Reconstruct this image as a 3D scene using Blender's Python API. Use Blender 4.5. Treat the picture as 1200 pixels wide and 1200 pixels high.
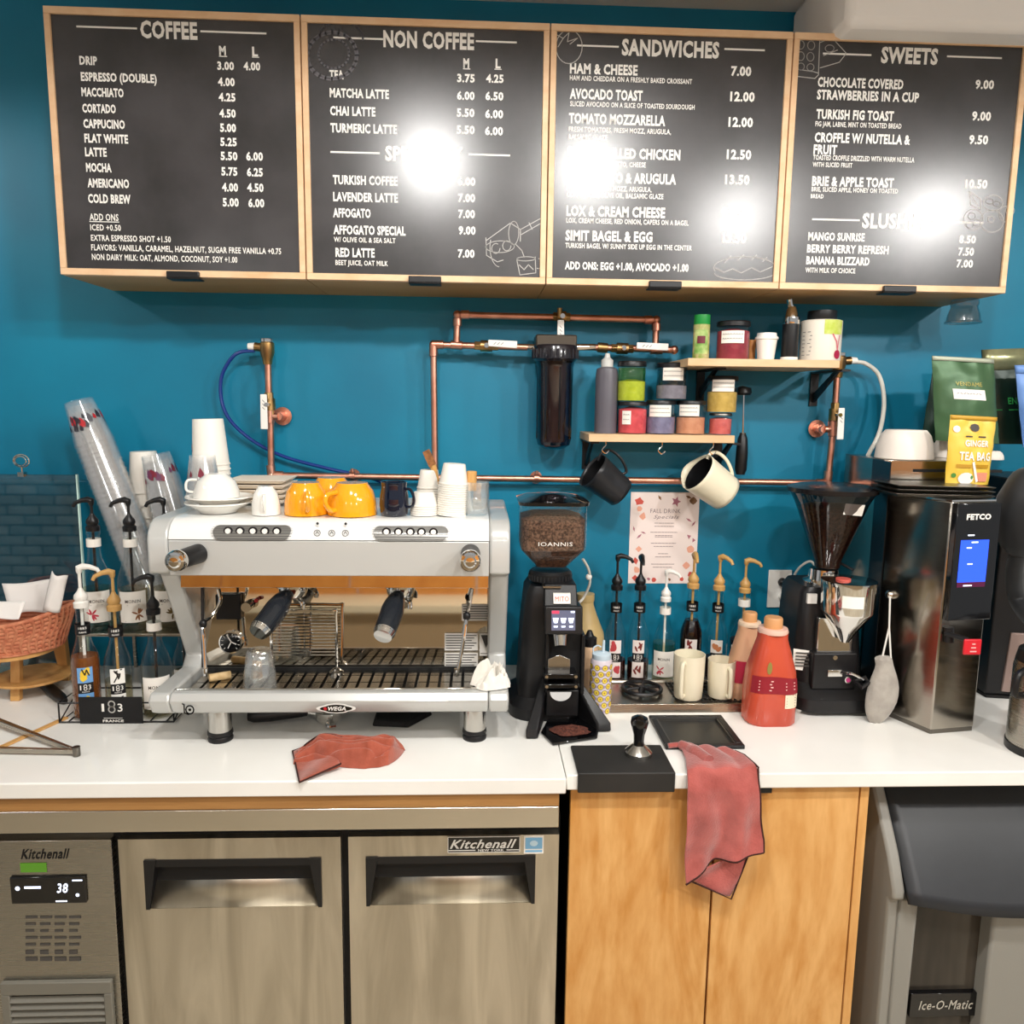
import bpy, bmesh, math, random
import numpy as np
from mathutils import Vector, Matrix
random.seed(7)
D = bpy.data; SC = bpy.context.scene; COL = SC.collection
for o in list(D.objects): D.objects.remove(o)

# ------------------------------------------------------------------ camera
FPX = 900.0
CAM = Vector((0, 0, 1.70))
def cam_axes(yaw, pitch, roll):
    cy, sy, cp, sp = math.cos(yaw), math.sin(yaw), math.cos(pitch), math.sin(pitch)
    F = Vector((sy*cp, cy*cp, -sp)); r = Vector((cy, -sy, 0)); u = r.cross(F)
    c, s = math.cos(roll), math.sin(roll)
    return c*r + s*u, -s*r + c*u, F
CR, CU, CF = cam_axes(math.radians(2.57), math.radians(8.05), math.radians(.75))
cd = D.cameras.new('camera'); cam = D.objects.new('camera', cd); COL.objects.link(cam)
m = Matrix((CR, CU, -CF)).transposed().to_4x4(); m.translation = CAM
cam.matrix_world = m
cd.sensor_fit = 'HORIZONTAL'; cd.sensor_width = 36; cd.lens = 36*FPX/1200; cd.clip_start = .02
SC.camera = cam

def ray(x, y): return CF + CR*((x-600)/FPX) - CU*((y-600)/FPX)
def at(x, y, Y):            # the point at depth Y (metres into the room) seen at this spot of the photo
    d = ray(x, y); return CAM + d*(Y/d.y)
def atz(x, y, Z=.91):       # the point at height Z
    d = ray(x, y); return CAM + d*((Z-CAM.z)/d.z)
def ext(px0, py0, px1, py1, Y):
    cx, cy = (px0+px1)/2, (py0+py1)/2
    return at(px0, cy, Y).x, at(px1, cy, Y).x, at(cx, py1, Y).z, at(cx, py0, Y).z
def mpp(p): return (Vector(p)-CAM).dot(CF)/FPX

# ------------------------------------------------------------------ light
w = D.worlds.new('world'); SC.world = w; w.use_nodes = True
bg = w.node_tree.nodes['Background']; bg.inputs[0].default_value = (.97, .985, 1, 1); bg.inputs[1].default_value = .42
SC.view_settings.view_transform = 'Standard'; SC.view_settings.look = 'None'
SC.view_settings.gamma = 1; SC.view_settings.use_curve_mapping = False
SC.view_settings.exposure = -0.12
SC.cycles.transparent_max_bounces = 40

WALL = 2.28; CEIL = 2.79; TOP = .91
LAMPS = [(-.21, .51, 1), (.48, .46, 1), (1.41, -.34, 1.5), (2.39, -.15, 1.6), (-2.3, .8, .45), (-2.2, -3.4, 1), (.2, -3.6, 1), (2.6, -3.4, 1)]  # far left and rear lamps are added out of view to brighten the bar
for i, (x, y, s) in enumerate(LAMPS):
    ld = D.lights.new('downlight_bulb', 'SPOT'); ld.energy = 82*s; ld.shadow_soft_size = .07; ld.spot_size = math.radians(172); ld.spot_blend = .15
    ld.color = (1, .98, .95)
    lo = D.objects.new('downlight_bulb', ld); COL.objects.link(lo); lo.location = (x, y, CEIL-.045)

# ------------------------------------------------------------------ helpers: materials
def lin(c):
    if isinstance(c, str):
        c = [int(c[i:i+2], 16)/255 for i in (0, 2, 4)]
    return tuple((v/12.92 if v <= .04045 else ((v+.055)/1.055)**2.4) for v in c) + (1,)
MATS = {}
def mat(name, col, rough=.5, metal=0, spec=.5, trans=0, emit=None, estr=0, noise=None, bump=None, coat=0, ior=1.45, sheen=0, alpha=1):
    """noise=(scale, other colour, detail, stretch xyz)   bump=(scale, strength, stretch)"""
    if name in MATS: return MATS[name]
    m = D.materials.new(name); MATS[name] = m; m.use_nodes = True
    nt = m.node_tree; b = nt.nodes['Principled BSDF']; I = b.inputs
    I['Base Color'].default_value = lin(col); I['Roughness'].default_value = rough; I['Metallic'].default_value = metal
    I['Specular IOR Level'].default_value = spec; I['Transmission Weight'].default_value = trans; I['IOR'].default_value = ior
    I['Coat Weight'].default_value = coat; I['Sheen Weight'].default_value = sheen; I['Alpha'].default_value = alpha
    if emit: I['Emission Color'].default_value = lin(emit); I['Emission Strength'].default_value = estr
    tc = nt.nodes.new('ShaderNodeTexCoord')
    def nz(scale, detail, st):
        mp = nt.nodes.new('ShaderNodeMapping'); mp.inputs['Scale'].default_value = st
        n = nt.nodes.new('ShaderNodeTexNoise'); n.inputs['Scale'].default_value = scale; n.inputs['Detail'].default_value = detail
        nt.links.new(tc.outputs['Object'], mp.inputs[0]); nt.links.new(mp.outputs[0], n.inputs['Vector']); return n
    if noise:
        n = nz(noise[0], noise[2] if len(noise) > 2 else 4, noise[3] if len(noise) > 3 else (1, 1, 1))
        r = nt.nodes.new('ShaderNodeValToRGB'); r.color_ramp.elements[0].position = .36; r.color_ramp.elements[1].position = .66
        r.color_ramp.elements[0].color = lin(col); r.color_ramp.elements[1].color = lin(noise[1])
        nt.links.new(n.outputs['Fac'], r.inputs[0]); nt.links.new(r.outputs[0], I['Base Color'])
    if bump:
        n = nz(bump[0], 4, bump[2] if len(bump) > 2 else (1, 1, 1)); bp = nt.nodes.new('ShaderNodeBump')
        bp.inputs['Strength'].default_value = bump[1]; bp.inputs['Distance'].default_value = .002
        nt.links.new(n.outputs['Fac'], bp.inputs['Height']); nt.links.new(bp.outputs[0], I['Normal'])
    return m
def clear(name, col=(1, 1, 1), ref=.06, rough=.03, milk=0):
    """thin clear plastic or glass: see-through with a Fresnel sheen, milk adds a cloudy white share"""
    if name in MATS: return MATS[name]
    m = D.materials.new(name); MATS[name] = m; m.use_nodes = True; nt = m.node_tree; nt.nodes.clear()
    o = nt.nodes.new('ShaderNodeOutputMaterial'); mx = nt.nodes.new('ShaderNodeMixShader')
    t = nt.nodes.new('ShaderNodeBsdfTransparent'); t.inputs[0].default_value = lin(col)
    g = nt.nodes.new('ShaderNodeBsdfGlossy'); g.inputs['Roughness'].default_value = rough; g.inputs[0].default_value = (1, 1, 1, 1)
    lw = nt.nodes.new('ShaderNodeLayerWeight'); lw.inputs[0].default_value = .5; fr = nt.nodes.new('ShaderNodeMath'); fr.operation = 'POWER'; fr.inputs[1].default_value = 3.2; nt.links.new(lw.outputs['Facing'], fr.inputs[0])
    mt = nt.nodes.new('ShaderNodeMath'); mt.operation = 'MULTIPLY_ADD'; mt.inputs[1].default_value = .6; mt.inputs[2].default_value = ref*.5; mt.use_clamp = True
    nt.links.new(fr.outputs[0], mt.inputs[0]); nt.links.new(mt.outputs[0], mx.inputs[0])
    base = t
    if milk:
        d = nt.nodes.new('ShaderNodeBsdfDiffuse'); d.inputs[0].default_value = (.93, .93, .92, 1); m2 = nt.nodes.new('ShaderNodeMixShader'); m2.inputs[0].default_value = milk
        nt.links.new(t.outputs[0], m2.inputs[1]); nt.links.new(d.outputs[0], m2.inputs[2]); base = m2
    nt.links.new(base.outputs[0], mx.inputs[1]); nt.links.new(g.outputs[0], mx.inputs[2]); nt.links.new(mx.outputs[0], o.inputs[0])
    return m
def wood(name, c1, c2, scale=6, st=(1, 1, .12), rough=.45, dist=2.5):
    if name in MATS: return MATS[name]
    m = mat(name, c1, rough); nt = m.node_tree; b = nt.nodes['Principled BSDF']
    tc = nt.nodes.new('ShaderNodeTexCoord'); mp = nt.nodes.new('ShaderNodeMapping'); mp.inputs['Scale'].default_value = st
    n = nt.nodes.new('ShaderNodeTexNoise'); n.inputs['Scale'].default_value = scale; n.inputs['Detail'].default_value = 8; n.inputs['Distortion'].default_value = dist
    n2 = nt.nodes.new('ShaderNodeTexNoise'); n2.inputs['Scale'].default_value = scale*14; n2.inputs['Detail'].default_value = 3
    mx = nt.nodes.new('ShaderNodeMix'); mx.data_type = 'FLOAT'; mx.inputs[0].default_value = .25
    r = nt.nodes.new('ShaderNodeValToRGB'); r.color_ramp.elements[0].position = .3; r.color_ramp.elements[1].position = .7
    r.color_ramp.elements[0].color = lin(c1); r.color_ramp.elements[1].color = lin(c2)
    nt.links.new(tc.outputs['Object'], mp.inputs[0]); nt.links.new(mp.outputs[0], n.inputs['Vector']); nt.links.new(mp.outputs[0], n2.inputs['Vector'])
    nt.links.new(n.outputs['Fac'], mx.inputs[2]); nt.links.new(n2.outputs['Fac'], mx.inputs[3])
    nt.links.new(mx.outputs[0], r.inputs[0]); nt.links.new(r.outputs[0], b.inputs['Base Color'])
    return m
def steel(name, col='b9b6ae', rough=.28, st=(1, 1, 60), aniso=0, patchy=False):
    if name in MATS: return MATS[name]
    m = mat(name, col, rough, 1); nt = m.node_tree; b = nt.nodes['Principled BSDF']
    tc = nt.nodes.new('ShaderNodeTexCoord'); mp = nt.nodes.new('ShaderNodeMapping'); mp.inputs['Scale'].default_value = st
    n = nt.nodes.new('ShaderNodeTexNoise'); n.inputs['Scale'].default_value = 8; n.inputs['Detail'].default_value = 5
    r = nt.nodes.new('ShaderNodeMapRange'); r.inputs[3].default_value = rough*.75; r.inputs[4].default_value = rough*1.35
    bp = nt.nodes.new('ShaderNodeBump'); bp.inputs['Strength'].default_value = .06; bp.inputs['Distance'].default_value = .001
    nt.links.new(tc.outputs['Object'], mp.inputs[0]); nt.links.new(mp.outputs[0], n.inputs['Vector'])
    nt.links.new(n.outputs['Fac'], r.inputs[0]); nt.links.new(r.outputs[0], b.inputs['Roughness'])
    nt.links.new(n.outputs['Fac'], bp.inputs['Height']); nt.links.new(bp.outputs[0], b.inputs['Normal'])
    if patchy:
        n2 = nt.nodes.new('ShaderNodeTexNoise'); n2.inputs['Scale'].default_value = 3.2; n2.inputs['Detail'].default_value = 5; n2.inputs['Distortion'].default_value = 1.2
        mp2 = nt.nodes.new('ShaderNodeMapping'); mp2.inputs['Scale'].default_value = (3.6, 1, .5)
        rr = nt.nodes.new('ShaderNodeValToRGB'); rr.color_ramp.elements[0].position = .35; rr.color_ramp.elements[1].position = .68
        rr.color_ramp.elements[0].color = lin(col); rr.color_ramp.elements[1].color = lin(patchy)
        nt.links.new(tc.outputs['Object'], mp2.inputs[0]); nt.links.new(mp2.outputs[0], n2.inputs['Vector'])
        nt.links.new(n2.outputs['Fac'], rr.inputs[0]); nt.links.new(rr.outputs[0], b.inputs['Base Color'])
    return m

TEAL = mat('teal_paint', '08708f', .42, noise=(2.2, '067f9f', 5), bump=(60, .12))
CEILM = mat('ceiling_paint', 'fbf9f7', .8, bump=(90, .1))
QUARTZ = mat('white_quartz', 'f4f3ee', .16, noise=(3, 'eceae4', 3))
CHALK = mat('chalkboard_print', '2c2b2c', .25, spec=.8, noise=(5, '403e40', 8))
CHALKW = mat('white_print', 'efece6', .45)
CHALKF = mat('faint_chalk_print', '67656a', .3)
OAK = wood('light_oak_trim', 'f2d0aa', 'ddb083', 5, (.6, 1, 1))
OAKU = wood('pale_shelf_wood', 'e6c9a3', 'd0a878', 5, (.2, 1, 1))
PLY = wood('maple_plywood', 'c4853c', 'e8b674', 4.5, (1, 1, .26), .38, 5)
PLYB = wood('birch_edge', 'b98a52', '94683a', 5, (.12, 1, 1.6))
BAM = wood('bamboo', 'd8a868', 'c48f50', 12, (1, 1, .2))
COPPER = mat('copper', 'e6ab94', .36, 1, noise=(20, 'cf8d76', 4))
BRASS = mat('brass', 'b9945e', .35, 1, noise=(25, '8f7350', 4))
CHROME = mat('chrome', 'e6e4e0', .07, 1)
MIRROR = mat('mirror_steel', 'd8cfc0', .04, 1)
SS = steel('brushed_steel', 'b4ac9f', .27, (1, 1, 60))
SSV = steel('brushed_steel_door', 'bdb6a8', .33, (60, 1, 1), patchy='e2dccf')
SSD = steel('dark_steel', '77736c', .3)
BLK = mat('black_plastic', '141416', .38)
BLKM = mat('black_matte', '101011', .7)
BLKG = mat('black_gloss', '0a0a0c', .12, coat=.5)
RUB = mat('black_rubber', '1b1b1a', .6, noise=(6, '2a2826', 5))
WPL = mat('white_plastic', 'efece5', .35)
WCER = mat('white_ceramic', 'f1eee6', .15, coat=.4)
CREAM = mat('cream_enamel', 'efe6cb', .3, coat=.2)
PAPER = mat('white_paper', 'f4efe6', .7)
WMACH = mat('white_machine_paint', 'e9e9e6', .22, coat=.5)
GMACH = mat('silver_machine_paint', 'c4c5c2', .3, metal=.2, coat=.3)
YEL = mat('orange_glaze', 'f5a51e', .12, coat=.6)
NAVY = mat('navy_glaze', '0a1124', .06, coat=.8)
GLASS = clear('clear_glass', (.97, .98, .98), .07, .02)
PLAST = clear('clear_cup_plastic', (.99, .99, .99), .10, .12, milk=.07)
FACET = clear('faceted_glass', (.97, .98, .98), .35, .04, milk=.10)
TAN = mat('tan_pump_plastic', 'c59a5c', .4)
AMBER = mat('amber_syrup', '9c5a2a', .15, trans=.5)
DSYR = mat('dark_syrup', '2a0f0a', .15)
LSYR = clear('pale_syrup', (.93, .9, .82), .04, .05)
BLUEP = mat('blue_tube', '16357f', .25, coat=.3)
GREYP = mat('light_grey_tube', 'cfccc2', .4)
BEAN = mat('roasted_beans', '3a2016', .45, noise=(150, '6e4630', 3), bump=(150, .9))
BEANL = mat('light_roast_beans', '7a5844', .45, noise=(150, 'a98268', 3), bump=(150, .9))

# ------------------------------------------------------------------ helpers: meshes
class MB:
    def __init__(s): s.v = []; s.f = []
    def add(s, vs, fs):
        o = len(s.v); s.v += [tuple(v) for v in vs]; s.f += [tuple(i+o for i in f) for f in fs]; return s
    def box(s, x0, x1, y0, y1, z0, z1):
        return s.hexa([(x0, y0, z0), (x1, y0, z0), (x1, y1, z0), (x0, y1, z0), (x0, y0, z1), (x1, y0, z1), (x1, y1, z1), (x0, y1, z1)])
    def hexa(s, p):
        return s.add(p, [(3, 2, 1, 0), (4, 5, 6, 7), (0, 1, 5, 4), (1, 2, 6, 5), (2, 3, 7, 6), (3, 0, 4, 7)])
    def prism(s, poly, ax, a, b):
        n = len(poly)
        def P(p, t): return {'x': (t, p[0], p[1]), 'y': (p[0], t, p[1]), 'z': (p[0], p[1], t)}[ax]
        return s.add([P(p, a) for p in poly] + [P(p, b) for p in poly],
                     [tuple(range(n))[::-1], tuple(range(n, 2*n))] + [(i, (i+1) % n, n+(i+1) % n, n+i) for i in range(n)])
    def lathe(s, prof, n=24, M=None, a0=0, a1=math.tau):
        full = abs(a1-a0-math.tau) < 1e-6; k = n if full else n+1; vs = []; fs = []
        for r, z in prof:
            for i in range(k):
                a = a0+(a1-a0)*i/n; p = Vector((r*math.cos(a), r*math.sin(a), z)); vs.append(M @ p if M else p)
        for j in range(len(prof)-1):
            for i in range(n if full else n):
                i2 = (i+1) % k
                fs.append((j*k+i, j*k+i2, (j+1)*k+i2, (j+1)*k+i))
        return s.add(vs, fs)
    def cyl(s, p0, p1, r0, r1=None, n=20, caps=True):
        r1 = r0 if r1 is None else r1; p0 = Vector(p0); p1 = Vector(p1); d = p1-p0
        M = Matrix.Translation(p0) @ d.to_track_quat('Z', 'Y').to_matrix().to_4x4(); L = d.length
        pr = [(r0, 0), (r1, L)]
        if caps: pr = [(0.0001, 0)] + pr + [(0.0001, L)]
        return s.lathe(pr, n, M)
    def tube(s, pts, r, n=10, closed=False):
        pts = [Vector(p) for p in pts]; k = len(pts); rs = r if isinstance(r, (list, tuple)) else [r]*k
        vs = []; fs = []; up = None
        for i in range(k):
            a = pts[(i-1) % k] if (i > 0 or closed) else pts[i]; b = pts[(i+1) % k] if (i < k-1 or closed) else pts[i]
            t = (b-a).normalized()
            if up is None: up = t.orthogonal().normalized()
            up = (up - t*up.dot(t)); up = up.normalized() if up.length > 1e-6 else t.orthogonal().normalized()
            sd = t.cross(up)
            for j in range(n):
                an = math.tau*j/n; vs.append(pts[i] + (up*math.cos(an)+sd*math.sin(an))*rs[i])
        for i in range(k if closed else k-1):
            i2 = (i+1) % k
            for j in range(n): fs.append((i*n+j, i*n+(j+1) % n, i2*n+(j+1) % n, i2*n+j))
        if not closed: fs += [tuple(range(n))[::-1], tuple(range((k-1)*n, k*n))]
        return s.add(vs, fs)
    def ball(s, c, rx, ry=None, rz=None, n=16, m=10):
        ry = ry or rx; rz = rz or rx; c = Vector(c)
        pr = [(max(math.sin(math.pi*j/m), .001), -math.cos(math.pi*j/m)) for j in range(m+1)]
        return s.lathe(pr, n, Matrix.Translation(c) @ Matrix.Diagonal((rx, ry, rz, 1)))
    def grid(s, fn, nu, nv, wrap=False):
        k = nu if wrap else nu+1
        vs = [fn(i/nu, j/nv) for j in range(nv+1) for i in range(k)]
        return s.add(vs, [(j*k+i, j*k+(i+1) % k, (j+1)*k+(i+1) % k, (j+1)*k+i) for j in range(nv) for i in range(nu)])
    def build(s, name, m, parent=None, world=True, bevel=0, solid=0, sub=0, sharp=35, kind=None, label=None, seg=2):
        me = D.meshes.new(name); vs = s.v
        if parent is not None and world:
            o = parent; off = Vector((0, 0, 0))
            while o: off += o.location; o = o.parent
            vs = [(v[0]-off.x, v[1]-off.y, v[2]-off.z) for v in vs]
        me.from_pydata([tuple(v) for v in vs], [], s.f); me.validate(); me.materials.append(m)
        bm = bmesh.new(); bm.from_mesh(me); bmesh.ops.recalc_face_normals(bm, faces=bm.faces)
        for f in bm.faces: f.smooth = True
        bm.to_mesh(me); bm.free(); me.set_sharp_from_angle(angle=math.radians(sharp))
        ob = D.objects.new(name, me); COL.objects.link(ob); ob.parent = parent
        if solid: md = ob.modifiers.new('s', 'SOLIDIFY'); md.thickness = solid; md.offset = 0
        if sub: md = ob.modifiers.new('d', 'SUBSURF'); md.levels = md.render_levels = sub
        if bevel: md = ob.modifiers.new('b', 'BEVEL'); md.width = bevel; md.segments = seg; md.limit_method = 'ANGLE'; md.angle_limit = math.radians(40)
        if kind: ob['kind'] = kind
        if label: ob['label'] = label
        return ob
def recenter(o, loc):       # moves an object's origin without moving its shape
    loc = Vector(loc); o.data.transform(Matrix.Translation(o.location-loc)); o.location = loc; return o
def thing(name, label, cat, loc=(0, 0, 0), group=None, rz=0):
    o = D.objects.new(name, None); COL.objects.link(o); o.location = loc; o.rotation_euler.z = rz; o.empty_display_size = .02
    return tag(o, label, cat, group)
def tag(o, label=None, cat=None, group=None, kind=None):
    if label: o['label'] = label
    if cat: o['category'] = cat
    if group: o['group'] = group
    if kind: o['kind'] = kind
    return o
def kids(o): return [c for c in D.objects if c.parent == o]
def clone(o, loc=None, rot=None, label=None, group=None, parent=None):
    c = o.copy(); COL.objects.link(c); c.parent = parent
    if loc is not None: c.location = loc
    if rot is not None: c.rotation_euler = rot
    if label: c['label'] = label
    if group: c['group'] = group
    for k in kids(o): clone(k, parent=c)
    return c
def rbox(x0, x1, y0, y1, z0, z1): return MB().box(x0, x1, y0, y1, z0, z1)
def smooth_path(pts, n=8, closed=False):
    pts = [Vector(p) for p in pts]; out = []; k = len(pts)
    for i in range(k if closed else k-1):
        p0 = pts[(i-1) % k] if (i > 0 or closed) else pts[i]; p1 = pts[i]; p2 = pts[(i+1) % k]
        p3 = pts[(i+2) % k] if (i < k-2 or closed) else pts[(i+1) % k]
        for j in range(n):
            t = j/n
            out.append(.5*((2*p1)+(p2-p0)*t+(2*p0-5*p1+4*p2-p3)*t*t+(3*p1-p0-3*p2+p3)*t**3))
    if not closed: out.append(pts[-1])
    return out
# lettering -----------------------------------------------------------
TC = {}
def glyphs(s, bold=.03, shear=0):
    key = (s, bold, shear)
    if key in TC: return TC[key]
    cu = D.curves.new('t', 'FONT'); cu.body = s; cu.offset = bold; cu.resolution_u = 2; cu.shear = shear; cu.space_character = 1.08
    ob = D.objects.new('t', cu); COL.objects.link(ob)
    dg = bpy.context.evaluated_depsgraph_get(); me = D.meshes.new_from_object(ob.evaluated_get(dg))
    vs = [(v.co.x, v.co.y) for v in me.vertices]; fs = [tuple(p.vertices) for p in me.polygons]
    D.objects.remove(ob); D.curves.remove(cu); D.meshes.remove(me)
    x0 = min(v[0] for v in vs); x1 = max(v[0] for v in vs)
    TC[key] = ([((x-x0)/(x1-x0), y/.73) for x, y in vs], fs); return TC[key]
def write(mb, s, fn, u0, v0, wd, ht, bold=.03, shear=0):
    vs, fs = glyphs(s, bold, shear)
    mb.add([fn(u0+x*wd, v0+y*ht) for x, y in vs], fs)
def plane_fn(o, ux, vx): o = Vector(o); ux = Vector(ux); vx = Vector(vx); return lambda u, v: o+ux*u+vx*v
def flat(Y): return lambda x, z: (x, Y, z)
def cyl_fn(cx, cy, R, a0=None):
    if a0 is None: a0 = math.atan2(-cy, -cx) if cy else -math.pi/2
    return lambda u, v: (cx+R*math.cos(a0+u/R), cy+R*math.sin(a0+u/R), v)
def patch(mb, fn, u0, u1, v0, v1, nu=8, nv=1): mb.grid(lambda a, b: fn(u0+(u1-u0)*a, v0+(v1-v0)*b), nu, nv)
def blob(mb, fn, u, v, r, n=8, sx=1, sy=1, rot=0, jag=0):
    pts = []
    for i in range(n):
        a = math.tau*i/n; rr = r*(1-jag*(i % 2)); x = rr*math.cos(a)*sx; y = rr*math.sin(a)*sy
        pts.append(fn(u+x*math.cos(rot)-y*math.sin(rot), v+x*math.sin(rot)+y*math.cos(rot)))
    mb.add(pts, [tuple(range(n))])
def stroke(mb, fn, pts, w):
    P = [Vector((p[0], p[1])) for p in pts]
    for a, b in zip(P, P[1:]):
        d = b-a
        if d.length < 1e-9: continue
        n = Vector((-d.y, d.x)).normalized()*w/2; e = d.normalized()*w*.3
        a2 = a-e; b2 = b+e
        mb.add([fn(*(a2+n)), fn(*(a2-n)), fn(*(b2-n)), fn(*(b2+n))], [(0, 1, 2, 3)])
def arc(cx, cy, rx, ry, a0=0, a1=360, n=24):
    return [(cx+rx*math.cos(math.radians(a0+(a1-a0)*i/n)), cy+ry*math.sin(math.radians(a0+(a1-a0)*i/n))) for i in range(n+1)]
exec_sections = None

# ================================================================== SETTING
rbox(-4.2, 4.2, WALL, WALL+.12, 0, CEIL).build('wall_back', TEAL, kind='structure')
rbox(-4.2, 4.2, -5.2, WALL+.12, CEIL, CEIL+.1).build('ceiling', CEILM, kind='structure')
FLOORM = mat('floor_tiles', 'c9beab', .35, noise=(2, 'b3a791', 5))
rbox(-4.2, 4.2, -5.2, WALL+.12, -.1, 0).build('floor', FLOORM, kind='structure')
# white boxed soffit above the right-hand board
rbox(.865, 4.2, 1.925, WALL, 2.598, CEIL).build('trim_1', CEILM, kind='structure', bevel=.02)
# backsplash panel and its ledge
zl = at(770, 569, 2.255).z
rbox(-4.2, 4.2, 2.255, WALL, TOP-.035, zl).build('trim_2', TEAL, kind='structure', bevel=.003)
# behind the photographer: service counter and cupboards that show up in the polished steel
REARW = wood('orange_cupboard_wood', 'c07a34', 'd8954a', 4, (1, 1, .3))
t = thing('service_counter', 'long service counter with beige top and orange wooden back panels, opposite the bar', 'counter', (-.2, -1.0, 0))
for i in range(6): rbox(-2.4+i*.8, -1.61+i*.8, -1.38, -1.35, .96, 1.5).build('back_panel', REARW, t)
rbox(-2.4, 2.4, -1.3, -.58, 0, .92).build('body', mat('counter_front', 'b09a7c', .5), t)
rbox(-2.45, 2.45, -1.35, -.54, .92, .96).build('worktop', mat('beige_top', 'e6dcc4', .4), t)
# round recessed lamps; the far left and rear ones are added, unseen fill
proto = None
for i, (x, y, s) in enumerate(LAMPS):
    lab = 'round recessed ceiling downlight, mirrored in the %s' % ['COFFEE and NON COFFEE boards', 'left of the SANDWICHES board', 'right of the SANDWICHES board', 'SWEETS board'][i] if i in (1, 2, 3) else \
        ['round recessed ceiling downlight mirrored in the SPECIALTY heading', '', '', '', 'added unseen round ceiling downlight above the far left end of the bar', 'added unseen rear left round ceiling downlight', 'added unseen rear middle round ceiling downlight', 'added unseen rear right round ceiling downlight'][i]
    if not proto:
        proto = thing('ceiling_downlight', lab, 'light', (x, y, CEIL), 'recessed ceiling downlights')
        MB().lathe([(.075, -.004), (.1, -.004), (.1, .0), (.075, 0)], 32).build('trim_ring', WPL, proto, world=False)
        MB().lathe([(.0001, -.034), (.03, -.031), (.055, -.021), (.070, -.008), (.075, 0)], 32).build('lens', mat('lamp_lens', 'ffffff', .3, emit='fffaf2', estr=30), proto, world=False)
    else: clone(proto, (x, y, CEIL), label=lab)

# ================================================================== WORKTOPS
xs = at(664, 930, 1.53).x
yF = 1.533
c1 = rbox(-2.6, xs-.001, yF, 2.255, TOP-.035, TOP).build('countertop', QUARTZ, bevel=.003)
tag(c1, 'long white stone worktop under the espresso machine', 'countertop')
yF = 1.549
tag(rbox(xs+.001, 2.8, yF, 2.255, TOP-.035, TOP).build('countertop', QUARTZ, bevel=.003), 'white stone worktop right of the seam, under the sink and right grinder', 'countertop')

# ================================================================== MENU BOARDS
YB = 2.0; BW = .60; BX0 = -1.032; BZ0 = 2.0; BZ1 = 2.612
def homog(src, dst):
    A = []; b = []
    for (x, y), (u, v) in zip(src, dst):
        A.append([x, y, 1, 0, 0, 0, -u*x, -u*y]); b.append(u); A.append([0, 0, 0, x, y, 1, -v*x, -v*y]); b.append(v)
    h = np.linalg.solve(np.array(A, float), np.array(b, float)); return lambda x, y: ((h[0]*x+h[1]*y+h[2])/(h[6]*x+h[7]*y+1), (h[3]*x+h[4]*y+h[5])/(h[6]*x+h[7]*y+1))
QUADS = [((45, 5), (349, 15), (358, 325), (72, 317)), ((351, 15), (644, 29), (643, 336), (359, 325)),
         ((648, 29), (933, 43), (915, 343), (643.5, 336)), ((938, 43), (1203, 59), (1178, 349), (917, 343))]
TXT = []
TXT.append(dict(name='COFFEE', T=[("COFFEE",160,41,228,20),("M",253,62,261,11),("L",292,63,299,11),("DRIP",89,73,110,10),("3.00",251,79,271,9.5),("4.00",282,79.5,302,9.5),
 ("ESPRESSO (DOUBLE)",91,92,181,10),("4.00",252,98,272,9.5),("MACCHIATO",92,110,142,10),("4.25",253,116,273,9.5),("CORTADO",93.5,129,133,10),("4.50",254,135,273.5,9.5),
 ("CAPPUCINO",95,147,144,10),("5.00",255,152,274,9.5),("FLAT WHITE",96.5,164,148,10),("5.25",255.5,168.5,275,9.5),("LATTE",97.5,180,123,10),("5.50",256,185,276,9.5),("6.00",286,185.5,306,9.5),
 ("MOCHA",99,198,129,10),("5.75",257,203,276,9.5),("6.25",287,204,306,9.5),("AMERICANO",101,216,150,10),("4.00",258,221.5,277,9.5),("4.50",287.5,222,307,9.5),
 ("COLD BREW",102,234,152,10),("5.00",259,239,278,9.5),("6.00",289,240,308,9.5),("ADD ONS",104,254.5,138,8),("ICED +0.50",105,266,141,7),("EXTRA ESPRESSO SHOT +1.50",106,278,200,7),
 ("FLAVORS: VANILLA, CARAMEL, HAZELNUT, SUGAR FREE VANILLA +0.75",106.5,289,331,7),("NON DAIRY MILK: OAT, ALMOND, COCONUT, SOY +1.00",107.5,300,279,7)],
 L=[((85,28.5),(155,31)),((231,34),(308,38)),((253,63.5),(262,64)),((292,64.5),(300,65)),((104,256),(138,256.5))]))
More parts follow.
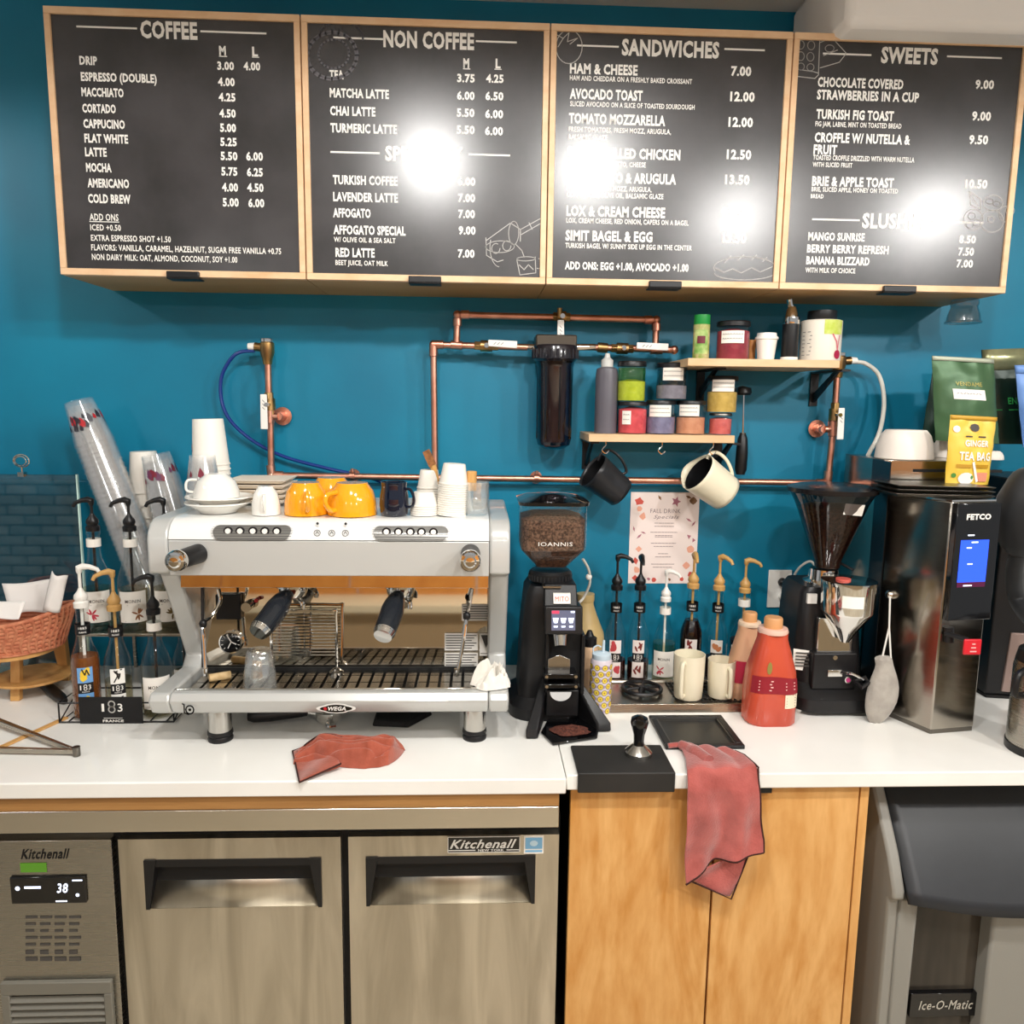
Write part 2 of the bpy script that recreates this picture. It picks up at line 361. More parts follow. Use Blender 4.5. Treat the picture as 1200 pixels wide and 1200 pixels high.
TXT.append(dict(name='NON COFFEE', T=[("NON COFFEE",448,52,556,19),("M",542,78,549,11),("L",580,79,586,11),("TEA",385,88.5,402,10),("3.75",535,94.5,556,9.5),("4.25",569,95.5,590,9.5),
 ("MATCHA LATTE",385.5,110,456,10.5),("6.00",535,115,556,9.5),("6.50",568.5,116,590,9.5),("CHAI LATTE",386,131,440,10.5),("5.50",535,135,556,9.5),("6.00",568.5,137,590,9.5),
 ("TURMERIC LATTE",386.5,151,466,10.5),("5.50",535,155,556.5,9.5),("6.00",568.5,157,590,9.5),("SPECIALTY",451,185,544,17),("TURKISH COFFEE",389.5,212,467,10.5),("6.00",537,216,558,9.5),
 ("LAVENDER LATTE",390,232,467.5,10.5),("7.00",537.5,235.5,558,9.5),("AFFOGATO",390,251,435,10.5),("7.00",538,254.5,558,9.5),("AFFOGATO SPECIAL",390.5,271,477,10.5),("9.00",538.5,274,559,9.5),
 ("W/ OLIVE OIL & SEA SALT",391,280.5,465,6),("RED LATTE",393,298,440,10.5),("7.00",538,301.5,558,9.5),("BEET JUICE, OAT MILK",393,308,456,6)],
 L=[((390,41),(447,43.5)),((557,47.5),(604,50)),((387,174.5),(444,177)),((550,180),(598,182)),((542,79.5),(550,80)),((579,80.5),(587,81))]))
TXT.append(dict(name='SANDWICHES', T=[("SANDWICHES",732,66,848,19),("HAM & CHEESE",671,87,752,12),("7.00",860,92,884,11),("HAM AND CHEDDAR ON A FRESHLY BAKED CROISSANT",671,95.5,817,6),
 ("AVOCADO TOAST",671,117,758,12),("12.00",859,122,888,11),("SLICED AVOCADO ON A SLICE OF TOASTED SOURDOUGH",671.5,126,820,6),("TOMATO MOZZARELLA",670,146,785,12),("12.00",857,152,886,11),
 ("FRESH TOMATOES, FRESH MOZZ, ARUGULA,",670,156,792,6),("BALSAMIC GLAZE",670,165,716,6),("PESTO GRILLED CHICKEN",669,186,803,12),("12.50",855,190,884,11),("GRILLED CHICKEN, PESTO, CHEESE",669,196,762,6),
 ("PROSCIUTTO & ARUGULA",668.5,215,798,12),("13.50",853,219.5,882,11),("PROSCIUTTO, FRESH MOZZ, ARUGULA,",668,225,769,6),("CORNICHONS, OLIVE OIL, BALSAMIC GLAZE",668,233,783,6),
 ("LOX & CREAM CHEESE",667.5,255,785,12),("13.50",851,258,880,11),("LOX, CREAM CHEESE, RED ONION, CAPERS ON A BAGEL",667.5,263.5,813,6),("SIMIT BAGEL & EGG",666.5,284,770,12),("13.50",850,288,878,11),
 ("TURKISH BAGEL W/ SUNNY SIDE UP EGG IN THE CENTER",666.5,293,817,6),("ADD ONS: EGG +1.00, AVOCADO +1.00",666,318,813,9)],
 L=[((680,54.5),(728,56)),((853,61),(899,63.5))]))
TXT.append(dict(name='SWEETS', T=[("SWEETS",1037,79,1102,18),("CHOCOLATE COVERED",965,105,1064,11),("9.00",1143,111,1164,10),("STRAWBERRIES IN A CUP",964,119.5,1082,11),("TURKISH FIG TOAST",963,142,1053,11),
 ("9.00",1139.5,147,1161,10),("FIG JAM, LABNE, MINT ON TOASTED BREAD",962,151,1062,6),("CROFFLE W/ NUTELLA &",961,169,1072,11),("9.50",1136.5,174,1158,10),("FRUIT",959.5,183,987,11),
 ("TOASTED CROFFLE DRIZZLED WITH WARM NUTELLA",959,190,1077,6),("WITH SLICED FRUIT",958.5,198,1005,5.5),("BRIE & APPLE TOAST",957.5,220,1053,11),("10.50",1132.5,225,1157.5,10),
 ("BRIE, SLICED APPLE, HONEY ON TOASTED",957,227,1058,5.5),("BREAD",956,235,971,5),("SLUSHIES",1015,270,1091,17),("MANGO SUNRISE",952.5,284.5,1019,9.5),("8.50",1126,289,1145,9),
 ("BERRY BERRY REFRESH",951,299,1047,9.5),("7.50",1125,303.5,1143,9),("BANANA BLIZZARD",950,313,1024.5,9.5),("7.00",1123,317.5,1142,9),("WITH MILK OF CHOICE",949,323,1008,6)],
 L=[((972,67.5),(1026,69)),((1112,74),(1172,77)),((958,260),(1012,261.5)),((1095,264),(1153,266))]))
DRAW = [[], [], [], []]
DRAW[1] = [arc(588,290,17,7,60,420), arc(588,290,12,24,95,200,12), [(571,279),(572,300),(585,308),(592,306)], [(572,282),(600,262),(612,270),(612,284)], arc(604,274,6,14,0,360), [(612,270),(638,256)], [(613,276),(638,262)], [(622,262),(626,270)],
   arc(583,292,5,6,0,300,10), arc(596,289,5,6,0,300,10), [(606,287),(614,295),(617,303)], [(608,305),(612,324),(631,322),(630,303)], arc(619,305,11,2.5), arc(634,311,5,6,-90,110,8), [(611,312),(617,318),(622,312),(628,318)]]
DRAW[2] = [arc(670,56,15.5,20), [(656,42),(663,46),(670,39),(668,50),(680,46),(671,53)], [(663,46),(657,56)],
   arc(876,318,36,13,165,375,20), [(842,318),(852,323),(862,319),(872,324),(884,318),(894,323),(908,317)], arc(876,324,35,8,0,180,16), [(853,312),(860,304)], [(868,309),(875,303)], [(884,309),(890,303)], [(897,311),(902,306)]]
DRAW[3] = [[(940,48),(968,49),(966,92),(962,96),(940,93)], [(966,90),(960,88),(942,85)], arc(946,57,4,5), arc(958,58,4,5), arc(946,70,4,5), arc(957,71,4,5), arc(946,82,4,4), arc(957,83,4,4),
   [(968,55),(982,50),(998,68),(990,78),(968,84)], [(972,70),(988,64)], arc(979,62,5,4), arc(1164,243,11,9), arc(1142,262,11,12), arc(1163,264,13,13), [(1137,229),(1139,245),(1150,250),(1150,238),(1137,229)], [(1137,229),(1147,246)],
   arc(1162,262,4,4,0,360,5), arc(1178,256,7,9,60,300), arc(1140,258,4,4), arc(1146,266,4,4), arc(1138,268,4,4), arc(1160,241,4,3), arc(1168,244,4,3), arc(1183,252,5,5)]
for k in range(4):
    x0 = BX0+BW*k; x1 = x0+BW; nm = TXT[k]['name']
    t = thing('menu_cabinet', ['wall cabinet with blackboard door headed COFFEE, leftmost of four', 'wall cabinet with blackboard door headed NON COFFEE and SPECIALTY', 'wall cabinet with blackboard door headed SANDWICHES', 'wall cabinet with blackboard door headed SWEETS and SLUSHIES, rightmost'][k],
              'menu board', ((x0+x1)/2, WALL, BZ0), 'wooden wall cabinets with blackboard menu doors')
    rbox(x0+.001, x1-.001, YB+.022, WALL, BZ0, BZ1).build('cabinet_body', OAKU if 0 else mat('cabinet_ply', 'c09a66', .5, noise=(4, 'a4804c', 5, (.3, 1, 1))), t)
    fr = MB(); g = .0015; fw = .016
    fr.box(x0+g, x1-g, YB, YB+.02, BZ0, BZ0+fw); fr.box(x0+g, x1-g, YB, YB+.02, BZ1-fw, BZ1)
    fr.box(x0+g, x0+fw, YB, YB+.02, BZ0+fw, BZ1-fw); fr.box(x1-fw, x1-g, YB, YB+.02, BZ0+fw, BZ1-fw)
    fr.build('door_frame', OAK, t, bevel=.0012)
    pn = rbox(x0+fw, x1-fw, YB+.006, YB+.021, BZ0+fw, BZ1-fw).build('blackboard', CHALK, t)
    H = homog(QUADS[k], [(0, 1), (1, 1), (1, 0), (0, 0)])
    def B(px, py, off=.0055, H=H, x0=x0):
        u, v = H(px, py); return Vector((x0+u*BW, YB+off, BZ0+v*(BZ1-BZ0)))
    mb = MB()
    for s, xa, yb, xb, h in TXT[k]['T']:
        p = B(xa, yb); q = B(xb, yb); hz = (B(xa, yb-h)-p).z
        write(mb, s, plane_fn(p, (1, 0, 0), (0, 0, 1)), 0, 0, (q-p).x*.985, hz, .04 if h > 8 else .022)
    fz = flat(YB+.0055)
    for a, b in TXT[k]['L']:
        p = B(*a); q = B(b[0], b[1]); z = p.z; wl = .0042 if abs(b[0]-a[0]) > 40 else .002
        stroke(mb, fz, [(p.x, z), (q.x, z)], wl)
    mb.build('lettering', CHALKW, pn)
    if DRAW[k]:
        db = MB()
        for pl in DRAW[k]:
            stroke(db, flat(YB+.0052), [(B(*p).x, B(*p).z) for p in pl if True], .0019)
        db.build('chalk_drawing', mat('soft_white_print', 'b9b6b2', .4), pn)
    if k == 1:
        db = MB()
        for pl in (arc(388, 62, 30, 28), arc(390, 60, 18, 17), arc(398, 44, 26, 22, 200, 360), arc(388, 62, 28, 26)): stroke(db, flat(YB+.0053), [(B(*p).x, B(*p).z) for p in pl], .005)
        db.build('chalk_drawing', CHALKF, pn)
    px = [215, 498, 779, 1053][k]; py = [321, 328, 338, 344][k]
    a, b, c, d = ext(px-19, py-4, px+19, py+4, YB-.004)
    tb = MB(); tb.box(a, b, YB-.012, YB-.0005, BZ0-.004, BZ0+.012); tb.box(a, b, YB-.012, YB+.03, BZ0-.007, BZ0-.003)
    tb.build('pull_tab', BLK, t, bevel=.002)

# ================================================================== FRIDGE under the left worktop
yD = 1.585
xa, xb = -1.62, at(655, 960, 1.54).x
zt0, zt1 = at(300, 974, 1.541).z, at(300, 949, 1.541).z
t = thing('undercounter_fridge', 'stainless steel two-door undercounter fridge with digital control panel', 'fridge', ((xa+xb)/2, 1.8, 0))
rbox(xa, xb, 1.541, 2.2, zt0, zt1).build('top_trim', steel('brushed_steel_top', 'd6d0c4', .22, (1, 1, 50)), t, bevel=.002)
rbox(xa+.01, xb-.005, yD+.03, 2.2, .12, zt0-.001).build('body', SSD, t)
rbox(xa, xb, 1.543, 2.22, zt1+.0005, TOP-.035-.0005).build('plywood_strip', PLYB, t, bevel=.001)
def pxbox(px0, py0, px1, py1, Y, d, **k):
    a, b, c, e = ext(px0, py0, px1, py1, Y); return MB().box(a, b, Y, Y+d, c, e)
zd1 = at(300, 982, yD).z
doors = []
rbox(at(128, 985, yD).x, at(657, 985, yD).x, yD+.02, yD+.032, .14, zt0-.002).build('door_gap_backing', BLKM, t)  # black panel behind the doors, shows in the gaps between them
for (p0, p1, h0, h1) in ((138, 399, 170, 377), (408, 655, 429, 627)):
    x0 = at(p0, 985, yD).x; x1 = at(p1, 985, yD).x
    hx0 = at(h0, 1030, yD).x; hx1 = at(h1, 1030, yD).x; hz1 = at(300, 1006, yD).z; hz0 = at(300, 1063, yD).z
    mb = MB(); zb = .16
    # front skin with a rectangular hole for the recessed handle
    mb.box(x0, x1, yD, yD+.045, hz1, zd1); mb.box(x0, x1, yD, yD+.045, zb, hz0)
    mb.box(x0, hx0, yD, yD+.045, hz0, hz1); mb.box(hx1, x1, yD, yD+.045, hz0, hz1)
    dr = mb.build('door', SSV, t)
    rc = MB(); iw = .014; dz = .017
    rc.hexa([(hx0, yD-.001, hz1-dz), (hx1, yD-.001, hz1-dz), (hx1, yD+.04, hz1-dz), (hx0, yD+.04, hz1-dz), (hx0, yD-.001, hz1), (hx1, yD-.001, hz1), (hx1, yD+.04, hz1), (hx0, yD+.04, hz1)])
    for s, xx in ((1, hx0), (-1, hx1)):
        rc.prism([(xx, hz1), (xx+s*.026, hz1), (xx+s*.008, hz0), (xx, hz0)], 'y', yD-.004, yD+.04)
    rc.build('handle_frame', BLK, dr)
    mb = MB(); mb.add([(hx0+.008, yD+.002, hz0), (hx1-.008, yD+.002, hz0), (hx1-.02, yD+.036, hz1-dz), (hx0+.02, yD+.036, hz1-dz)], [(0, 1, 2, 3)])
    mb.build('handle_scoop', SSV, dr, solid=.001)
    doors.append(dr)
d2 = doors[1]
a, b, c, d = ext(525, 980, 609, 998, yD)
bd = rbox(a, b, yD-.002, yD, c, d).build('badge', BLKG, d2, label='black nameplate with silver script')
mb = MB(); f = flat(yD-.0025)
write(mb, 'Kitchenall', f, a+.004, c+.010, (b-a)*.93, (d-c)*.58, .02, .4); write(mb, 'NEW YORK', f, a+(b-a)*.42, c+.0025, (b-a)*.36, .005, .02)
stroke(mb, f, [(a+.002, c+.005), (a+(b-a)*.38, c+.005)], .002); stroke(mb, f, [(a+(b-a)*.82, c+.005), (b-.002, c+.005)], .002)
for q in (((a, c), (b, c)), ((b, c), (b, d)), ((b, d), (a, d)), ((a, d), (a, c))): stroke(mb, f, q, .0015)
mb.build('lettering', CHROME, bd) if False else mb.build('lettering', mat('silver_print', 'e4e2dc', .3), bd)
a, b, c, d = ext(614, 979, 637, 1000, yD)
st = rbox(a, b, yD-.0012, yD, c, d).build('energy_sticker', PAPER, d2, label='pale blue and white square sticker')
mb = MB(); f = flat(yD-.002); mb.add([f(a+.003, c+.012), f(b-.003, c+.012), f(b-.003, d-.004), f(a+.003, d-.004)], [(0, 1, 2, 3)]); mb.add([f(a+.003, c+.004), f(b-.003, c+.004), f(b-.003, c+.009), f(a+.003, c+.009)], [(0, 1, 2, 3)])
mb.build('print', mat('sky_print', '7fb6dc', .4), st)
mb = MB(); blob(mb, flat(yD-.0025), (a+b)/2, (c+d)/2+.004, .009, 14, 1, .75); mb.build('emblem', mat('pale_sky_print', 'c5e0f0', .4), st)
# compressor panel
x1 = at(130, 985, yD).x
pl = rbox(xa+.02, x1, yD, yD+.03, .14, zd1).build('control_panel', steel('brushed_steel_left', 'a9a69f', .25, (1, 1, 60)), t, bevel=.002)
a, b, c, d = ext(14, 1026, 102, 1057, yD)
dp = rbox(a, b, yD-.006, yD, c, d).build('display', BLKG, pl, bevel=.002)
mb = MB(); f = flat(yD-.0068)
write(mb, '38', f, a+(b-a)*.62, c+(d-c)*.42, (b-a)*.15, (d-c)*.36, .01, .2)
blob(mb, f, a+(b-a)*.1, (c+d)/2+.006, .005, 10); stroke(mb, f, [(a+(b-a)*.2, (c+d)/2+.008), (a+(b-a)*.4, (c+d)/2+.008)], .005)
stroke(mb, f, [(a+(b-a)*.6, c+.006), (a+(b-a)*.74, c+.006)], .003); stroke(mb, f, [(a+(b-a)*.84, d-.008), (a+(b-a)*.96, d-.008)], .003); blob(mb, f, a+(b-a)*.89, c+.02, .004, 8)
mb.build('digits', mat('led_digits', 'dfe9ff', .4, emit='dfe9ff', estr=2.5), dp)
mb = MB(); f = flat(yD-.0008); a, b, c, d = ext(24, 994, 82, 1006, yD)
write(mb, 'Kitchenall', f, a, c, b-a, d-c, .02, .4); mb.build('lettering', BLKM, pl)
mb = MB(); a, b, c, d = ext(24, 1011, 55, 1022, yD); mb.add([f(a, c), f(b, c), f(b, d), f(a, d)], [(0, 1, 2, 3)]); mb.build('green_sticker', mat('green_print', '5f9c2e', .4), pl, label='small green sticker')
mb = MB()
for r in range(7):
    for cx in range(4):
        a, b, c, d = ext(30+cx*17, 1073+r*8, 44+cx*17-(r % 3)*2, 1076+r*8+(2 if r > 4 else 0), yD)
        mb.add([f(a, c), f(b, c), f(b, d), f(a, d)], [(0, 1, 2, 3)])
mb.build('printed_table', mat('grey_print', '4c4946', .5), pl)
a, b, c, d = ext(10, 1147, 138, 1300, yD)
gf = MB(); gf.box(a, b, yD-.012, yD, d-.03, d); gf.box(a, a+.018, yD-.012, yD, c, d-.03); gf.box(b-.018, b, yD-.012, yD, c, d-.03)
gp = gf.build('vent_grille', mat('grey_vent_plastic', '78756b', .5), pl, bevel=.002)
rbox(a+.018, b-.018, yD-.001, yD+.001, c, d-.03).build('vent_shadow_gap', BLKM, pl)
z = d-.04
gm = mat('grey_vent_plastic', '78756b', .5)
for i in range(13):
    mb = MB().hexa([(a+.018, yD-.011, z-.010), (b-.018, yD-.011, z-.010), (b-.018, yD-.001, z-.002), (a+.018, yD-.001, z-.002), (a+.018, yD-.013, z-.007), (b-.018, yD-.013, z-.007), (b-.018, yD-.002, z+.001), (a+.018, yD-.002, z+.001)])
    mb.build('slat', gm, pl); z -= .0165
for x in (xa+.1, xb-.1):
    for y in (1.65, 2.1): MB().cyl((x, y, 0), (x, y, .12), .02, .024).build('foot', BLK, t)

# ================================================================== PLYWOOD CUPBOARD
yC = 1.572
x0 = at(669, 930, yC).x; xm = at(834, 1045, yC).x; x1 = at(1018, 930, yC).x
t = thing('plywood_cupboard', 'maple plywood base cupboard with two plain doors under the sink', 'cupboard', ((x0+x1)/2, 1.8, 0))
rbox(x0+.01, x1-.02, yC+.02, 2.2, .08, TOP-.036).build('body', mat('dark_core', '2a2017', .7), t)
zt = TOP-.039
rbox(x0, xm-.0025, yC, yC+.018, .08, zt).build('door', PLY, t, bevel=.001)
rbox(xm+.0025, x1-.022, yC, yC+.018, .08, zt).build('door', PLY, t, bevel=.001)
rbox(x1-.019, x1, yC-.002, 2.2, 0, zt+.002).build('side_panel', PLY, t, bevel=.001)
a, b, c, d = ext(889, 923, 904, 930, yC-.01)
rbox(a, b, yC-.014, yC, zt-.012, zt-.001).build('pull', BLK, t, bevel=.001)

# ================================================================== ICE MACHINE
GP = mat('grey_moulded_plastic', '8f8d86', .45, bump=(80, .1)); DP = mat('charcoal_lid_plastic', '232528', .4, noise=(6, '2a2c30', 4), bump=(50, .1))
ix0 = at(1022, 930, 1.660).x; ix1 = ix0+.72
zi = TOP-.06
t = thing('ice_machine', 'grey ice machine with sloping charcoal lid under the right worktop', 'ice machine', ((ix0+ix1)/2, 1.9, 0))
zl = at(1065, 1066, 1.480).z       # lower edge of the lid
def side(Yt, Yb, z1, z0): return
prof = [(1.680, zi-.005), (1.560, zl+.12), (1.520, zl), (1.540, zl-.02), (1.540, .06), (2.2, .06), (2.2, zi-.005)]
MB().prism([(1.76, zi), (1.66, zl+.19), (1.575, zl+.07), (1.540, zl+.0), (1.540, zl-.02), (1.560, zl-.03), (1.560, .05), (2.2, .05), (2.2, zi)], 'x', ix0, ix0+.028).build('side_wall', GP, t, bevel=.006)
MB().prism([(1.76, zi), (1.66, zl+.19), (1.575, zl+.07), (1.540, zl+.0), (1.540, zl-.02), (1.560, zl-.03), (1.560, .05), (2.2, .05), (2.2, zi)], 'x', ix1-.028, ix1).build('side_wall', GP, t, bevel=.006)
ld = MB().grid(lambda u, v: (ix0+.03+(ix1-ix0-.06)*u, 1.74-.02-(.195)*(v**.8)-.012*math.sin(math.pi*u)*v, zi-.015-(zi-.015-zl+.02)*v-.03*math.sin(math.pi*min(u*1.3, 1))*v), 20, 10).build('lid', DP, t, solid=.012)
a, b = at(1094, 1030, 1.530).x, at(1155, 1030, 1.530).x
def lidp(x, z, o=.008):
    v = (zi-.015-z)/(zi-.015-zl+.02+.03); u = (x-ix0-.03)/(ix1-ix0-.06); return (x, 1.72-.195*max(v, 0)**.8-.012*math.sin(math.pi*u)*v-o, z)
za, zb_ = at(1120, 1016, 1.530).z, at(1120, 1047, 1.530).z
MB().hexa([lidp(a+.01, zb_), lidp(b, zb_), lidp(b, zb_, -.004), lidp(a+.01, zb_, -.004), lidp(a, za), lidp(b-.012, za), lidp(b-.012, za, -.004), lidp(a, za, -.004)]).build('grip_recess', mat('charcoal_recess', '1b1c1e', .4), ld, bevel=.002)
rbox(ix0+.03, ix1-.03, 1.620, 2.2, .05, zl-.03).build('body', GP, t)
xc0 = at(1072, 1100, 1.560).x; xc1 = at(1160, 1100, 1.560).x
MB().hexa([(ix0+.028, 1.565, .05), (xc0-.004, 1.555, .05), (xc0, 1.620, .05), (ix0+.028, 1.620, .05), (ix0+.028, 1.565, zl-.03), (xc0-.0, 1.555, zl-.03), (xc0, 1.620, zl-.03), (ix0+.028, 1.620, zl-.03)]).build('front_pillar', GP, t, bevel=.008)
MB().box(xc1, ix1-.028, 1.555, 1.620, .05, zl-.05).build('front_pillar', GP, t, bevel=.008)
rbox(xc0, xc1, 1.595, 1.620, .05, zl-.04).build('centre_panel', mat('smoked_panel', '2c2823', .15, noise=(4, '4a443c', 3, (3, 1, .5))), t)
a, b, c, d = ext(1066, 1163, 1150, 1190, 1.585)
bd = rbox(a, b, 1.582, 1.596, c, d).build('nameplate', BLKG, t, bevel=.001)
mb = MB(); write(mb, 'Ice-O-Matic', flat(1.581), a+.02, c+.02, (b-a)*.75, (d-c)*.4, .01, .25); mb.build('lettering', mat('grey_white_print', 'b9b5aa', .4), bd)

# ================================================================== ESPRESSO MACHINE
XL, XR = -.729, .073; XC = (XL+XR)/2; MY0 = 1.66
t = thing('espresso_machine', 'white and silver two-group espresso machine on the worktop', 'espresso machine', (XC, 1.95, TOP))
Z843, Z785, Z675, Z633 = at(400, 841, 1.67).z, at(400, 812, 1.67).z, 1.312, 1.393
ZG = Z785-.022          # top of the grate
ZT = at(400, 607, 1.745).z
th = .046
def cprof():     # side outline of the machine in (y, z)
    p = [(2.14, ZT-.03), (2.16, ZT-.06), (2.16, Z843+.0), (1.70, Z843), (1.675, Z843+.012), (MY0, Z843+.04), (MY0, Z785-.015), (1.672, Z785), (1.86, Z785-.004), (1.885, Z785+.02)]
    p += [(1.76, Z675-.012), (1.722, Z675), (1.70, Z675+.004), (1.698, Z633)]
    p += [(1.704, Z633+.016), (1.716, ZT-.012), (1.735, ZT-.002), (1.755, ZT), (2.11, ZT)]
    return p
for x, s in ((XL, 1), (XR-th, 1)):
    a = MB().prism(cprof(), 'x', x, x+th).build('side_panel', GMACH, t, bevel=.007, seg=3)
# top hood, fascia
hood = MB()
hp = [(1.698, Z633), (1.704, Z633+.016), (1.716, ZT-.012), (1.735, ZT-.002), (1.755, ZT), (2.13, ZT), (2.13, ZT-.02), (1.76, ZT-.02), (1.72, Z633)]
hood.prism(hp, 'x', XL+th+.001, XR-th-.001); hd = hood.build('hood', WMACH, t, bevel=.001)
rbox(XL+th+.001, XR-th-.001, 1.698, 1.72, Z675, Z633-.0015).build('fascia', GMACH, t, bevel=.002)
mb = MB(); mb.prism([(XL+.002, ZT-.0), (XL+.002, ZT)], 'y', 0, 0) if False else None
def hoodfn(u, v, o=.0012):    # v: 0 at the fascia edge, 1 at the top edge; surface of the sloping button strip
    y0, z0, y1, z1 = 1.704, Z633+.016, 1.716, ZT-.012
    if v < .35: k = v/.35; y = 1.698+(y0-1.698)*k; z = Z633+(z0-Z633)*k
    else: k = (v-.35)/.65; y = y0+(y1-y0)*k; z = z0+(z1-z0)*k
    return (u, y-o, z)
HH = ZT-Z633-.012
def bpad(px0, px1, px_l):
    x0, x1 = at(px0, 625, 1.705).x, at(px1, 625, 1.705).x; h = .0155; zc = .5
    mb = MB(); pts = []
    for i in range(24):
        a = math.tau*i/24; s = 1 if math.cos(a) > 0 else -1
        pts.append(((x1-h if s > 0 else x0+h)+h*math.cos(a), zc+h*math.sin(a)/HH))
    P0 = [hoodfn(u, v, -.002) for u, v in pts]; P1 = [hoodfn(u, v, .0036) for u, v in pts]
    n = 24; mb.add(P0+P1, [(i, (i+1) % n, n+(i+1) % n, n+i) for i in range(n)]+[(n+i, n+(i+1), n+(10-i), n+(11-i)) for i in range(0, 5)]+[(n+12+i, n+(13+i), n+(22-i), n+(23-i)) for i in range(0, 5)]+[(n+0, n+11, n+12, n+23)])
    pad = mb.build('button_pad', mat('pad_grey', '8d8c88', .3, .6), t)
    st = MB()
    for i in range(8):
        zz = zc+(-h+h*2*(i+.5)/8)/HH; dx = h-math.sqrt(max(h*h-((zz-zc)*HH)**2, 0)); stroke(st, lambda a, b: hoodfn(a, b, .0042), [(x0+dx+.001, zz), (x1-dx-.001, zz)], .02)
    st.build('stripes', mat('pad_dark', '35353a', .4), pad)
    for i in range(5):
        c = x0+(px_l[i]-px0)/(px1-px0)*(x1-x0); p = Vector(hoodfn(c, zc, .0034))
        MB().cyl(p, p+Vector((0, -.003, 0)), .0098, n=20).build('button_ring', mat('ring_dark', '1c1c20', .3), pad)
        MB().cyl(p, p+Vector((0, -.006, 0)), .0066, .006, n=8).build('button', mat('button_white', 'f4f2ec', .25), pad)
bpad(250, 341, [268, 282, 297, 311, 325]); bpad(438, 525, [453, 467, 481, 494, 508])
for k, px in enumerate((372, 389, 405)):
    p = Vector(hoodfn(at(px, 627, 1.705).x, .35, .0016)); mb = MB()
    fn = plane_fn(p, (1, 0, 0), (0, .28, .96)); stroke(mb, fn, arc(0, 0, .0068, .0068, 0, 360, 16), .0016); stroke(mb, fn, arc(0, -.001, .003, .0028, -40, 220, 8), .0014); stroke(mb, fn, [(0, .001), (0, .005)], .0012)
    mb.build('touch_symbol', mat('grey_print2', '6f6f70', .4), t)
    if k != 1:
        mb = MB(); blob(mb, fn, 0, .021, .0032, 10); mb.build('indicator', BLKM, t)
# side seams of the top
for px in (199, 574):
    x = at(px, 640, 1.70).x
# knobs
for px, py, lab in ((207, 657, 1), (551, 657, 0)):
    p = at(px, py, 1.63); q = Vector((p.x+.022*lab+.0*lab, 1.70, p.z+.002))
    k = MB().cyl(q+Vector((0, 0, 0)), p, .022, .020, 28).build('knob_collar', BLK, t)
    MB().lathe([(.0001, .018), (.010, .017), (.014, .013), (.020, .012), (.0235, .006), (.0235, -.004), (.02, -.008)], 28, Matrix.Translation(p) @ Matrix.Rotation(math.pi/2, 4, 'X')).build('knob_cap', CHROME, k)
# mirror back panel (leans back), upper chrome strip
xm0, xm1 = XL+th+.001, XR-th-.001
mirY = lambda z: 1.893+(z-1.05)*.085
MB().hexa([(xm0, mirY(ZG), ZG), (xm1, mirY(ZG), ZG), (xm1, mirY(ZG)+.004, ZG), (xm0, mirY(ZG)+.004, ZG), (xm0, mirY(1.33), 1.33), (xm1, mirY(1.33), 1.33), (xm1, mirY(1.33)+.004, 1.33), (xm0, mirY(1.33)+.004, 1.33)]).build('back_panel', MIRROR, t)
(lambda zl_: MB().hexa([(xm0, 1.755, zl_), (xm1, 1.755, zl_), (xm1, 1.76, zl_), (xm0, 1.76, zl_), (xm0, 1.762, Z675+.02), (xm1, 1.762, Z675+.02), (xm1, 1.766, Z675+.02), (xm0, 1.766, Z675+.02)]))(at(400, 689, 1.755).z).build('chrome_strip', MIRROR, t, bevel=.001)
rbox(xm0, xm1, 1.76, 1.775, at(400, 689, 1.755).z-.001, at(400, 689, 1.755).z+.003).build('strip_lip', CHROME, t)
rbox(xm0, xm1, 1.925, 2.13, Z843+.005, ZT-.021).build('rear_body', GMACH, t)
# drip tray
fp = [(MY0, Z843+.04), (MY0, Z785-.015), (MY0+.012, Z785), (MY0+.03, Z785), (MY0+.03, Z785-.03), (1.90, Z785-.05), (1.90, Z843), (1.70, Z843), (1.675, Z843+.012)]
MB().prism(fp, 'x', xm0, xm1).build('tray_front', GMACH, t, bevel=.003, seg=3)
rbox(xm0+.0, xm1, MY0+.031, MY0+.037, ZG-.015, Z785+.002).build('tray_lip', CHROME, t, bevel=.001)
rbox(xm0, xm1, MY0+.037, 1.90, ZG-.03, ZG-.016).build('tray_base', mat('tray_dark', '3a3835', .4, .6), t)
GR = mat('grate_steel', 'b8b3aa', .22, 1); n = 25; w = (xm1-xm0-.01)/n
for i in range(n):
    x = xm0+.005+w*i; sh = .02
    mb = MB()
    for j in range(4):
        y0 = MY0+.042+j*.048; y1 = y0+.043; s0 = (j)*sh/4*-1; s1 = (j+1)*sh/4*-1
        mb.hexa([(x+.004+s0*0, y0, ZG-.006), (x+w-.003, y0, ZG-.006), (x+w-.003, y1, ZG-.006), (x+.004, y1, ZG-.006), (x+.004, y0, ZG), (x+w-.003, y0, ZG), (x+w-.003, y1, ZG), (x+.004, y1, ZG)])
    mb.build('grate_slat', GR, t)
MB().box(xm0, xm1, 1.878, 1.886, ZG-.016, ZG+.008).build('tray_gap_strip', BLKM, t)
# legs
for px in (257, 556):
    x = at(px, 868, 1.73).x
    for y in (1.74, 2.08):
        lg = MB().cyl((x, y, TOP+.022), (x, y, Z843+.002), .0265, n=28).build('leg', CHROME if 0 else mat('leg_steel', 'c3c0ba', .2, 1), t)
        MB().lathe([(.0001, 0), (.028, 0), (.029, .005), (.026, .012), (.029, .016), (.028, .024), (.0001, .024)], 28, Matrix.Translation((x, y, TOP))).build('rubber_foot', BLK, lg)
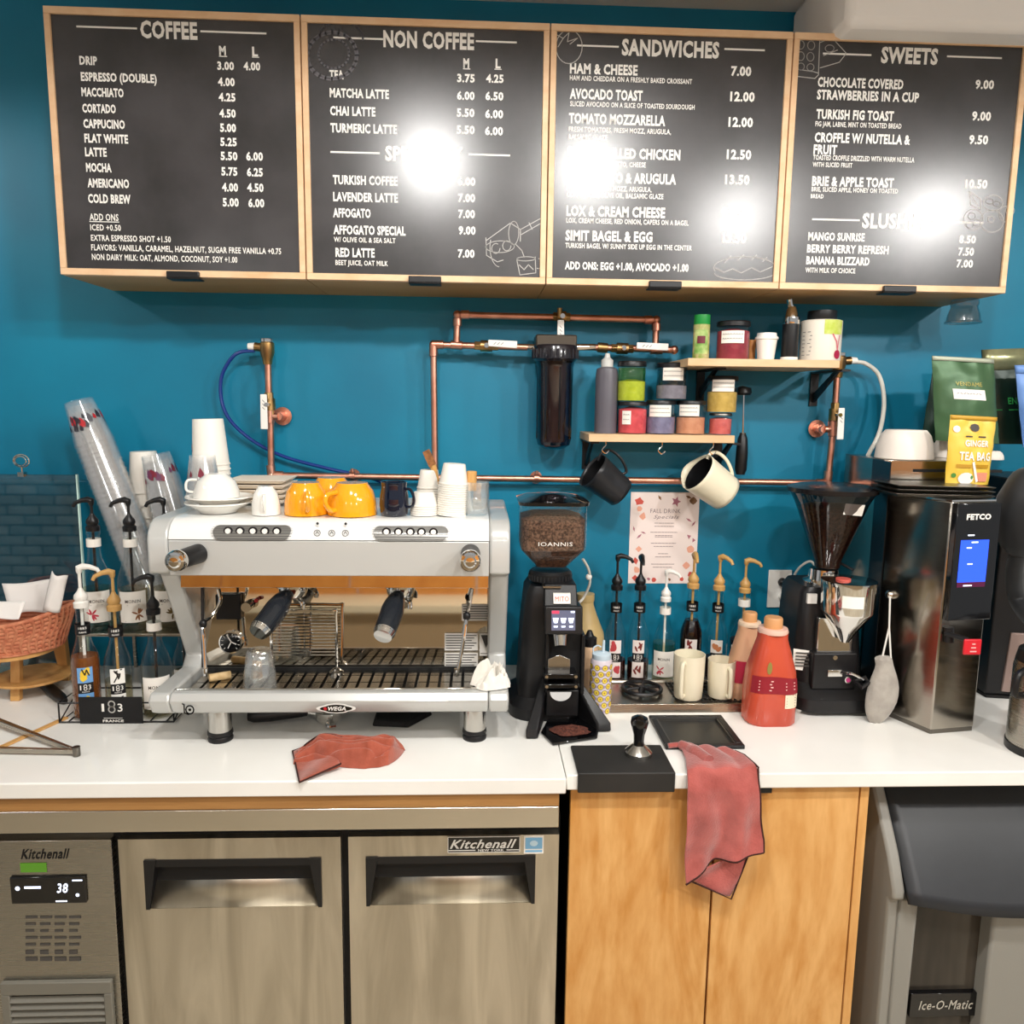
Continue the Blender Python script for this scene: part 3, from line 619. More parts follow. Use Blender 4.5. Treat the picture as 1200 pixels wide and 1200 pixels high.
# badge and emblem on the front
yb = MY0-.0015; zc = at(394, 830, MY0).z; xc = at(394, 830, MY0).x; mb = MB()
f = flat(yb); pts = [(xc+math.copysign(abs(math.cos(a))**1.3, math.cos(a))*.044, zc+math.sin(a)*.0115*(1 if abs(math.cos(a)) < .7 else .8)) for a in [math.tau*i/32 for i in range(32)]]
mb.prism(pts, 'y', yb, MY0); bdg = mb.build('badge', mat('silver_print', 'e4e2dc', .3), t, label='black oval maker badge with red and white lettering')
mb = MB(); mb.prism([(xc+(p[0]-xc)*.82, zc+(p[1]-zc)*.78) for p in pts], 'y', yb-.0008, yb); mb.build('badge_field', BLKG, bdg)
mb = MB(); write(mb, 'WEGA', flat(yb-.0012), xc-.018, zc-.004, .04, .009, .03, .2); mb.build('lettering', CHALKW, bdg)
mb = MB(); blob(mb, flat(yb-.0012), xc-.024, zc, .004, 8); mb.build('red_mark', mat('red_print', 'b5222a', .4), bdg)
x = at(220, 831, MY0).x; z = at(220, 831, MY0).z; mb = MB(); f = flat(yb)
stroke(mb, f, [(x-.011, z+.013), (x-.007, z+.011), (x-.007, z-.008), (x+.002, z-.012)], .003); stroke(mb, f, arc(x+.005, z-.001, .0085, .0095, -200, 160, 20), .003); blob(mb, f, x+.005, z-.001, .0035, 8); mb.build('emblem', BLKG, t)
# group heads and portafilters on the machine (parts: locked in place)
def group(px, handle_to, spout=True):
    g = at(px, 690, 1.80); gx = g.x; z0 = 1.262
    gh = MB().cyl((gx, 1.83, z0), (gx, 1.83, Z675+.02), .036, n=32).build('group_head', CHROME, t)
    MB().lathe([(.036, 0), (.042, .002), (.042, .016), (.036, .018)], 32, Matrix.Translation((gx, 1.83, z0-.006))).build('group_collar', CHROME, gh)
    pf = MB().lathe([(.0001, -.03), (.02, -.03), (.03, -.024), (.034, -.012), (.034, 0)], 28, Matrix.Translation((gx, 1.83, z0-.004))).build('portafilter_basket', CHROME, t)
    a = Vector((gx, 1.795, z0-.014)); b = Vector(handle_to); d = (b-a)
    pts = smooth_path([a, a+d*.25+Vector((0, 0, .004)), a+d*.6+Vector((0, 0, 0)), b], 6); n = len(pts)
    rs = [.011+.013*min(1, (i/n)*2.0)+.003*math.sin(math.pi*i/n) for i in range(n)]
    MB().tube(pts, rs, 18).build('portafilter_handle', mat('handle_black', '20242a', .22, coat=.4), pf)
    e = d.normalized(); MB().cyl(b-e*.004, b+e*.010, .0255, .021, 22).build('handle_cap', CHROME, pf)
    MB().cyl(a-e*.01, a+e*.02, .011, n=14).build('collar', mat('copper_dark', '7a3a28', .3, .7), pf)
    if spout:
        for s in (-1, 1):
            MB().tube(smooth_path([(gx, 1.83, z0-.03), (gx+s*.012, 1.83, z0-.036), (gx+s*.022, 1.828, z0-.046), (gx+s*.022, 1.828, z0-.06)], 4), .006, 10).build('spout', CHROME, pf)
group(340, at(305, 738, 1.70)); group(468, at(450, 742, 1.69))
# steam wands
def wand(pts, jr):
    P = [at(x, y, Y) for x, y, Y in pts]
    wd = MB().tube(smooth_path(P, 6), .0045, 10).build('steam_wand', CHROME, t)
    p = P[jr]; MB().ball(p, .009, .009, .011).build('wand_joint', BLK, wd)
    e = P[-1]; MB().cyl(e, e+Vector((0, 0, .018)), .006, n=10).build('wand_tip', CHROME, wd)
wand([(256, 690, 1.80), (258, 705, 1.80), (248, 722, 1.78), (238, 731, 1.76), (239, 755, 1.75), (241, 792, 1.74)], 3)
wand([(553, 690, 1.80), (551, 705, 1.79), (547, 722, 1.77), (544, 745, 1.76), (540, 770, 1.755), (535, 792, 1.75)], 2)
MB().cyl(at(237, 688, 1.78), at(238, 782, 1.76), .0035, n=8).build('hose', BLK, t)
# hot water valve, gauge, label stickers on the mirror
a, b, c, d = ext(254, 696, 283, 725, 1.895); rbox(a, b, 1.885, 1.905, c, d).build('valve_plate', BLK, t, bevel=.003)
p = at(288, 712, 1.87); MB().cyl(p, p+Vector((0, .03, 0)), .012, n=18).build('water_knob', CHROME, t)
p = at(300, 704, 1.88); MB().cyl(p, p+Vector((0, .02, 0)), .005, n=12).build('red_button', mat('red_print', 'b5222a', .4), t)
p = at(270, 753, 1.888); gz = MB().cyl(p, p+Vector((0, .015, 0)), .026, n=32).build('pressure_gauge', BLKG, t)
MB().lathe([(.0255, 0), (.0285, .001), (.0285, .016), (.0255, .016)], 32, Matrix.Translation(p+Vector((0, .014, 0))) @ Matrix.Rotation(math.pi/2, 4, 'X')).build('gauge_ring', CHROME, gz)
mb = MB(); f = plane_fn(p+Vector((0, -.001, 0)), (1, 0, 0), (0, 0, 1))
stroke(mb, f, [(-.008, .02), (.002, .002)], .003); stroke(mb, f, [(.002, .002), (.014, -.004)], .003); stroke(mb, f, [(.002, .002), (-.006, -.014)], .0025)
for a in range(-45, 226, 30): r = math.radians(a); stroke(mb, f, [(.019*math.cos(r), .019*math.sin(r)), (.023*math.cos(r), .023*math.sin(r))], .0015)
mb.build('gauge_needle', CHALKW, gz)
for (q0, r0, q1, r1) in ((541, 709, 578, 728), (521, 742, 560, 762), (521, 764, 560, 784), (562, 742, 577, 768)):
    a, b, c, d = ext(q0, r0, q1, r1, 1.895); zc_ = (c+d)/2; Y = mirY(zc_)-.004
    s = rbox(a, b, Y, Y+.001, c, d).build('warning_sticker', mat('sticker_grey', 'd9d6cf', .4), t)
    mb = MB(); f = flat(Y-.0008)
    if q0 == 562: mb.add([f(a+.003, d-.004), f(b-.003, d-.004), f((a+b)/2, c+(d-c)*.35)], [(0, 1, 2)]); stroke(mb, f, [(a+.003, c+.006), (b-.003, c+.006)], .002)
    else:
        for i in range(6):
            z = d-(d-c)*(i+.8)/6.8; stroke(mb, f, [(a+.004, z), (b-.004-(i*7 % 3)*.006, z)], .0022)
    mb.build('print', mat('dark_print', '3d3b39', .5), s)
# ------- things on the drip tray
def cup_prof(h, r0, r1, tw=.002): return [(.0001, 0), (r0, 0), (r1, h), (r1-tw, h), (r0-tw, tw), (.0001, tw)]
def glass_up(name, label, p, h, r0, r1, flip=False, cat='glass'):
    t = thing(name, label, cat, p); M = Matrix.Translation(p)
    if flip: M = M @ Matrix.Translation((0, 0, h)) @ Matrix.Rotation(math.pi, 4, 'X')
    K = [(0, .0001), (0, r0*.9), (.05, r0), (.3, r0*1.10), (.62, r0+(r1-r0)*.72), (.7, r0+(r1-r0)*.8), (1, r1), (1, r1-.0022), (.7, r1*.9), (.3, r0*.98), (.12, r0*.7), (.10, .0001)]
    def fn(u, v):
        i = min(int(v*(len(K)-1)+1e-6), len(K)-2); f = v*(len(K)-1)-i; z = K[i][0]*(1-f)+K[i+1][0]*f; r = K[i][1]*(1-f)+K[i+1][1]*f
        a = math.tau*u; r *= 1+(.055*abs(math.cos(5*a)) if z < .66 else 0)
        return M @ Vector((r*math.cos(a), r*math.sin(a), h*z))
    MB().grid(fn, 40, len(K)-1, True).build('bowl', FACET, t, sharp=25); return t
p = atz(305, 806, ZG); g1 = glass_up('tumbler', 'upside-down faceted glass tumbler on the espresso machine drip tray', p, .094, .028, .039, True)
p = atz(258, 797, ZG); t = MB().cyl((p.x-.022, p.y-.012, p.z+.0095), (p.x+.022, p.y+.012, p.z+.0095), .0095, n=16).build('cork', mat('cork', 'd9bb8c', .7, noise=(60, 'c29f6c', 3)), bevel=.0015)
tag(t, 'pale cork stopper lying on the drip tray', 'cork')
# wire rack leaning on the mirror
t = thing('wire_rack', 'chrome wire rack standing against the mirrored back of the espresso machine', 'rack', atz(365, 778, ZG))
a, b, c, d = ext(318, 716, 394, 770, 1.86); mb = MB(); 
mb.tube(smooth_path([(a, 1.86, c), (a, 1.86, d-.01), (a+.01, 1.86, d), (b-.01, 1.86, d), (b, 1.86, d-.01), (b, 1.86, ZG+.002)], 3), .004, 8); mb.build('frame', CHROME, t)
for i in range(14):
    z = c+(d-c)*(i+.6)/14.6; MB().cyl((a, 1.861, z), (b, 1.861, z), .0016, n=6).build('wire', CHROME, t)
MB().cyl(((a+b)/2, 1.864, c), ((a+b)/2, 1.864, d), .002, n=6).build('upright', CHROME, t)
MB().lathe([(.0001, 0), (.018, 0), (.018, .006), (.008, .014), (.0001, .016)], 18, Matrix.Translation((b, 1.855, ZG))).build('foot', CHROME, t)
# white cloth on the right corner
from mathutils import noise as NZ
def crumple(c, rx, ry, h, seed, nu=110, nv=44, fold=(3, 9), amp=.6, rot=0):
    """a heap of cloth: a low mound with deep curving folds"""
    c = Vector(c); so = Vector((seed*3.1, seed*1.7, seed))
    def fn(u, v):
        a = math.tau*u; r = v**.8
        k = 1+.30*NZ.noise(Vector((math.cos(a)*1.5, math.sin(a)*1.5, seed*2.0)))+.12*NZ.noise(Vector((math.cos(a)*5, math.sin(a)*5, seed)))
        x = r*k*math.cos(a); y = r*k*math.sin(a)
        q = Vector((x*fold[0], y*fold[1], 0))*.42+so
        wv = Vector((NZ.noise(q*.7), NZ.noise(q*.7+Vector((5, 5, 5))), 0))*1.2
        rd = 1-min(1, abs(NZ.noise(q+wv))*3.4)
        rd2 = 1-min(1, abs(NZ.noise(q*2.1+wv*1.5+Vector((9, 2, 1))))*3)
        env = max(0, 1-v**2.6)
        z = h*env*(.30+amp*rd+.22*rd2+.25*NZ.noise(q*.5)) + .003*(1-v)
        X, Y = x*rx, y*ry
        return c+Vector((X*math.cos(rot)-Y*math.sin(rot), X*math.sin(rot)+Y*math.cos(rot), max(z, .0008)))
    return MB().grid(fn, nu, nv, True)
pc = at(577, 800, 1.69); t = crumple((pc.x, 1.715, Z785+.001), .050, .034, .055, 3, fold=(4, 4), amp=.8).build('cleaning_cloth', mat('white_cloth', 'efeae0', .9, bump=(250, .5), sheen=.4), sub=1); tag(t, 'white bunched-up cloth on the right corner of the espresso machine', 'cloth')
recenter(t, (pc.x, 1.71, Z785))

# ------- things on top of the machine
ZM = ZT+.0015
def on_top(px, Y): p = at(px, 600, Y); return Vector((p.x, Y, ZM))
def sz(p): return mpp(p)
RAIL = thing('gallery_rail', 'thin chrome rail around the top of the espresso machine', 'rail', (XC, 1.95, ZT)) if False else None
def demitasse(name, label, px, w, h, Y, m, group=None, flip=True, handle=0, cat='cup', prof=None, spots=False):
    p = on_top(px, Y); s = mpp(p); r = w*s/2; H = h*s
    t = thing(name, label, cat, p, group)
    pr = prof or [(.0001, 0), (.55, 0), (.6, .06), (.86, .3), (.98, .65), (1, 1), (.95, 1), (.9, .65), (.55, .1), (.0001, .08)]
    M = Matrix.Translation(p) @ Matrix.Translation((0, 0, H if flip else 0)) @ (Matrix.Rotation(math.pi, 4, 'X') if flip else Matrix.Identity(4))
    MB().lathe([(r*a, H*b) for a, b in pr], 32, M).build('bowl', m, t)
    a = math.radians(handle); c, si = math.cos(a), math.sin(a); k = r*.93
    pts = [(k*.95, .25), (k+.45*r, .3), (k+.55*r, .55), (k+.3*r, .78), (k*.95, .8)]
    if flip: pts = [(x, 1-z) for x, z in pts]
    MB().tube(smooth_path([p+Vector((x*c, x*si, z*H)) for x, z in pts], 5), r*.1, 10).build('handle', m, t)
    return t
DEM = [(.0001, 0), (.5, 0), (.55, .06), (.8, .25), (.97, .6), (1, 1), (.94, 1), (.9, .6), (.5, .1), (.0001, .08)]
demitasse('espresso_cup', 'small white cup upside down left of the orange cups', 312, 33, 33, 1.79, WCER, handle=-80, prof=DEM)
ORG = [(.0001, 0), (.62, 0), (.66, .06), (.86, .25), (.98, .6), (1, 1), (.95, 1), (.92, .6), (.6, .1), (.0001, .08)]
demitasse('cappuccino_cup', 'orange cup upside down beside the small white cup', 359, 50, 37, 1.80, YEL, 'orange cups on the espresso machine', handle=-75, prof=ORG)
demitasse('cappuccino_cup', 'orange cup upside down beside the navy mug', 413, 57, 37, 1.80, YEL, 'orange cups on the espresso machine', handle=-125, prof=ORG)
demitasse('cappuccino_cup', 'orange cup upside down in the back row behind the two front ones', 389, 50, 36, 1.90, YEL, 'orange cups on the espresso machine', handle=90, prof=ORG)
demitasse('mug', 'glossy navy mug upright on the espresso machine', 462, 34, 39, 1.79, NAVY, handle=-20, flip=False, prof=[(.0001, 0), (.86, 0), (.93, .05), (1, .3), (.97, .6), (.86, .85), (.9, 1), (.84, 1), (.8, .85), (.9, .4), (.8, .1), (.0001, .08)])
# nested paper and plastic cups: every cup is its own object
def cup_mesh(h, r0, r1, rim, m, n=24, name='cup_body'):
    """upside-down cup, origin at its rim centre"""
    mb = MB(); mb.lathe([(.0001, h), (r0, h), (r0+.0008, h-.002), (r1, .004), (r1+rim, .003), (r1+rim, 0), (r1-.0006, 0), (r0-.001, h-.004), (.0001, h-.004)], n); return mb
def cup_stack(name, base, axis, count, pitch, h, r0, r1, m, labels, group, cat='cup', rim=.0018, printed=None, lean=0):
    ax = Vector(axis).normalized(); q = ax.to_track_quat('Z', 'Y'); base = Vector(base); proto = None; out = []
    for i in range(count):
        lab = labels[1] if i == count-1 else labels[0]
        if i == 0:
            proto = thing(name, lab, cat, base, group); proto.rotation_mode = 'QUATERNION'; proto.rotation_quaternion = q
            cup_mesh(h, r0, r1, rim, m).build('cup_body', m, proto, world=False); o = proto
        else:
            o = clone(proto, base+ax*pitch*i, label=lab); o.rotation_quaternion = q
        out.append(o)
    if printed: printed(out[-1], h, r0, r1)
    return out
HOT = mat('paper_cup', 'f1ece2', .5)
def cone_fn(h, r0, r1, a0, o=.0008): return lambda u, v: ((r1+(r0-r1)*v/h+o)*math.cos(a0+u/r1), (r1+(r0-r1)*v/h+o)*math.sin(a0+u/r1), v)
def hotprint(o, h, r0, r1):
    f = cone_fn(h, r0, r1, math.radians(-70)); mb = MB()
    blob(mb, f, .0, h*.34, .013, 12, .8, 1); mb.build('dark_emblem', mat('grey_print', '4c4946', .5), o, world=False)
    mb = MB(); f2 = cone_fn(h, r0, r1, math.radians(-70), .0014); blob(mb, f2, 0, h*.40, .0115, 10, .85, .8); mb.build('red_emblem', mat('coral_print', 'c4584c', .5), o, world=False)
    mb = MB()
    for i in range(3): stroke(mb, f, [(-.018, h*(.62+.09*i)), (.012, h*(.62+.09*i))], .0018)
    mb.build('print', mat('grey_print', '4c4946', .5), o, world=False)
p = on_top(251, 2.02); s = mpp(p)
cup_stack('paper_cup', p, (-.03, 0, 1), 8, .0135, .118, 16.5*s, 20.5*s, HOT, ['large white paper cup nested below the top one, behind the white plates', 'topmost large white paper cup with red emblem, left on the espresso machine'], 'large white paper cups on the espresso machine', printed=hotprint)
def coldprint(cols):
    def f_(o, h, r0, r1):
        rnd = random.Random(5)
        for c in cols:
            mb = MB()
            for i in range(9):
                a = rnd.uniform(0, math.tau); blob(mb, cone_fn(h, r0, r1, a, .0007), 0, h*rnd.uniform(.35, .62), rnd.uniform(.006, .013), 7, .8, 1.3, jag=.3)
            mb.build('print', c, o, world=False)
    return f_
PR1 = mat('berry_print', '7a2436', .4); PR2 = mat('charcoal_print', '2c2a33', .4)
p = on_top(240, 1.93); s = mpp(p)
cup_stack('plastic_cup', p, (0, 0, 1), 3, .010, .105, 14*s, 20*s, PLAST, ['clear plastic cup nested under the top one, behind the white bowl', 'topmost clear plastic cup with berry print, behind the white bowl'], 'short stack of clear cups on the espresso machine', printed=coldprint([PR1]))
# tall leaning stacks left of the machine, standing on a steel riser behind the syrups
zR = at(140, 740, 1.96).z
def b_at(px, Y): 
    p = at(px, 735, Y)
    for _ in range(6): p = at(px, 735+((p.z-zR-.004)/mpp(p)), Y) if abs(p.z-zR-.004) > 1e-4 else p
    d = 0
    y = 735.0
    for _ in range(20):
        p = at(px, y, Y); y += (p.z-zR-.016)/mpp(p)
    return p
b0 = b_at(187, 2.13); b1 = at(92, 470, 2.13); ax = b1-b0; L = ax.length-.118; nc = 34
cup_stack('plastic_cup', b0, ax, nc, L/(nc-1), .118, .036, .050, PLAST, ['clear plastic cup nested inside the tall leaning stack', 'topmost printed clear cup of the tall leaning stack'], 'tall leaning stack of clear cups', printed=coldprint([mat('red_print', 'b5222a', .4), PR2, PR2]))
b0 = b_at(232, 2.12); b1 = at(183, 534, 2.12); ax = b1-b0; L = ax.length-.11
cup_stack('plastic_cup', b0, ax, 20, L/19, .115, .036, .050, PLAST, ['clear plastic cup nested inside the shorter leaning stack', 'topmost clear cup of the shorter leaning stack beside the espresso machine'], 'shorter leaning stack of clear cups', printed=coldprint([mat('plum_print', '6a3c5c', .4), PR1]))
b0 = b_at(182, 2.20); b1 = at(168, 531, 2.20); ax = b1-b0; L = ax.length-.11
cup_stack('paper_cup', b0, ax, 10, L/9, .115, .034, .045, HOT, ['white paper cup nested behind the shorter clear cup stack', 'topmost white paper cup behind the shorter clear cup stack'], 'white paper cups behind the clear stack')
t = thing('steel_riser', 'low steel riser behind the front syrup bottles carrying bottles and leaning cups', 'riser', (at(165, 760, 2.1).x, 2.09, TOP))
a = at(92, 740, 1.95).x; b = at(262, 740, 2.1).x
rbox(a, b, 1.94, 2.25, zR-.008, zR).build('riser_top', SS, t, bevel=.002)
for x in (a+.004, b-.008):
    for y in (1.945, 2.24): MB().box(x, x+.008, y-.004, y+.004, TOP, zR-.008).build('leg', SS, t)
# small white cups and tall stack, right end of the machine top
p = on_top(497, 1.80); s = mpp(p)
cup_stack('sample_cup', p, (0, 0, 1), 5, .0052, .033, 11.5*s, 15.5*s, HOT, ['small white sample cup in the short stack beside the navy mug', 'topmost small sample cup of the short stack beside the navy mug'], 'short stack of sample cups')
p = on_top(503, 1.88); s = mpp(p)
cup_stack('sample_cup', p, (0, 0, 1), 10, .006, .045, 10*s, 13.5*s, HOT, ['small white cup in the middle stack below the wooden brush', 'topmost small white cup of the middle stack below the wooden brush'], 'middle stack of small cups')
p = on_top(529, 1.80); s = mpp(p)
cup_stack('sample_cup', p, (.06, 0, 1), 15, .0052, .048, 12.5*s, 16.5*s, HOT, ['white cup in the tall stack left of the glass tumbler', 'topmost white cup of the tall stack left of the glass tumbler'], 'tall stack of white cups beside the tumbler')
# white bowl and plates left end
def plate(name, label, px, Y, z, w, hgt, cat='plate', m=WCER, grp=None):
    p = on_top(px, Y); p.z = z; r = w*mpp(p)/2; t = thing(name, label, cat, p, grp)
    MB().lathe([(.0001, 0), (r*.55, 0), (r*.62, hgt*.3), (r, hgt), (r-.001, hgt+.003), (r*.6, hgt*.45), (.0001, hgt*.3)], 40, Matrix.Translation(p)).build('dish', m, t); return t
plate('saucer', 'white saucer at the bottom of the pair under the white cup', 256, 1.82, ZM, 74, .022)
plate('saucer', 'white saucer directly under the upturned white cup', 258, 1.82, ZM+.018, 76, .018)
p = on_top(255, 1.82); p.z = ZM+.036; s = mpp(p); t = thing('cappuccino_cup', 'white cup upside down on two saucers at the left end of the espresso machine', 'cup', p)
H = 27*s; M = Matrix.Translation(p+Vector((0, 0, H))) @ Matrix.Rotation(math.pi, 4, 'X'); r = 26*s
MB().lathe([(.0001, 0), (r*.45, 0), (r*.5, H*.06), (r*.8, H*.3), (r*.97, H*.7), (r, H), (r*.95, H), (r*.9, H*.6), (.0001, H*.1)], 32, M).build('bowl', WCER, t)
MB().tube(smooth_path([p+Vector((-r*.9, -.01, H*.2)), p+Vector((-r*1.25, -.012, H*.3)), p+Vector((-r*1.2, -.012, H*.7)), p+Vector((-r*.8, -.008, H*.75))], 5), .003, 8).build('handle', WCER, t)
TRY = mat('cream_tray', 'f0e4d2', .5)
for i in range(5):
    a, b = at(270, 590, 1.97).x, at(340, 590, 1.97).x; z = ZM+.006+i*.0125
    mb = MB(); mb.hexa([(a+.01, 1.93, z), (b-.01, 1.93, z), (b-.01, 2.06, z), (a+.01, 2.06, z), (a, 1.92, z+.008), (b, 1.92, z+.008), (b, 2.07, z+.008), (a, 2.07, z+.008)])
    o = mb.build('serving_tray', TRY, bevel=.0015); recenter(o, ((a+b)/2, 2.0, z))
    tag(o, 'topmost cream tray of the stack behind the small white cup' if i == 4 else 'cream tray in the stack behind the small white cup', 'tray', 'stacked cream trays on the espresso machine')
# glass with corks and brush
p = on_top(559, 1.80); glass_up('tumbler', 'faceted glass tumbler on the espresso machine beside the tall white cup stack', p, 39*mpp(p), .024, .029)
o = MB().cyl(at(552, 575, 1.81), at(553, 552, 1.81), .0125, .012, 16).build('wooden_peg', BAM, bevel=.002); tag(o, 'pale wooden peg standing in the tumbler on the espresso machine', 'peg')
t = thing('wooden_brush', 'small wooden brush sticking up behind the white cup stacks', 'brush', on_top(508, 1.86))
MB().tube([at(520, 606, 1.87), at(512, 560, 1.87), at(507, 545, 1.87)], [.005, .005, .009], 10).build('handle', BAM, t)
MB().hexa([at(503, 548, 1.86), at(511, 543, 1.86), at(511, 543, 1.875), at(503, 548, 1.875), at(495, 530, 1.86), at(503, 526, 1.86), at(503, 526, 1.875), at(495, 530, 1.875)]).build('brush_head', mat('bristle', 'a06a3c', .8, noise=(80, '6f4526', 2)), t)

# ------- cloth and tools around the machine
RUST = mat('rust_cloth', 'a8543f', .95, noise=(40, '93452f', 4), bump=(300, .6), sheen=.5)
HEM = mat('dark_hem', '3a1a14', .9)
pc = atz(408, 890); t = thing('cleaning_cloth', 'rust-red cloth folded in a heap on the worktop in front of the espresso machine', 'cloth', pc)
kA = [atz(348, 888), atz(372, 884), atz(400, 887), atz(432, 889), atz(458, 886), atz(474, 880)]
kW = [.034, .042, .050, .052, .046, .020]
def clothfn(u, v):
    n = len(kA)-1; f = min(u*n, n-1e-6); i = int(f); f -= i; f = f*f*(3-2*f) if 0 else f
    c = kA[i]*(1-f)+kA[i+1]*f; w_ = kW[i]*(1-f)+kW[i+1]*f
    if u > .8: w_ *= math.sqrt(max(1-((u-.8)/.2)**2, .0))*.98+.02
    s_ = 2*v-1; ph = .9*math.sin(2.4*u+.5)+.5*NZ.noise(Vector((u*3, v*2, 4)))
    rid = abs(math.sin(math.pi*(2.1*v+ph)))**.6; rid2 = abs(math.sin(math.pi*(5.2*v-1.3*ph+.3)))**.7
    env = max(0, 1-s_**6)*min(1, (1-u)*7)*min(1, .35+u*3)
    z = (.044+.012*NZ.noise(Vector((u*4, v*3, 8))))*env*(.30+.50*rid+.24*rid2)
    return c+Vector((.006*NZ.noise(Vector((u*6, v*5, 1))), s_*w_+.006*NZ.noise(Vector((u*9, v, 2))), max(z, .001)))
MB().grid(clothfn, 70, 60).build('folded_layers', RUST, t, sub=1)
MB().tube([clothfn(i/30, .72+.05*math.sin(i/4))+Vector((0, -.001, .002)) for i in range(2, 13)], .0018, 6).build('hem', HEM, t)
c1_, c2_, c3_, c4_ = atz(343, 882), atz(351, 919), atz(400, 903), atz(385, 876)
MB().grid(lambda u, v: ((c1_*(1-u)+c4_*u)*(1-v)+(c2_*(1-u)+c3_*u)*v)+Vector((0, 0, .002+.018*u*(1-.4*v)+.004*math.sin(7*v+4*u))), 14, 12).build('corner', RUST, t, solid=.003, sub=1)
MB().tube([c4_+Vector((0, 0, .02)), c1_+Vector((0, 0, .004)), c2_+Vector((0, 0, .004)), c3_+Vector((0, 0, .016))], .0022, 6).build('hem', HEM, t)
def portafilter_loose():
    p = atz(365, 850); t = thing('portafilter', 'spare portafilter with black handle lying under the espresso machine', 'portafilter', p)
    a = atz(288, 852)+Vector((0, .02, .02)); b = atz(358, 848)+Vector((0, .02, .022))
    pts = [a+(b-a)*k for k in (0, .1, .4, .8, 1)]
    MB().tube(pts, [.012, .017, .017, .013, .010], 16).build('handle', BLK, t)
    c = atz(378, 850)+Vector((0, .02, .02))
    MB().lathe([(.0001, -.018), (.024, -.018), (.031, -.008), (.033, .012), (.031, .012), (.028, -.006), (.0001, -.012)], 28, Matrix.Translation(c+Vector((.012, 0, 0)))).build('basket', CHROME, t)
    MB().tube([b, c], .006, 10).build('neck', CHROME, t); MB().tube(smooth_path([c+Vector((.012, -.02, -.012)), c+Vector((.02, -.042, -.013)), c+Vector((.036, -.04, -.012))], 4), .006, 8).build('spout', CHROME, t)
portafilter_loose()
p = atz(470, 852); t = thing('folded_mat', 'black rubber mat folded under the right side of the espresso machine', 'mat', p)
a, b = atz(436, 852), atz(506, 848)
MB().hexa([(a.x, a.y, TOP+.001), (a.x+.09, a.y-.01, TOP+.001), (b.x, b.y+.05, TOP+.001), (a.x, a.y+.12, TOP+.001), (a.x+.005, a.y+.004, TOP+.02), (a.x+.085, a.y-.004, TOP+.014), (b.x-.005, b.y+.05, TOP+.018), (a.x+.005, a.y+.11, TOP+.02)]).build('sheet', BLKM, t, bevel=.004)

# ================================================================== SYRUP BOTTLES
FLW = {'vanilla': ('6fa3d8', 'f0c838'), 'bean': ('f2efe8', '2a2420'), 'rasp': ('f4e9e6', 'c2474e'), 'choc': ('f0e6e0', '7c2c24'), 'spice': ('f0ebe4', 'a8452c'), 'nut': ('f1ebe2', 'c97f52')}
def pump(t, z, m, style, ang, stem=.052, neckr=.0135, ring=True):
    """pump head: collar, stem and spout, on a neck top at height z (local)"""
    c = MB().lathe([(.0001, 0), (neckr+.003, 0), (neckr+.0035, .012), (neckr-.001, .016), (neckr+.002, .022), (neckr+.001, .030), (.007, .040), (.0045, .046), (.0001, .047)], 20, Matrix.Translation((0, 0, z))).build('pump_collar', m, t, world=False)
    a = math.radians(ang); u = Vector((math.cos(a), math.sin(a), 0)); b = Vector((0, 0, z+.044+stem))
    st = MB().cyl((0, 0, z+.04), b, .0035, .0035, 10); st.build('pump_stem', m, t, world=False)
    MB().tube([b+Vector((0, 0, -.012)), b+Vector((0, 0, -.006)), b, b+u*.008+Vector((0, 0, .004)), b+u*.022+Vector((0, 0, .002)), b+u*.038+Vector((0, 0, -.005)), b+u*.043+Vector((0, 0, -.014))],
              [.005, .007, .009, .008, .0062, .005, .0042], 12).build('pump_head', m, t, world=False)
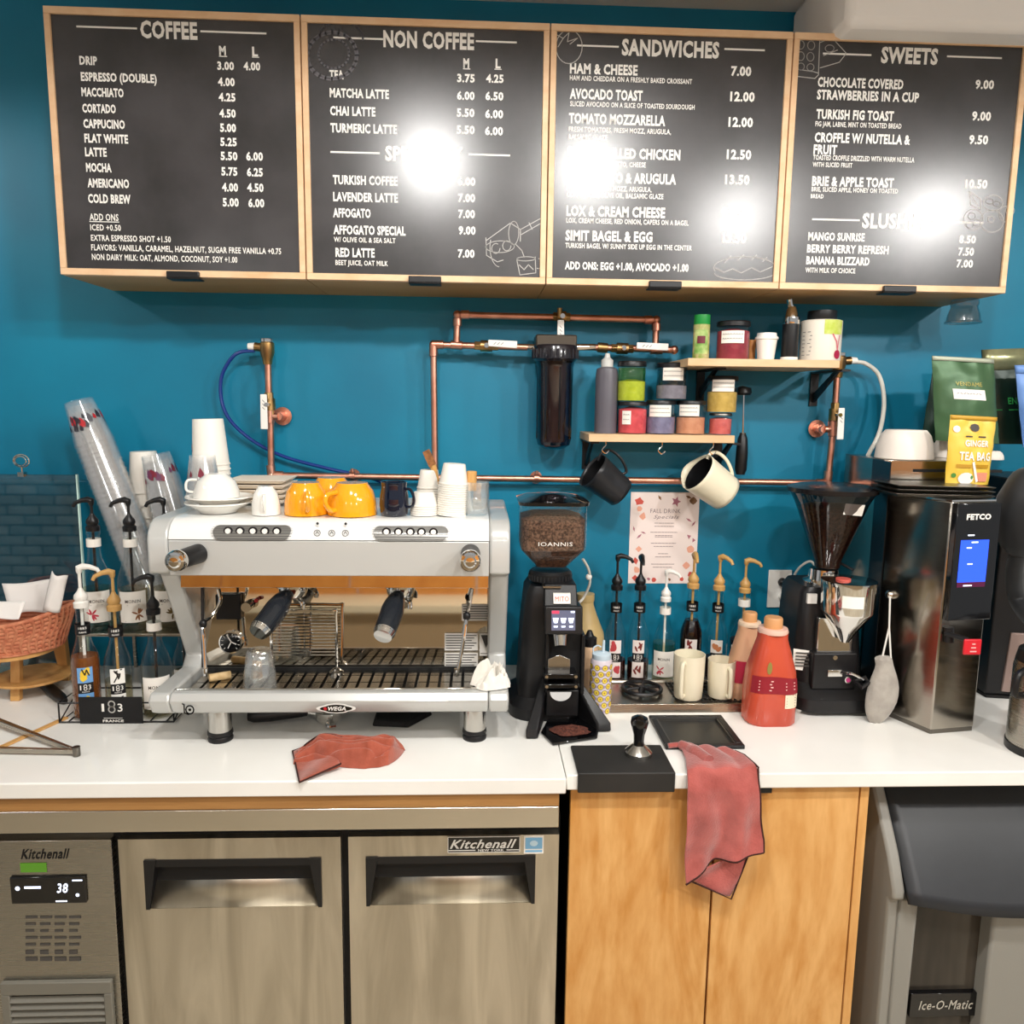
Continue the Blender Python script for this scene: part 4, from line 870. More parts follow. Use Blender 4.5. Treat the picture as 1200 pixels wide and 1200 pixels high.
def syrup(label, loc, kind, liquid, pm, ang, style='dark', flav='rasp', level=.8, s=1.0, group='pump syrup bottles', rz=0, stem=.05):
    rz = rz-math.atan2(loc[0], loc[1])*.85; ang -= math.degrees(rz)*.6; t = thing('syrup_bottle', label, 'bottle', loc, group, rz); t.scale = (s, s, s)
    if kind == 'tall':      # slim bottle with picture label
        R = .0315; pr = [(.0001, 0), (R-.002, 0), (R, .004), (R, .135), (R*.93, .152), (R*.66, .175), (.0150, .197), (.0135, .215), (.0135, .262), (.0155, .264), (.0155, .272), (.013, .273)]
        zb, zt, zn = .020, .130, .272
    else:                   # wide-shouldered bottle with paper label
        R = .0375; pr = [(.0001, 0), (R-.003, 0), (R, .005), (R, .115), (R*.97, .135), (R*.80, .158), (.0175, .190), (.0150, .215), (.0150, .252), (.0165, .254), (.0165, .264), (.014, .265)]
        zb, zt, zn = .025, .108, .265
    MB().lathe(pr, 28).build('glass_body', GLASS, t, world=False)
    zl = level*.16; q = [(r*.955, max(z, .003)) for r, z in pr if z < zl]; rl = np.interp(zl, [p[1] for p in pr], [p[0] for p in pr])*.955
    MB().lathe([(.0001, .003)]+q[1:]+[(rl, zl), (.0001, zl)], 28).build('syrup', liquid, t, world=False)
    MB().cyl((0, 0, .03), (0, 0, zn+.01), .0035 if 1 else .005, n=8).build('dip_tube', pm, t, world=False)
    f = cyl_fn(0, 0, R+.0006); g = cyl_fn(0, 0, R+.0012)
    if kind == 'tall':
        hw = .017; zm0, zm1 = .066, .092; c1, c2 = FLW[flav]
        mb = MB(); patch(mb, f, -hw, hw, zb, zm0); patch(mb, f, -hw, hw, zm1, zt); mb.build('label', mat('label_'+flav, c1, .5), t, world=False)
        mb = MB(); patch(mb, f, -hw, hw, zm0, zm1); bl = mb.build('label_band', BLK, t, world=False)
        mb = MB(); write(mb, '1', g, -.0125, zm0+.0095, .003, .012, .01); write(mb, '3', g, .006, zm0+.0095, .0055, .012, .01)
        for zz in (0, .0065): stroke(mb, g, arc(-.0005, zm0+.0105+zz+.0015, .0032, .0036, 0, 360, 10), .0016)
        write(mb, 'FRANCE', g, -.008, zm0+.003, .016, .003, .01); mb.build('lettering', CHALKW, bl, world=False)
        mb = MB(); rnd = random.Random(flav+label)
        for zc in (.043, .112):
            for i in range(5 if flav != 'bean' else 2):
                blob(mb, g, rnd.uniform(-.009, .009), zc+rnd.uniform(-.010, .010), .0075, 7, .4 if flav in ('bean', 'choc', 'spice') else .8, 1.2, rnd.uniform(-.8, .8))
            if flav == 'bean': stroke(mb, g, [(-.008, zc-.015), (.0, zc), (-.002, zc+.012), (.01, zc+.016)], .003)
        mb.build('picture', mat('picture_'+flav, c2, .5), t, world=False)
        if flav == 'vanilla':
            mb = MB()
            for zc in (.043, .112): stroke(mb, cyl_fn(0, 0, R+.0017), [(-.006, zc+.014), (.0, zc), (.004, zc+.012), (.009, zc-.002)], .0028)
            mb.build('picture_stem', BLK, t, world=False)
        mb = MB(); patch(mb, cyl_fn(0, 0, .0165), -.05, .05, .205, .230, 20)
        if style == 'dark':
            nl = mb.build('neck_label', BLK, t, world=False); mb = MB(); g2 = cyl_fn(0, 0, .0171); write(mb, '1883', g2, -.009, .219, .018, .006, .01); write(mb, 'FRANCE', g2, -.008, .210, .016, .004, .01); mb.build('lettering', CHALKW, nl, world=False)
    else:
        hw = .036; mb = MB(); patch(mb, f, -hw, hw, zb, zt, 12); lb = mb.build('label', PAPER, t, world=False)
        mb = MB(); write(mb, 'MONIN', g, -.019, zt-.030, .038, .009, .008); stroke(mb, g, [(-.014, zt-.036), (.014, zt-.036)], .0012); stroke(mb, g, [(-.02, zb+.004), (.02, zb+.004)], .001); mb.build('lettering', mat('brown_print', '3b302a', .5), lb, world=False)
        mb = MB(); rnd = random.Random(label); c = {'rasp': 'c43c4c', 'bean': '6d5a2c', 'nut': '8c5a34'}[flav]
        for i in range(7): a = rnd.uniform(0, 6.28); blob(mb, g, -.012*(-1 if flav != 'rasp' else 1)+.009*math.cos(a), zb+.022+.009*math.sin(a), .007, 7, .35, 1.2, a-1.57)
        mb.build('picture', mat('picture_m_'+flav, c, .5), lb, world=False)
        mb = MB(); patch(mb, cyl_fn(0, 0, .0175), -.055, .055, .222, .243, 20); mb.build('neck_label', PAPER, t, world=False)
    pump(t, zn-.002, pm, 0, ang, stem)
    return t
def pos(px, Y, z=TOP): return Vector((at(px, 780, Y).x, Y, z))
def basepos(px, py, z=TOP): return atz(px, py, z)
# front left, in the wire caddy
syrup('amber syrup bottle with white pump and blue vanilla-flower label, in the black caddy', pos(100, 1.875, TOP+.004), 'tall', AMBER, WPL, 10, flav='vanilla', level=.95, s=1.03)
syrup('syrup bottle with tan pump and black-and-white vanilla pod label, in the black caddy', pos(138, 1.875, TOP+.004), 'tall', LSYR, TAN, -160, flav='bean', level=.6, s=1.0)
syrup('wide clear syrup bottle with black pump and white star-flower label, right in the caddy', pos(183, 1.885, TOP+.004), 'wide', LSYR, BLK, 190, flav='nut', level=.5, s=.98)
syrup('clear syrup bottle mostly hidden behind the left side of the espresso machine', pos(216, 2.0), 'wide', LSYR, BLK, 30, flav='bean', level=.6, s=.8, stem=.01)
zr = zR
syrup('clear bottle with black pump on the riser, leftmost of the back three', pos(119, 1.99, zr), 'wide', LSYR, BLK, 185, flav='rasp', level=.7, s=.98, stem=.035)
syrup('clear bottle with black pump on the riser, middle of the back three', pos(161, 1.99, zr), 'wide', LSYR, BLK, 185, flav='nut', level=.7, s=.98, stem=.035)
syrup('clear bottle with black pump on the riser, half behind the espresso machine', pos(201, 2.0, zr), 'wide', LSYR, BLK, 190, flav='bean', level=.7, s=.98, stem=.035)
# caddy
a, b, yf, yb_, h = at(70, 848, 1.835).x, at(204, 848, 1.835).x, 1.835, 1.935, .052
t = thing('wire_caddy', 'black wire caddy with a printed front plate holding three syrup bottles', 'caddy', ((a+b)/2, 1.885, TOP))
mb = MB()
for z in (TOP+.003, TOP+h): mb.tube([(a, yf, z), (b, yf, z), (b, yb_, z), (a, yb_, z)], .0022, 6, closed=True)
for x, y in ((a, yf), (b, yf), (a, yb_), (b, yb_)): mb.cyl((x, y, TOP+.003), (x, y, TOP+h), .0022, n=6)
for x in (a, b): mb.cyl((x, yf, TOP+.003), (x, yb_, TOP+h), .0018, n=6)
for i in range(7): x = a+(b-a)*(i+.5)/7; mb.cyl((x, yf, TOP+.003), (x, yb_, TOP+.003), .0018, n=6)
mb.build('wire_frame', BLK, t, kind='stuff')
q0, q1, q2, q3 = ext(94, 816, 168, 847, yf); pl_ = rbox(q0, q1, yf-.005, yf-.003, TOP+.001, q3).build('front_plate', BLKM, t)
mb = MB(); f = flat(yf-.0056); xc = q0+(q1-q0)*.53; zc = TOP+.036
write(mb, '1', f, xc-.026, zc-.004, .006, .021, .01); write(mb, '3', f, xc+.012, zc-.004, .012, .021, .01)
for zz in (-.003, .011): stroke(mb, f, arc(xc-.002, zc+zz+.004, .0075, .0075, 0, 360, 14), .0032)
write(mb, 'FRANCE', f, xc-.025, TOP+.005, .05, .0062, .03); stroke(mb, f, [(xc-.022, TOP+.015), (xc+.022, TOP+.015)], .0014); mb.build('lettering', CHALKW, pl_)
# right row, behind the rinser tray
Yr = 2.115
syrup('dark syrup bottle with black pump, leftmost in the right row, beside the menu poster', pos(720, Yr), 'tall', DSYR, BLK, -10, flav='rasp', level=.42)
syrup('dark syrup bottle with black pump under the lower left corner of the poster', pos(747, Yr), 'tall', DSYR, BLK, -90, flav='choc', level=.4)
syrup('clear syrup bottle with white pump in front of the poster', pos(777, Yr), 'wide', LSYR, WPL, -20, flav='rasp', level=.8, s=.9)
syrup('almost black syrup bottle with tan pump behind the larger cream mug', pos(808, Yr), 'tall', mat('black_syrup', '140807', .12), TAN, -90, flav='choc', level=1.12, s=1.02)
syrup('syrup bottle with tan pump and nut label behind the smaller cream mug', pos(838, Yr), 'tall', DSYR, TAN, -50, flav='nut', level=.45)
syrup('syrup bottle with tan pump and white neck band behind the cream sauce jug', pos(868, Yr+.02), 'wide', DSYR, TAN, -15, flav='nut', level=.75, s=.98)

# ================================================================== LEFT END
# clear screen
gx = at(96, 650, 2.16).x; gz = at(50, 556, 2.16).z
t = thing('glass_screen', 'clear glass screen with a bright edge standing at the left end of the bar', 'screen', (gx-.5, 2.16, TOP))
rbox(gx-1.6, gx, 2.157, 2.163, TOP+.0005, gz).build('pane', clear('screen_glass', (.78, .86, .86), .30, .03), t)
rbox(gx-.001, gx+.003, 2.156, 2.164, TOP+.0005, gz+.001).build('polished_edge', mat('glass_edge', 'cfeee4', .2), t)
# ring card holder standing behind the screen
cp = at(25, 540, 2.16); r_ = .021
t = thing('card_holder', 'small chrome ring card holder on top of the glass screen', 'holder', (cp.x, 2.16, gz))
mb = MB(); mb.tube([(cp.x+r_*math.cos(a), 2.16, cp.z+.0+r_*.8*math.sin(a)) for a in [math.tau*i/24 for i in range(24)]], .0022, 8, closed=True)
mb.tube([(cp.x+r_*.72*math.cos(a), 2.156, cp.z+.0+r_*.58*math.sin(a)) for a in [math.tau*i/24 for i in range(24)]], .0016, 8, closed=True); mb.build('rings', CHROME, t)
MB().cyl((cp.x, 2.16, cp.z-r_*.8), (cp.x, 2.16, gz+.006), .002, n=8).build('stem', CHROME, t); MB().box(cp.x-.008, cp.x+.008, 2.151, 2.169, gz-.006, gz+.006).build('clip', CHROME, t)
# pale brick wall seen reflected in the screen
BRK = [mat('brick_grey_%d' % i, c, .8, noise=(9, c2, 4)) for i, (c, c2) in enumerate((('b9bfc0', 'a3abae'), ('c8cccc', 'aab0b2'), ('a9b1b4', '979fa2')))]
bwall = rbox(-4.6, -2.6, -1.72, -1.62, 0, CEIL).build('wall_rear', mat('mortar', '5f676b', .9), kind='structure')
bm0 = None; rnd = random.Random(4); cnt = 0
for r in range(19):
    for c in range(8):
        x = -4.5+c*.235+(r % 2)*.117; z = .15+r*.078
        if bm0 is None:
            bm0 = MB().box(-.11, .11, -.012, .012, -.033, .033)
            protos_b = [bm0.build('brick', BRK[i], bwall, world=False) for i in range(3)]
            for o_ in protos_b: o_.location = (x, -1.612, z-.16)
        if x > -2.72: continue
        o_ = protos_b[rnd.randrange(3)].copy(); COL.objects.link(o_); o_.parent = bwall; o_.location = (x, -1.612+rnd.uniform(-.004, .004), z)
# basket on a small wooden stool
RAT = mat('coral_rattan', 'b86a4c', .75, noise=(60, 'd08a66', 3)); bc = at(16, 742, 1.98); bz = at(16, 757, 1.98).z
t = thing('woven_basket', 'coral woven basket lined with paper on a small wooden stand', 'basket', (bc.x, 1.98, bz))
rx, ry, bh = .145, .11, .075
for k in range(9):
    f = k/8; s = .80+.22*f; zz = bz+.006+bh*f
    def rim(a, f=f): return (.03*math.cos(a)**2)*f*(1 if math.cos(a) > 0 else .3)
    mb = MB(); mb.tube([(bc.x+rx*s*math.cos(a), 1.98+ry*s*math.sin(a), zz+rim(a)) for a in [math.tau*i/40 for i in range(40)]], .0056, 8, closed=True); mb.build('woven_coil', RAT, t)
mb = MB()
for i in range(44):
    a = math.tau*i/44; mb.tube([(bc.x+rx*(.80+.22*f)*1.03*math.cos(a+.05*math.sin(f*25)), 1.98+ry*(.80+.22*f)*1.03*math.sin(a+.05*math.sin(f*25)), bz+.006+bh*f+(.03*math.cos(a)**2 if math.cos(a) > 0 else 0)*f) for f in [j/5 for j in range(6)]], .0042, 6)
mb.build('weave', RAT, t, kind='stuff'); MB().cyl((bc.x, 1.98, bz+.001), (bc.x, 1.98, bz+.006), .105, n=32).build('base', RAT, t)
PWH = mat('wax_paper', 'e9e4df', .6)
for (pts, lab) in (([(0, 712), (10, 722), (4, 684), (70, 682), (60, 710)], 0),):
    pass
def sheet(nm, c4, Y0, bend, lab):
    P = [at(x, y, Y0+dy) for x, y, dy in c4]
    o = MB().grid(lambda u, v: (P[0]*(1-u)+P[1]*u)*(1-v)+(P[3]*(1-u)+P[2]*u)*v+Vector((0, bend*math.sin(math.pi*u), .004*math.sin(5*u+3*v))), 10, 8).build(nm, PWH, solid=.0006)
    c = o.data.vertices[0].co.copy(); recenter(o, P[0]); tag(o, lab, 'paper', 'papers in the woven basket')
sheet('paper_sheet', [(12, 722, 0), (56, 716, 0), (66, 680, .03), (2, 684, .03)], 1.98, .01, 'wide white paper sheet standing at the back of the woven basket')
sheet('paper_sheet', [(50, 716, 0), (70, 716, 0), (80, 676, .01), (61, 669, .01)], 1.93, -.012, 'narrow folded white paper sticking up at the right of the woven basket')
sheet('paper_sheet', [(-20, 728, 0), (22, 724, 0), (30, 707, .03), (-25, 700, .03)], 1.90, .0, 'flat white paper lying over the left rim of the woven basket')
t = thing('wooden_stand', 'small round bamboo stand with legs under the woven basket', 'stand', (bc.x, 1.98, TOP))
MB().cyl((bc.x, 1.98, bz-.012), (bc.x, 1.98, bz-.001), .10, n=32).build('top', BAM, t, bevel=.002)
MB().cyl((bc.x, 2.05, TOP+.040), (bc.x, 2.05, TOP+.047), .095, n=32).build('lower_tray', BAM, t, bevel=.002)
fl = atz(17, 822)
MB().hexa([(fl.x-.012, fl.y, TOP), (fl.x+.012, fl.y, TOP), (fl.x+.012, fl.y+.018, TOP), (fl.x-.012, fl.y+.018, TOP), (fl.x-.024, fl.y+.04, bz-.006), (fl.x+.0, fl.y+.04, bz-.006), (fl.x, fl.y+.06, bz-.006), (fl.x-.024, fl.y+.06, bz-.006)]).build('leg', BAM, t, bevel=.002)
f2 = atz(76, 798)
MB().hexa([(f2.x-.01, f2.y, TOP), (f2.x+.012, f2.y, TOP), (f2.x+.012, f2.y+.02, TOP), (f2.x-.01, f2.y+.02, TOP), (f2.x-.035, f2.y, bz-.004), (f2.x+.01, f2.y-.01, bz+.012), (f2.x+.01, f2.y+.01, bz+.012), (f2.x-.035, f2.y+.02, bz-.004)]).build('leg', BAM, t, bevel=.002)
MB().hexa([(bc.x-.13, 2.05, TOP), (bc.x-.11, 2.05, TOP), (bc.x-.11, 2.07, TOP), (bc.x-.13, 2.07, TOP), (bc.x-.09, 2.03, bz-.006), (bc.x-.07, 2.03, bz-.006), (bc.x-.07, 2.05, bz-.006), (bc.x-.09, 2.05, bz-.006)]).build('leg', BAM, t)
# knife with black handle
t = thing('bread_knife', 'black-handled knife lying under the basket stand', 'knife', atz(55, 812))
a = atz(38, 795)+Vector((0, 0, .012)); b = atz(76, 826)+Vector((0, 0, .010)); d = b-a
MB().tube([a, a+d*.15, a+d*.6, a+d*.9, b], [.007, .011, .015, .014, .008], 12).build('handle', BLK, t)
n_ = Vector((-d.y, d.x, 0)).normalized(); e = a-d.normalized()*.10
MB().hexa([a-n_*.009, a+n_*.009, e+n_*.006, e-n_*.004, a-n_*.009+Vector((0, 0, .002)), a+n_*.009+Vector((0, 0, .002)), e+n_*.006+Vector((0, 0, .002)), e-n_*.004+Vector((0, 0, .002))]).build('blade', BLK, t)
# marble board with a wooden rim strip
p0, p1, p2 = atz(-60, 905), atz(78, 842), atz(20, 800)
o = MB().prism([(p0.x, p0.y), (p1.x, p1.y), (p1.x-.1, p1.y+.09), (p0.x-.25, p0.y+.05)], 'z', TOP+.0005, TOP+.004).build('paper_mat', QUARTZ) if False else None
d = (p1-p0).normalized(); nn = Vector((-d.y, d.x, 0))*.011
o = MB().prism([tuple((p0-nn*.6)[:2]), tuple((p1-nn*.6)[:2]), tuple((p1+nn*.6)[:2]), tuple((p0+nn*.6)[:2])], 'z', TOP+.0005, TOP+.005).build('wooden_strip', BAM, bevel=.001)
recenter(o, (p0+p1)/2); tag(o, 'thin golden wooden strip lying diagonally on the worktop under the tongs', 'strip')
# tongs
t = thing('steel_tongs', 'stainless steel tongs lying at the front left of the worktop', 'tongs', atz(80, 885))
a = atz(-30, 843)+Vector((0, 0, .02)); b = atz(90, 886)+Vector((0, 0, .012)); c = atz(-30, 882)+Vector((0, 0, .008))
for q, w_ in ((a, .007), (c, .007)):
    d = (q-b).normalized(); n_ = Vector((-d.y, d.x, 0)).normalized()
    MB().hexa([b-n_*w_*.6+Vector((0, 0, -.006)), b+n_*w_*.6+Vector((0, 0, -.006)), q+n_*w_+Vector((0, 0, -.006)), q-n_*w_+Vector((0, 0, -.006)), b-n_*w_*.6+Vector((0, 0, .004)), b+n_*w_*.6+Vector((0, 0, .004)), q+n_*w_+Vector((0, 0, .006)), q-n_*w_+Vector((0, 0, .006))]).build('arm', SS, t, bevel=.0015)
MB().cyl(b+Vector((0, 0, -.011)), b+Vector((0, 0, .010)), .008, n=16).build('hinge', SSD, t)

# ================================================================== COPPER PIPES
YP = 2.215
pt = thing('copper_pipes', 'copper water pipe loop with brass valves mounted on the teal wall', 'pipes', (.2, YP, 1.5))
PR = .0095
def pipe(p, q, r=PR, Y=YP, m=COPPER, name='pipe'): MB().cyl(at(p[0], p[1], Y), at(q[0], q[1], Y), r, n=16).build(name, m, pt)
def elbow(p, name='elbow'): c = at(p[0], p[1], YP); MB().ball(c, .0125, n=14, m=8).build(name, COPPER, pt)
def sleeve(p, q, r=.0125, m=COPPER, name='coupling'): MB().cyl(at(p[0], p[1], YP), at(q[0], q[1], YP), r, n=16).build(name, m, pt, bevel=.0012)
pipe((318, 557), (970, 566)); elbow((318, 557)); elbow((970, 566))
sleeve((318, 555), (317, 545)); sleeve((320, 557), (332, 557)); sleeve((970, 563), (971, 552)); sleeve((968, 566), (956, 566))
pipe((318, 557), (317, 487)); pipe((315, 462), (314, 425)); pipe((970, 566), (976, 506)); pipe((979, 476), (981, 440))
for (x, y, fx) in ((316, 488, 326), (976, 503, 966)):
    sleeve((x-0, y+8), (x, y-10), .013); c = at(fx, y, YP)
    MB().cyl(at(x, y, YP), c, .010, n=14).build('stub', COPPER, pt); MB().cyl(c+Vector((0, .035, 0)), c+Vector((0, .0, 0)), .011, n=16).build('stub', COPPER, pt)
    MB().lathe([(.0001, -.004), (.019, -.004), (.026, 0), (.026, .003), (.0001, .003)], 24, Matrix.Translation(c+Vector((0, .052, 0))) @ Matrix.Rotation(math.pi/2, 4, 'X')).build('wall_flange', COPPER, pt)
    MB().cyl(c+Vector((0, .02, 0)), c+Vector((0, .055, 0)), .013, n=16).build('stub', COPPER, pt)
def valve(p, q, lev0, lev1, m=BRASS):
    a, b = at(*p, YP), at(*q, YP); c = (a+b)/2; d = (b-a)
    v = MB().cyl(a, b, .013, n=6).build('valve_body', m, pt, bevel=.001); MB().cyl(a+d*.25, a+d*.75, .016, n=18).build('valve_ring', m, v)
    MB().cyl(c, c+Vector((0, -.03, 0)), .007, n=12).build('valve_stem', CHROME, v)
    l0, l1 = at(*lev0, YP-.032), at(*lev1, YP-.032); dd = (l1-l0).normalized(); n_ = dd.cross(Vector((0, 1, 0))).normalized()*.010
    up = Vector((0, .004, 0))
    mb = MB(); mb.hexa([l0-n_*.9, l0+n_*.9, l1+n_, l1-n_, l0-n_*.9-up, l0+n_*.9-up, l1+n_-up, l1-n_-up]); mb.build('lever', WPL, v, bevel=.003, seg=3)
    f = plane_fn(l0+dd*.012-up-Vector((0, .0006, 0)), dd, (n_.normalized() if abs(dd.x) < .5 else Vector((0, 0, 1))))
    k = MB()
    for i in range(3): stroke(k, f, [(.004+.010*i, -.003), (.010+.010*i, .003)], .0015)
    k.build('print', mat('grey_print2', '6f6f70', .4), v)
    MB().cyl(c+Vector((0, -.028, 0)), c+Vector((0, -.038, 0)), .006, n=6).build('nut', CHROME, v)
valve((317, 488), (315, 460), (309, 462), (310, 503)); valve((977, 500), (979, 472), (986, 478), (984, 515))
# tee heads with nozzles
for (cx, cy, sx, lab) in ((313, 408, -1, 0), (983, 424, 1, 1)):
    c = at(cx, cy, YP); MB().lathe([(.0001, -.045), (.012, -.045), (.014, -.03), (.020, -.012), (.020, .014), (.016, .016), (.0001, .016)], 20, Matrix.Translation(c)).build('tee_body', BRASS, pt)
    MB().cyl(c+Vector((0, 0, .016)), c+Vector((0, 0, .026)), .018, n=20).build('cap', CHROME, pt, bevel=.001)
    MB().cyl(c, c+Vector((sx*.034, 0, .004)), .012, n=16).build('side_outlet', BRASS, pt)
    MB().cyl(c+Vector((sx*.032, 0, .004)), c+Vector((sx*.052, 0, .004)), .011, .009, 16).build('nozzle', WPL, pt)
# filter loop
pipe((510, 560), (508, 404)); elbow((508, 404)); sleeve((508, 404), (508, 418)); sleeve((506, 404), (520, 404)); pipe((508, 404), (618, 407)); pipe((688, 407), (790, 410)); sleeve((505, 560), (515, 560), .0125)
pipe((535, 404), (536, 369)); pipe((536, 369), (769, 375)); pipe((769, 375), (768, 410))
for e in ((536, 369), (769, 375), (790, 410)): elbow(e)
sleeve((536, 373), (536, 382)); sleeve((540, 369), (550, 369)); sleeve((764, 375), (755, 375)); sleeve((769, 379), (769, 388)); sleeve((528, 404), (542, 405)); sleeve((762, 410), (776, 410))
valve((556, 405), (584, 406), (572, 402), (606, 404)); valve((716, 408), (742, 409), (746, 405), (783, 407)); sleeve((598, 406), (634, 407), .009, CHROME); sleeve((668, 407), (698, 407), .010, CHROME); sleeve((700, 407), (712, 408), .014, BRASS)
valve((648, 371), (668, 372), (657, 375), (657, 402)); MB().cyl(at(656, 371, YP-.02), at(656, 361, YP-.02), .007, n=12).build('bleed_nut', BRASS, pt)
for px in (413, 629):
    c = at(px, 558+(px-413)*.012, YP); MB().lathe([(.0001, -.003), (.018, -.003), (.018, .003), (.0001, .003)], 20, Matrix.Translation(c+Vector((0, .03, 0))) @ Matrix.Rotation(math.pi/2, 4, 'X')).build('clamp_plate', COPPER, pt)
    MB().cyl(c-Vector((.007, 0, 0)), c+Vector((.007, 0, 0)), .0135, n=16).build('pipe_clamp', COPPER, pt)
    MB().cyl(c+Vector((0, .0, .013)), c+Vector((0, .0, .022)), .005, n=8).build('clamp_screw', COPPER, pt); MB().cyl(c, c+Vector((0, .06, 0)), .006, n=8).build('clamp_post', COPPER, pt)
# water filter housing
t = thing('water_filter', 'smoky clear water filter housing plumbed into the copper pipes', 'filter', at(651, 527, 2.19))
YF = 2.195; c = at(651, 405, YF); zt_ = c.z; rF = 25*mpp(c); zb_ = at(650, 526, YF).z; r2 = 21*mpp(c)
SMK = clear('smoked_plastic', (.62, .57, .63), .10, .05)
rbox(c.x-rF*.95, c.x+rF*.95, YF-.03, YF+.06, zt_-.006, zt_+.028).build('head_bracket', mat('filter_head', '4a4238', .35, .5), t, bevel=.004)
MB().lathe([(.0001, 0), (rF, 0), (rF*1.05, -.006), (rF*1.05, -.038), (rF*.92, -.045)], 40, Matrix.Translation((c.x, YF, zt_))).build('cap_ring', mat('smoked_ring', '1f1c22', .2, coat=.4), t)
mb = MB()
for i in range(24):
    a = math.tau*i/24; mb.box(-.002, .002, -.002, .002, 0, .026) if 0 else mb.cyl((c.x+rF*1.06*math.cos(a), YF+rF*1.06*math.sin(a), zt_-.036), (c.x+rF*1.06*math.cos(a), YF+rF*1.06*math.sin(a), zt_-.012), .003, n=6)
mb.build('grip_ribs', mat('smoked_ring', '1f1c22', .2, coat=.4), t, kind='stuff')
MB().lathe([(rF*.93, zt_-.044), (r2*1.02, zt_-.06), (r2, zb_+.03), (r2*.9, zb_+.012), (r2*.55, zb_), (.0001, zb_)], 40, Matrix.Translation((c.x, YF, 0))).build('bowl', SMK, t)
for i in range(8):
    a = math.tau*i/8+.2; MB().cyl((c.x+r2*.98*math.cos(a), YF+r2*.98*math.sin(a), zb_+.03), (c.x+r2*.98*math.cos(a), YF+r2*.98*math.sin(a), zt_-.06), .003, n=6).build('bowl_rib', SMK, t)
MB().cyl((c.x, YF, zb_+.02), (c.x, YF, zt_-.03), r2*.62, n=28).build('cartridge', mat('brown_cartridge', '6e5245', .5, noise=(30, '54403a', 3)), t)
# tubes
def tubeobj(name, pts, r, m, label, cat='hose'):
    P = [at(x, y, Y) for x, y, Y in pts]; o = MB().tube(smooth_path(P, 10), r, 10).build(name, m); recenter(o, P[0]); return tag(o, label, cat)
tubeobj('blue_hose', [(298, 411, YP), (275, 416, YP+.01), (259, 445, YP+.02), (264, 483, YP+.02), (290, 512, YP+.03), (330, 534, YP+.035), (380, 548, YP+.035), (412, 555, YP+.03), (440, 562, YP+.03), (470, 575, YP+.03)], .0052, BLUEP, 'dark blue plastic hose curving from the left brass tee behind the pipe')
tubeobj('white_hose', [(999, 424, YP), (1014, 426, YP), (1030, 440, YP), (1036, 470, YP-.02), (1031, 505, YP-.05), (1018, 532, YP-.08), (1012, 545, YP-.1)], .006, GREYP, 'pale plastic hose curving from the right brass tee down behind the coffee brewer')

# ================================================================== SHELVES
def bracket(t, x, z, Yf, drop, m=BLK):
    MB().box(x-.012, x+.012, WALL-.006, WALL-.001, z-drop, z).build('bracket_plate', m, t)
    MB().box(x-.012, x+.012, Yf, WALL-.006, z-.006, z-.0005).build('bracket_arm', m, t)
    MB().prism([(WALL-.006, z-drop+.01), (WALL-.006, z-drop+.035), (Yf+.07, z-.006), (Yf+.045, z-.006)], 'x', x-.004, x+.004).build('bracket_gusset', m, t)
ZU = at(900, 430, 2.03).z; UX0 = at(806, 430, 2.03).x; UX1 = at(984, 430, 2.03).x; UYF = 2.03; ZU1 = at(900, 421, 2.03).z
t = thing('upper_shelf', 'pale wooden upper wall shelf holding jars and a beet tin', 'shelf', ((UX0+UX1)/2, WALL, ZU))
rbox(UX0, UX1, UYF, WALL-.0005, ZU, ZU1).build('board', OAKU, t, bevel=.001)
bracket(t, at(822, 440, 2.2).x+.02, ZU, UYF+.05, .09); bracket(t, at(956, 440, 2.27).x, ZU, UYF+.05, .10)
LYF = 2.09; ZL1 = at(775, 509.5, LYF).z; ZL = at(775, 518.5, LYF).z; LX0 = at(690, 515, LYF).x; LX1 = at(861, 515, LYF).x
t = thing('lower_shelf', 'pale wooden lower wall shelf holding spice jars, with hooks beneath', 'shelf', ((LX0+LX1)/2, WALL, ZL))
rbox(LX0, LX1, LYF, WALL-.0005, ZL, ZL1).build('board', OAKU, t, bevel=.001)
bracket(t, LX0+.02, ZL, LYF+.02, .09); bracket(t, at(842, 530, 2.27).x, ZL, LYF+.02, .09)
HOOKS = [(710, .0), (776, .0), (836, .0)]
for px, _ in HOOKS:
    x = at(px, 520, 2.13).x; MB().tube(smooth_path([(x, 2.13, ZL), (x, 2.13, ZL-.012), (x-.006, 2.13, ZL-.018), (x-.010, 2.13, ZL-.026), (x, 2.13, ZL-.034), (x+.009, 2.13, ZL-.026)], 4), .0018, 6).build('hook', CHROME, t)
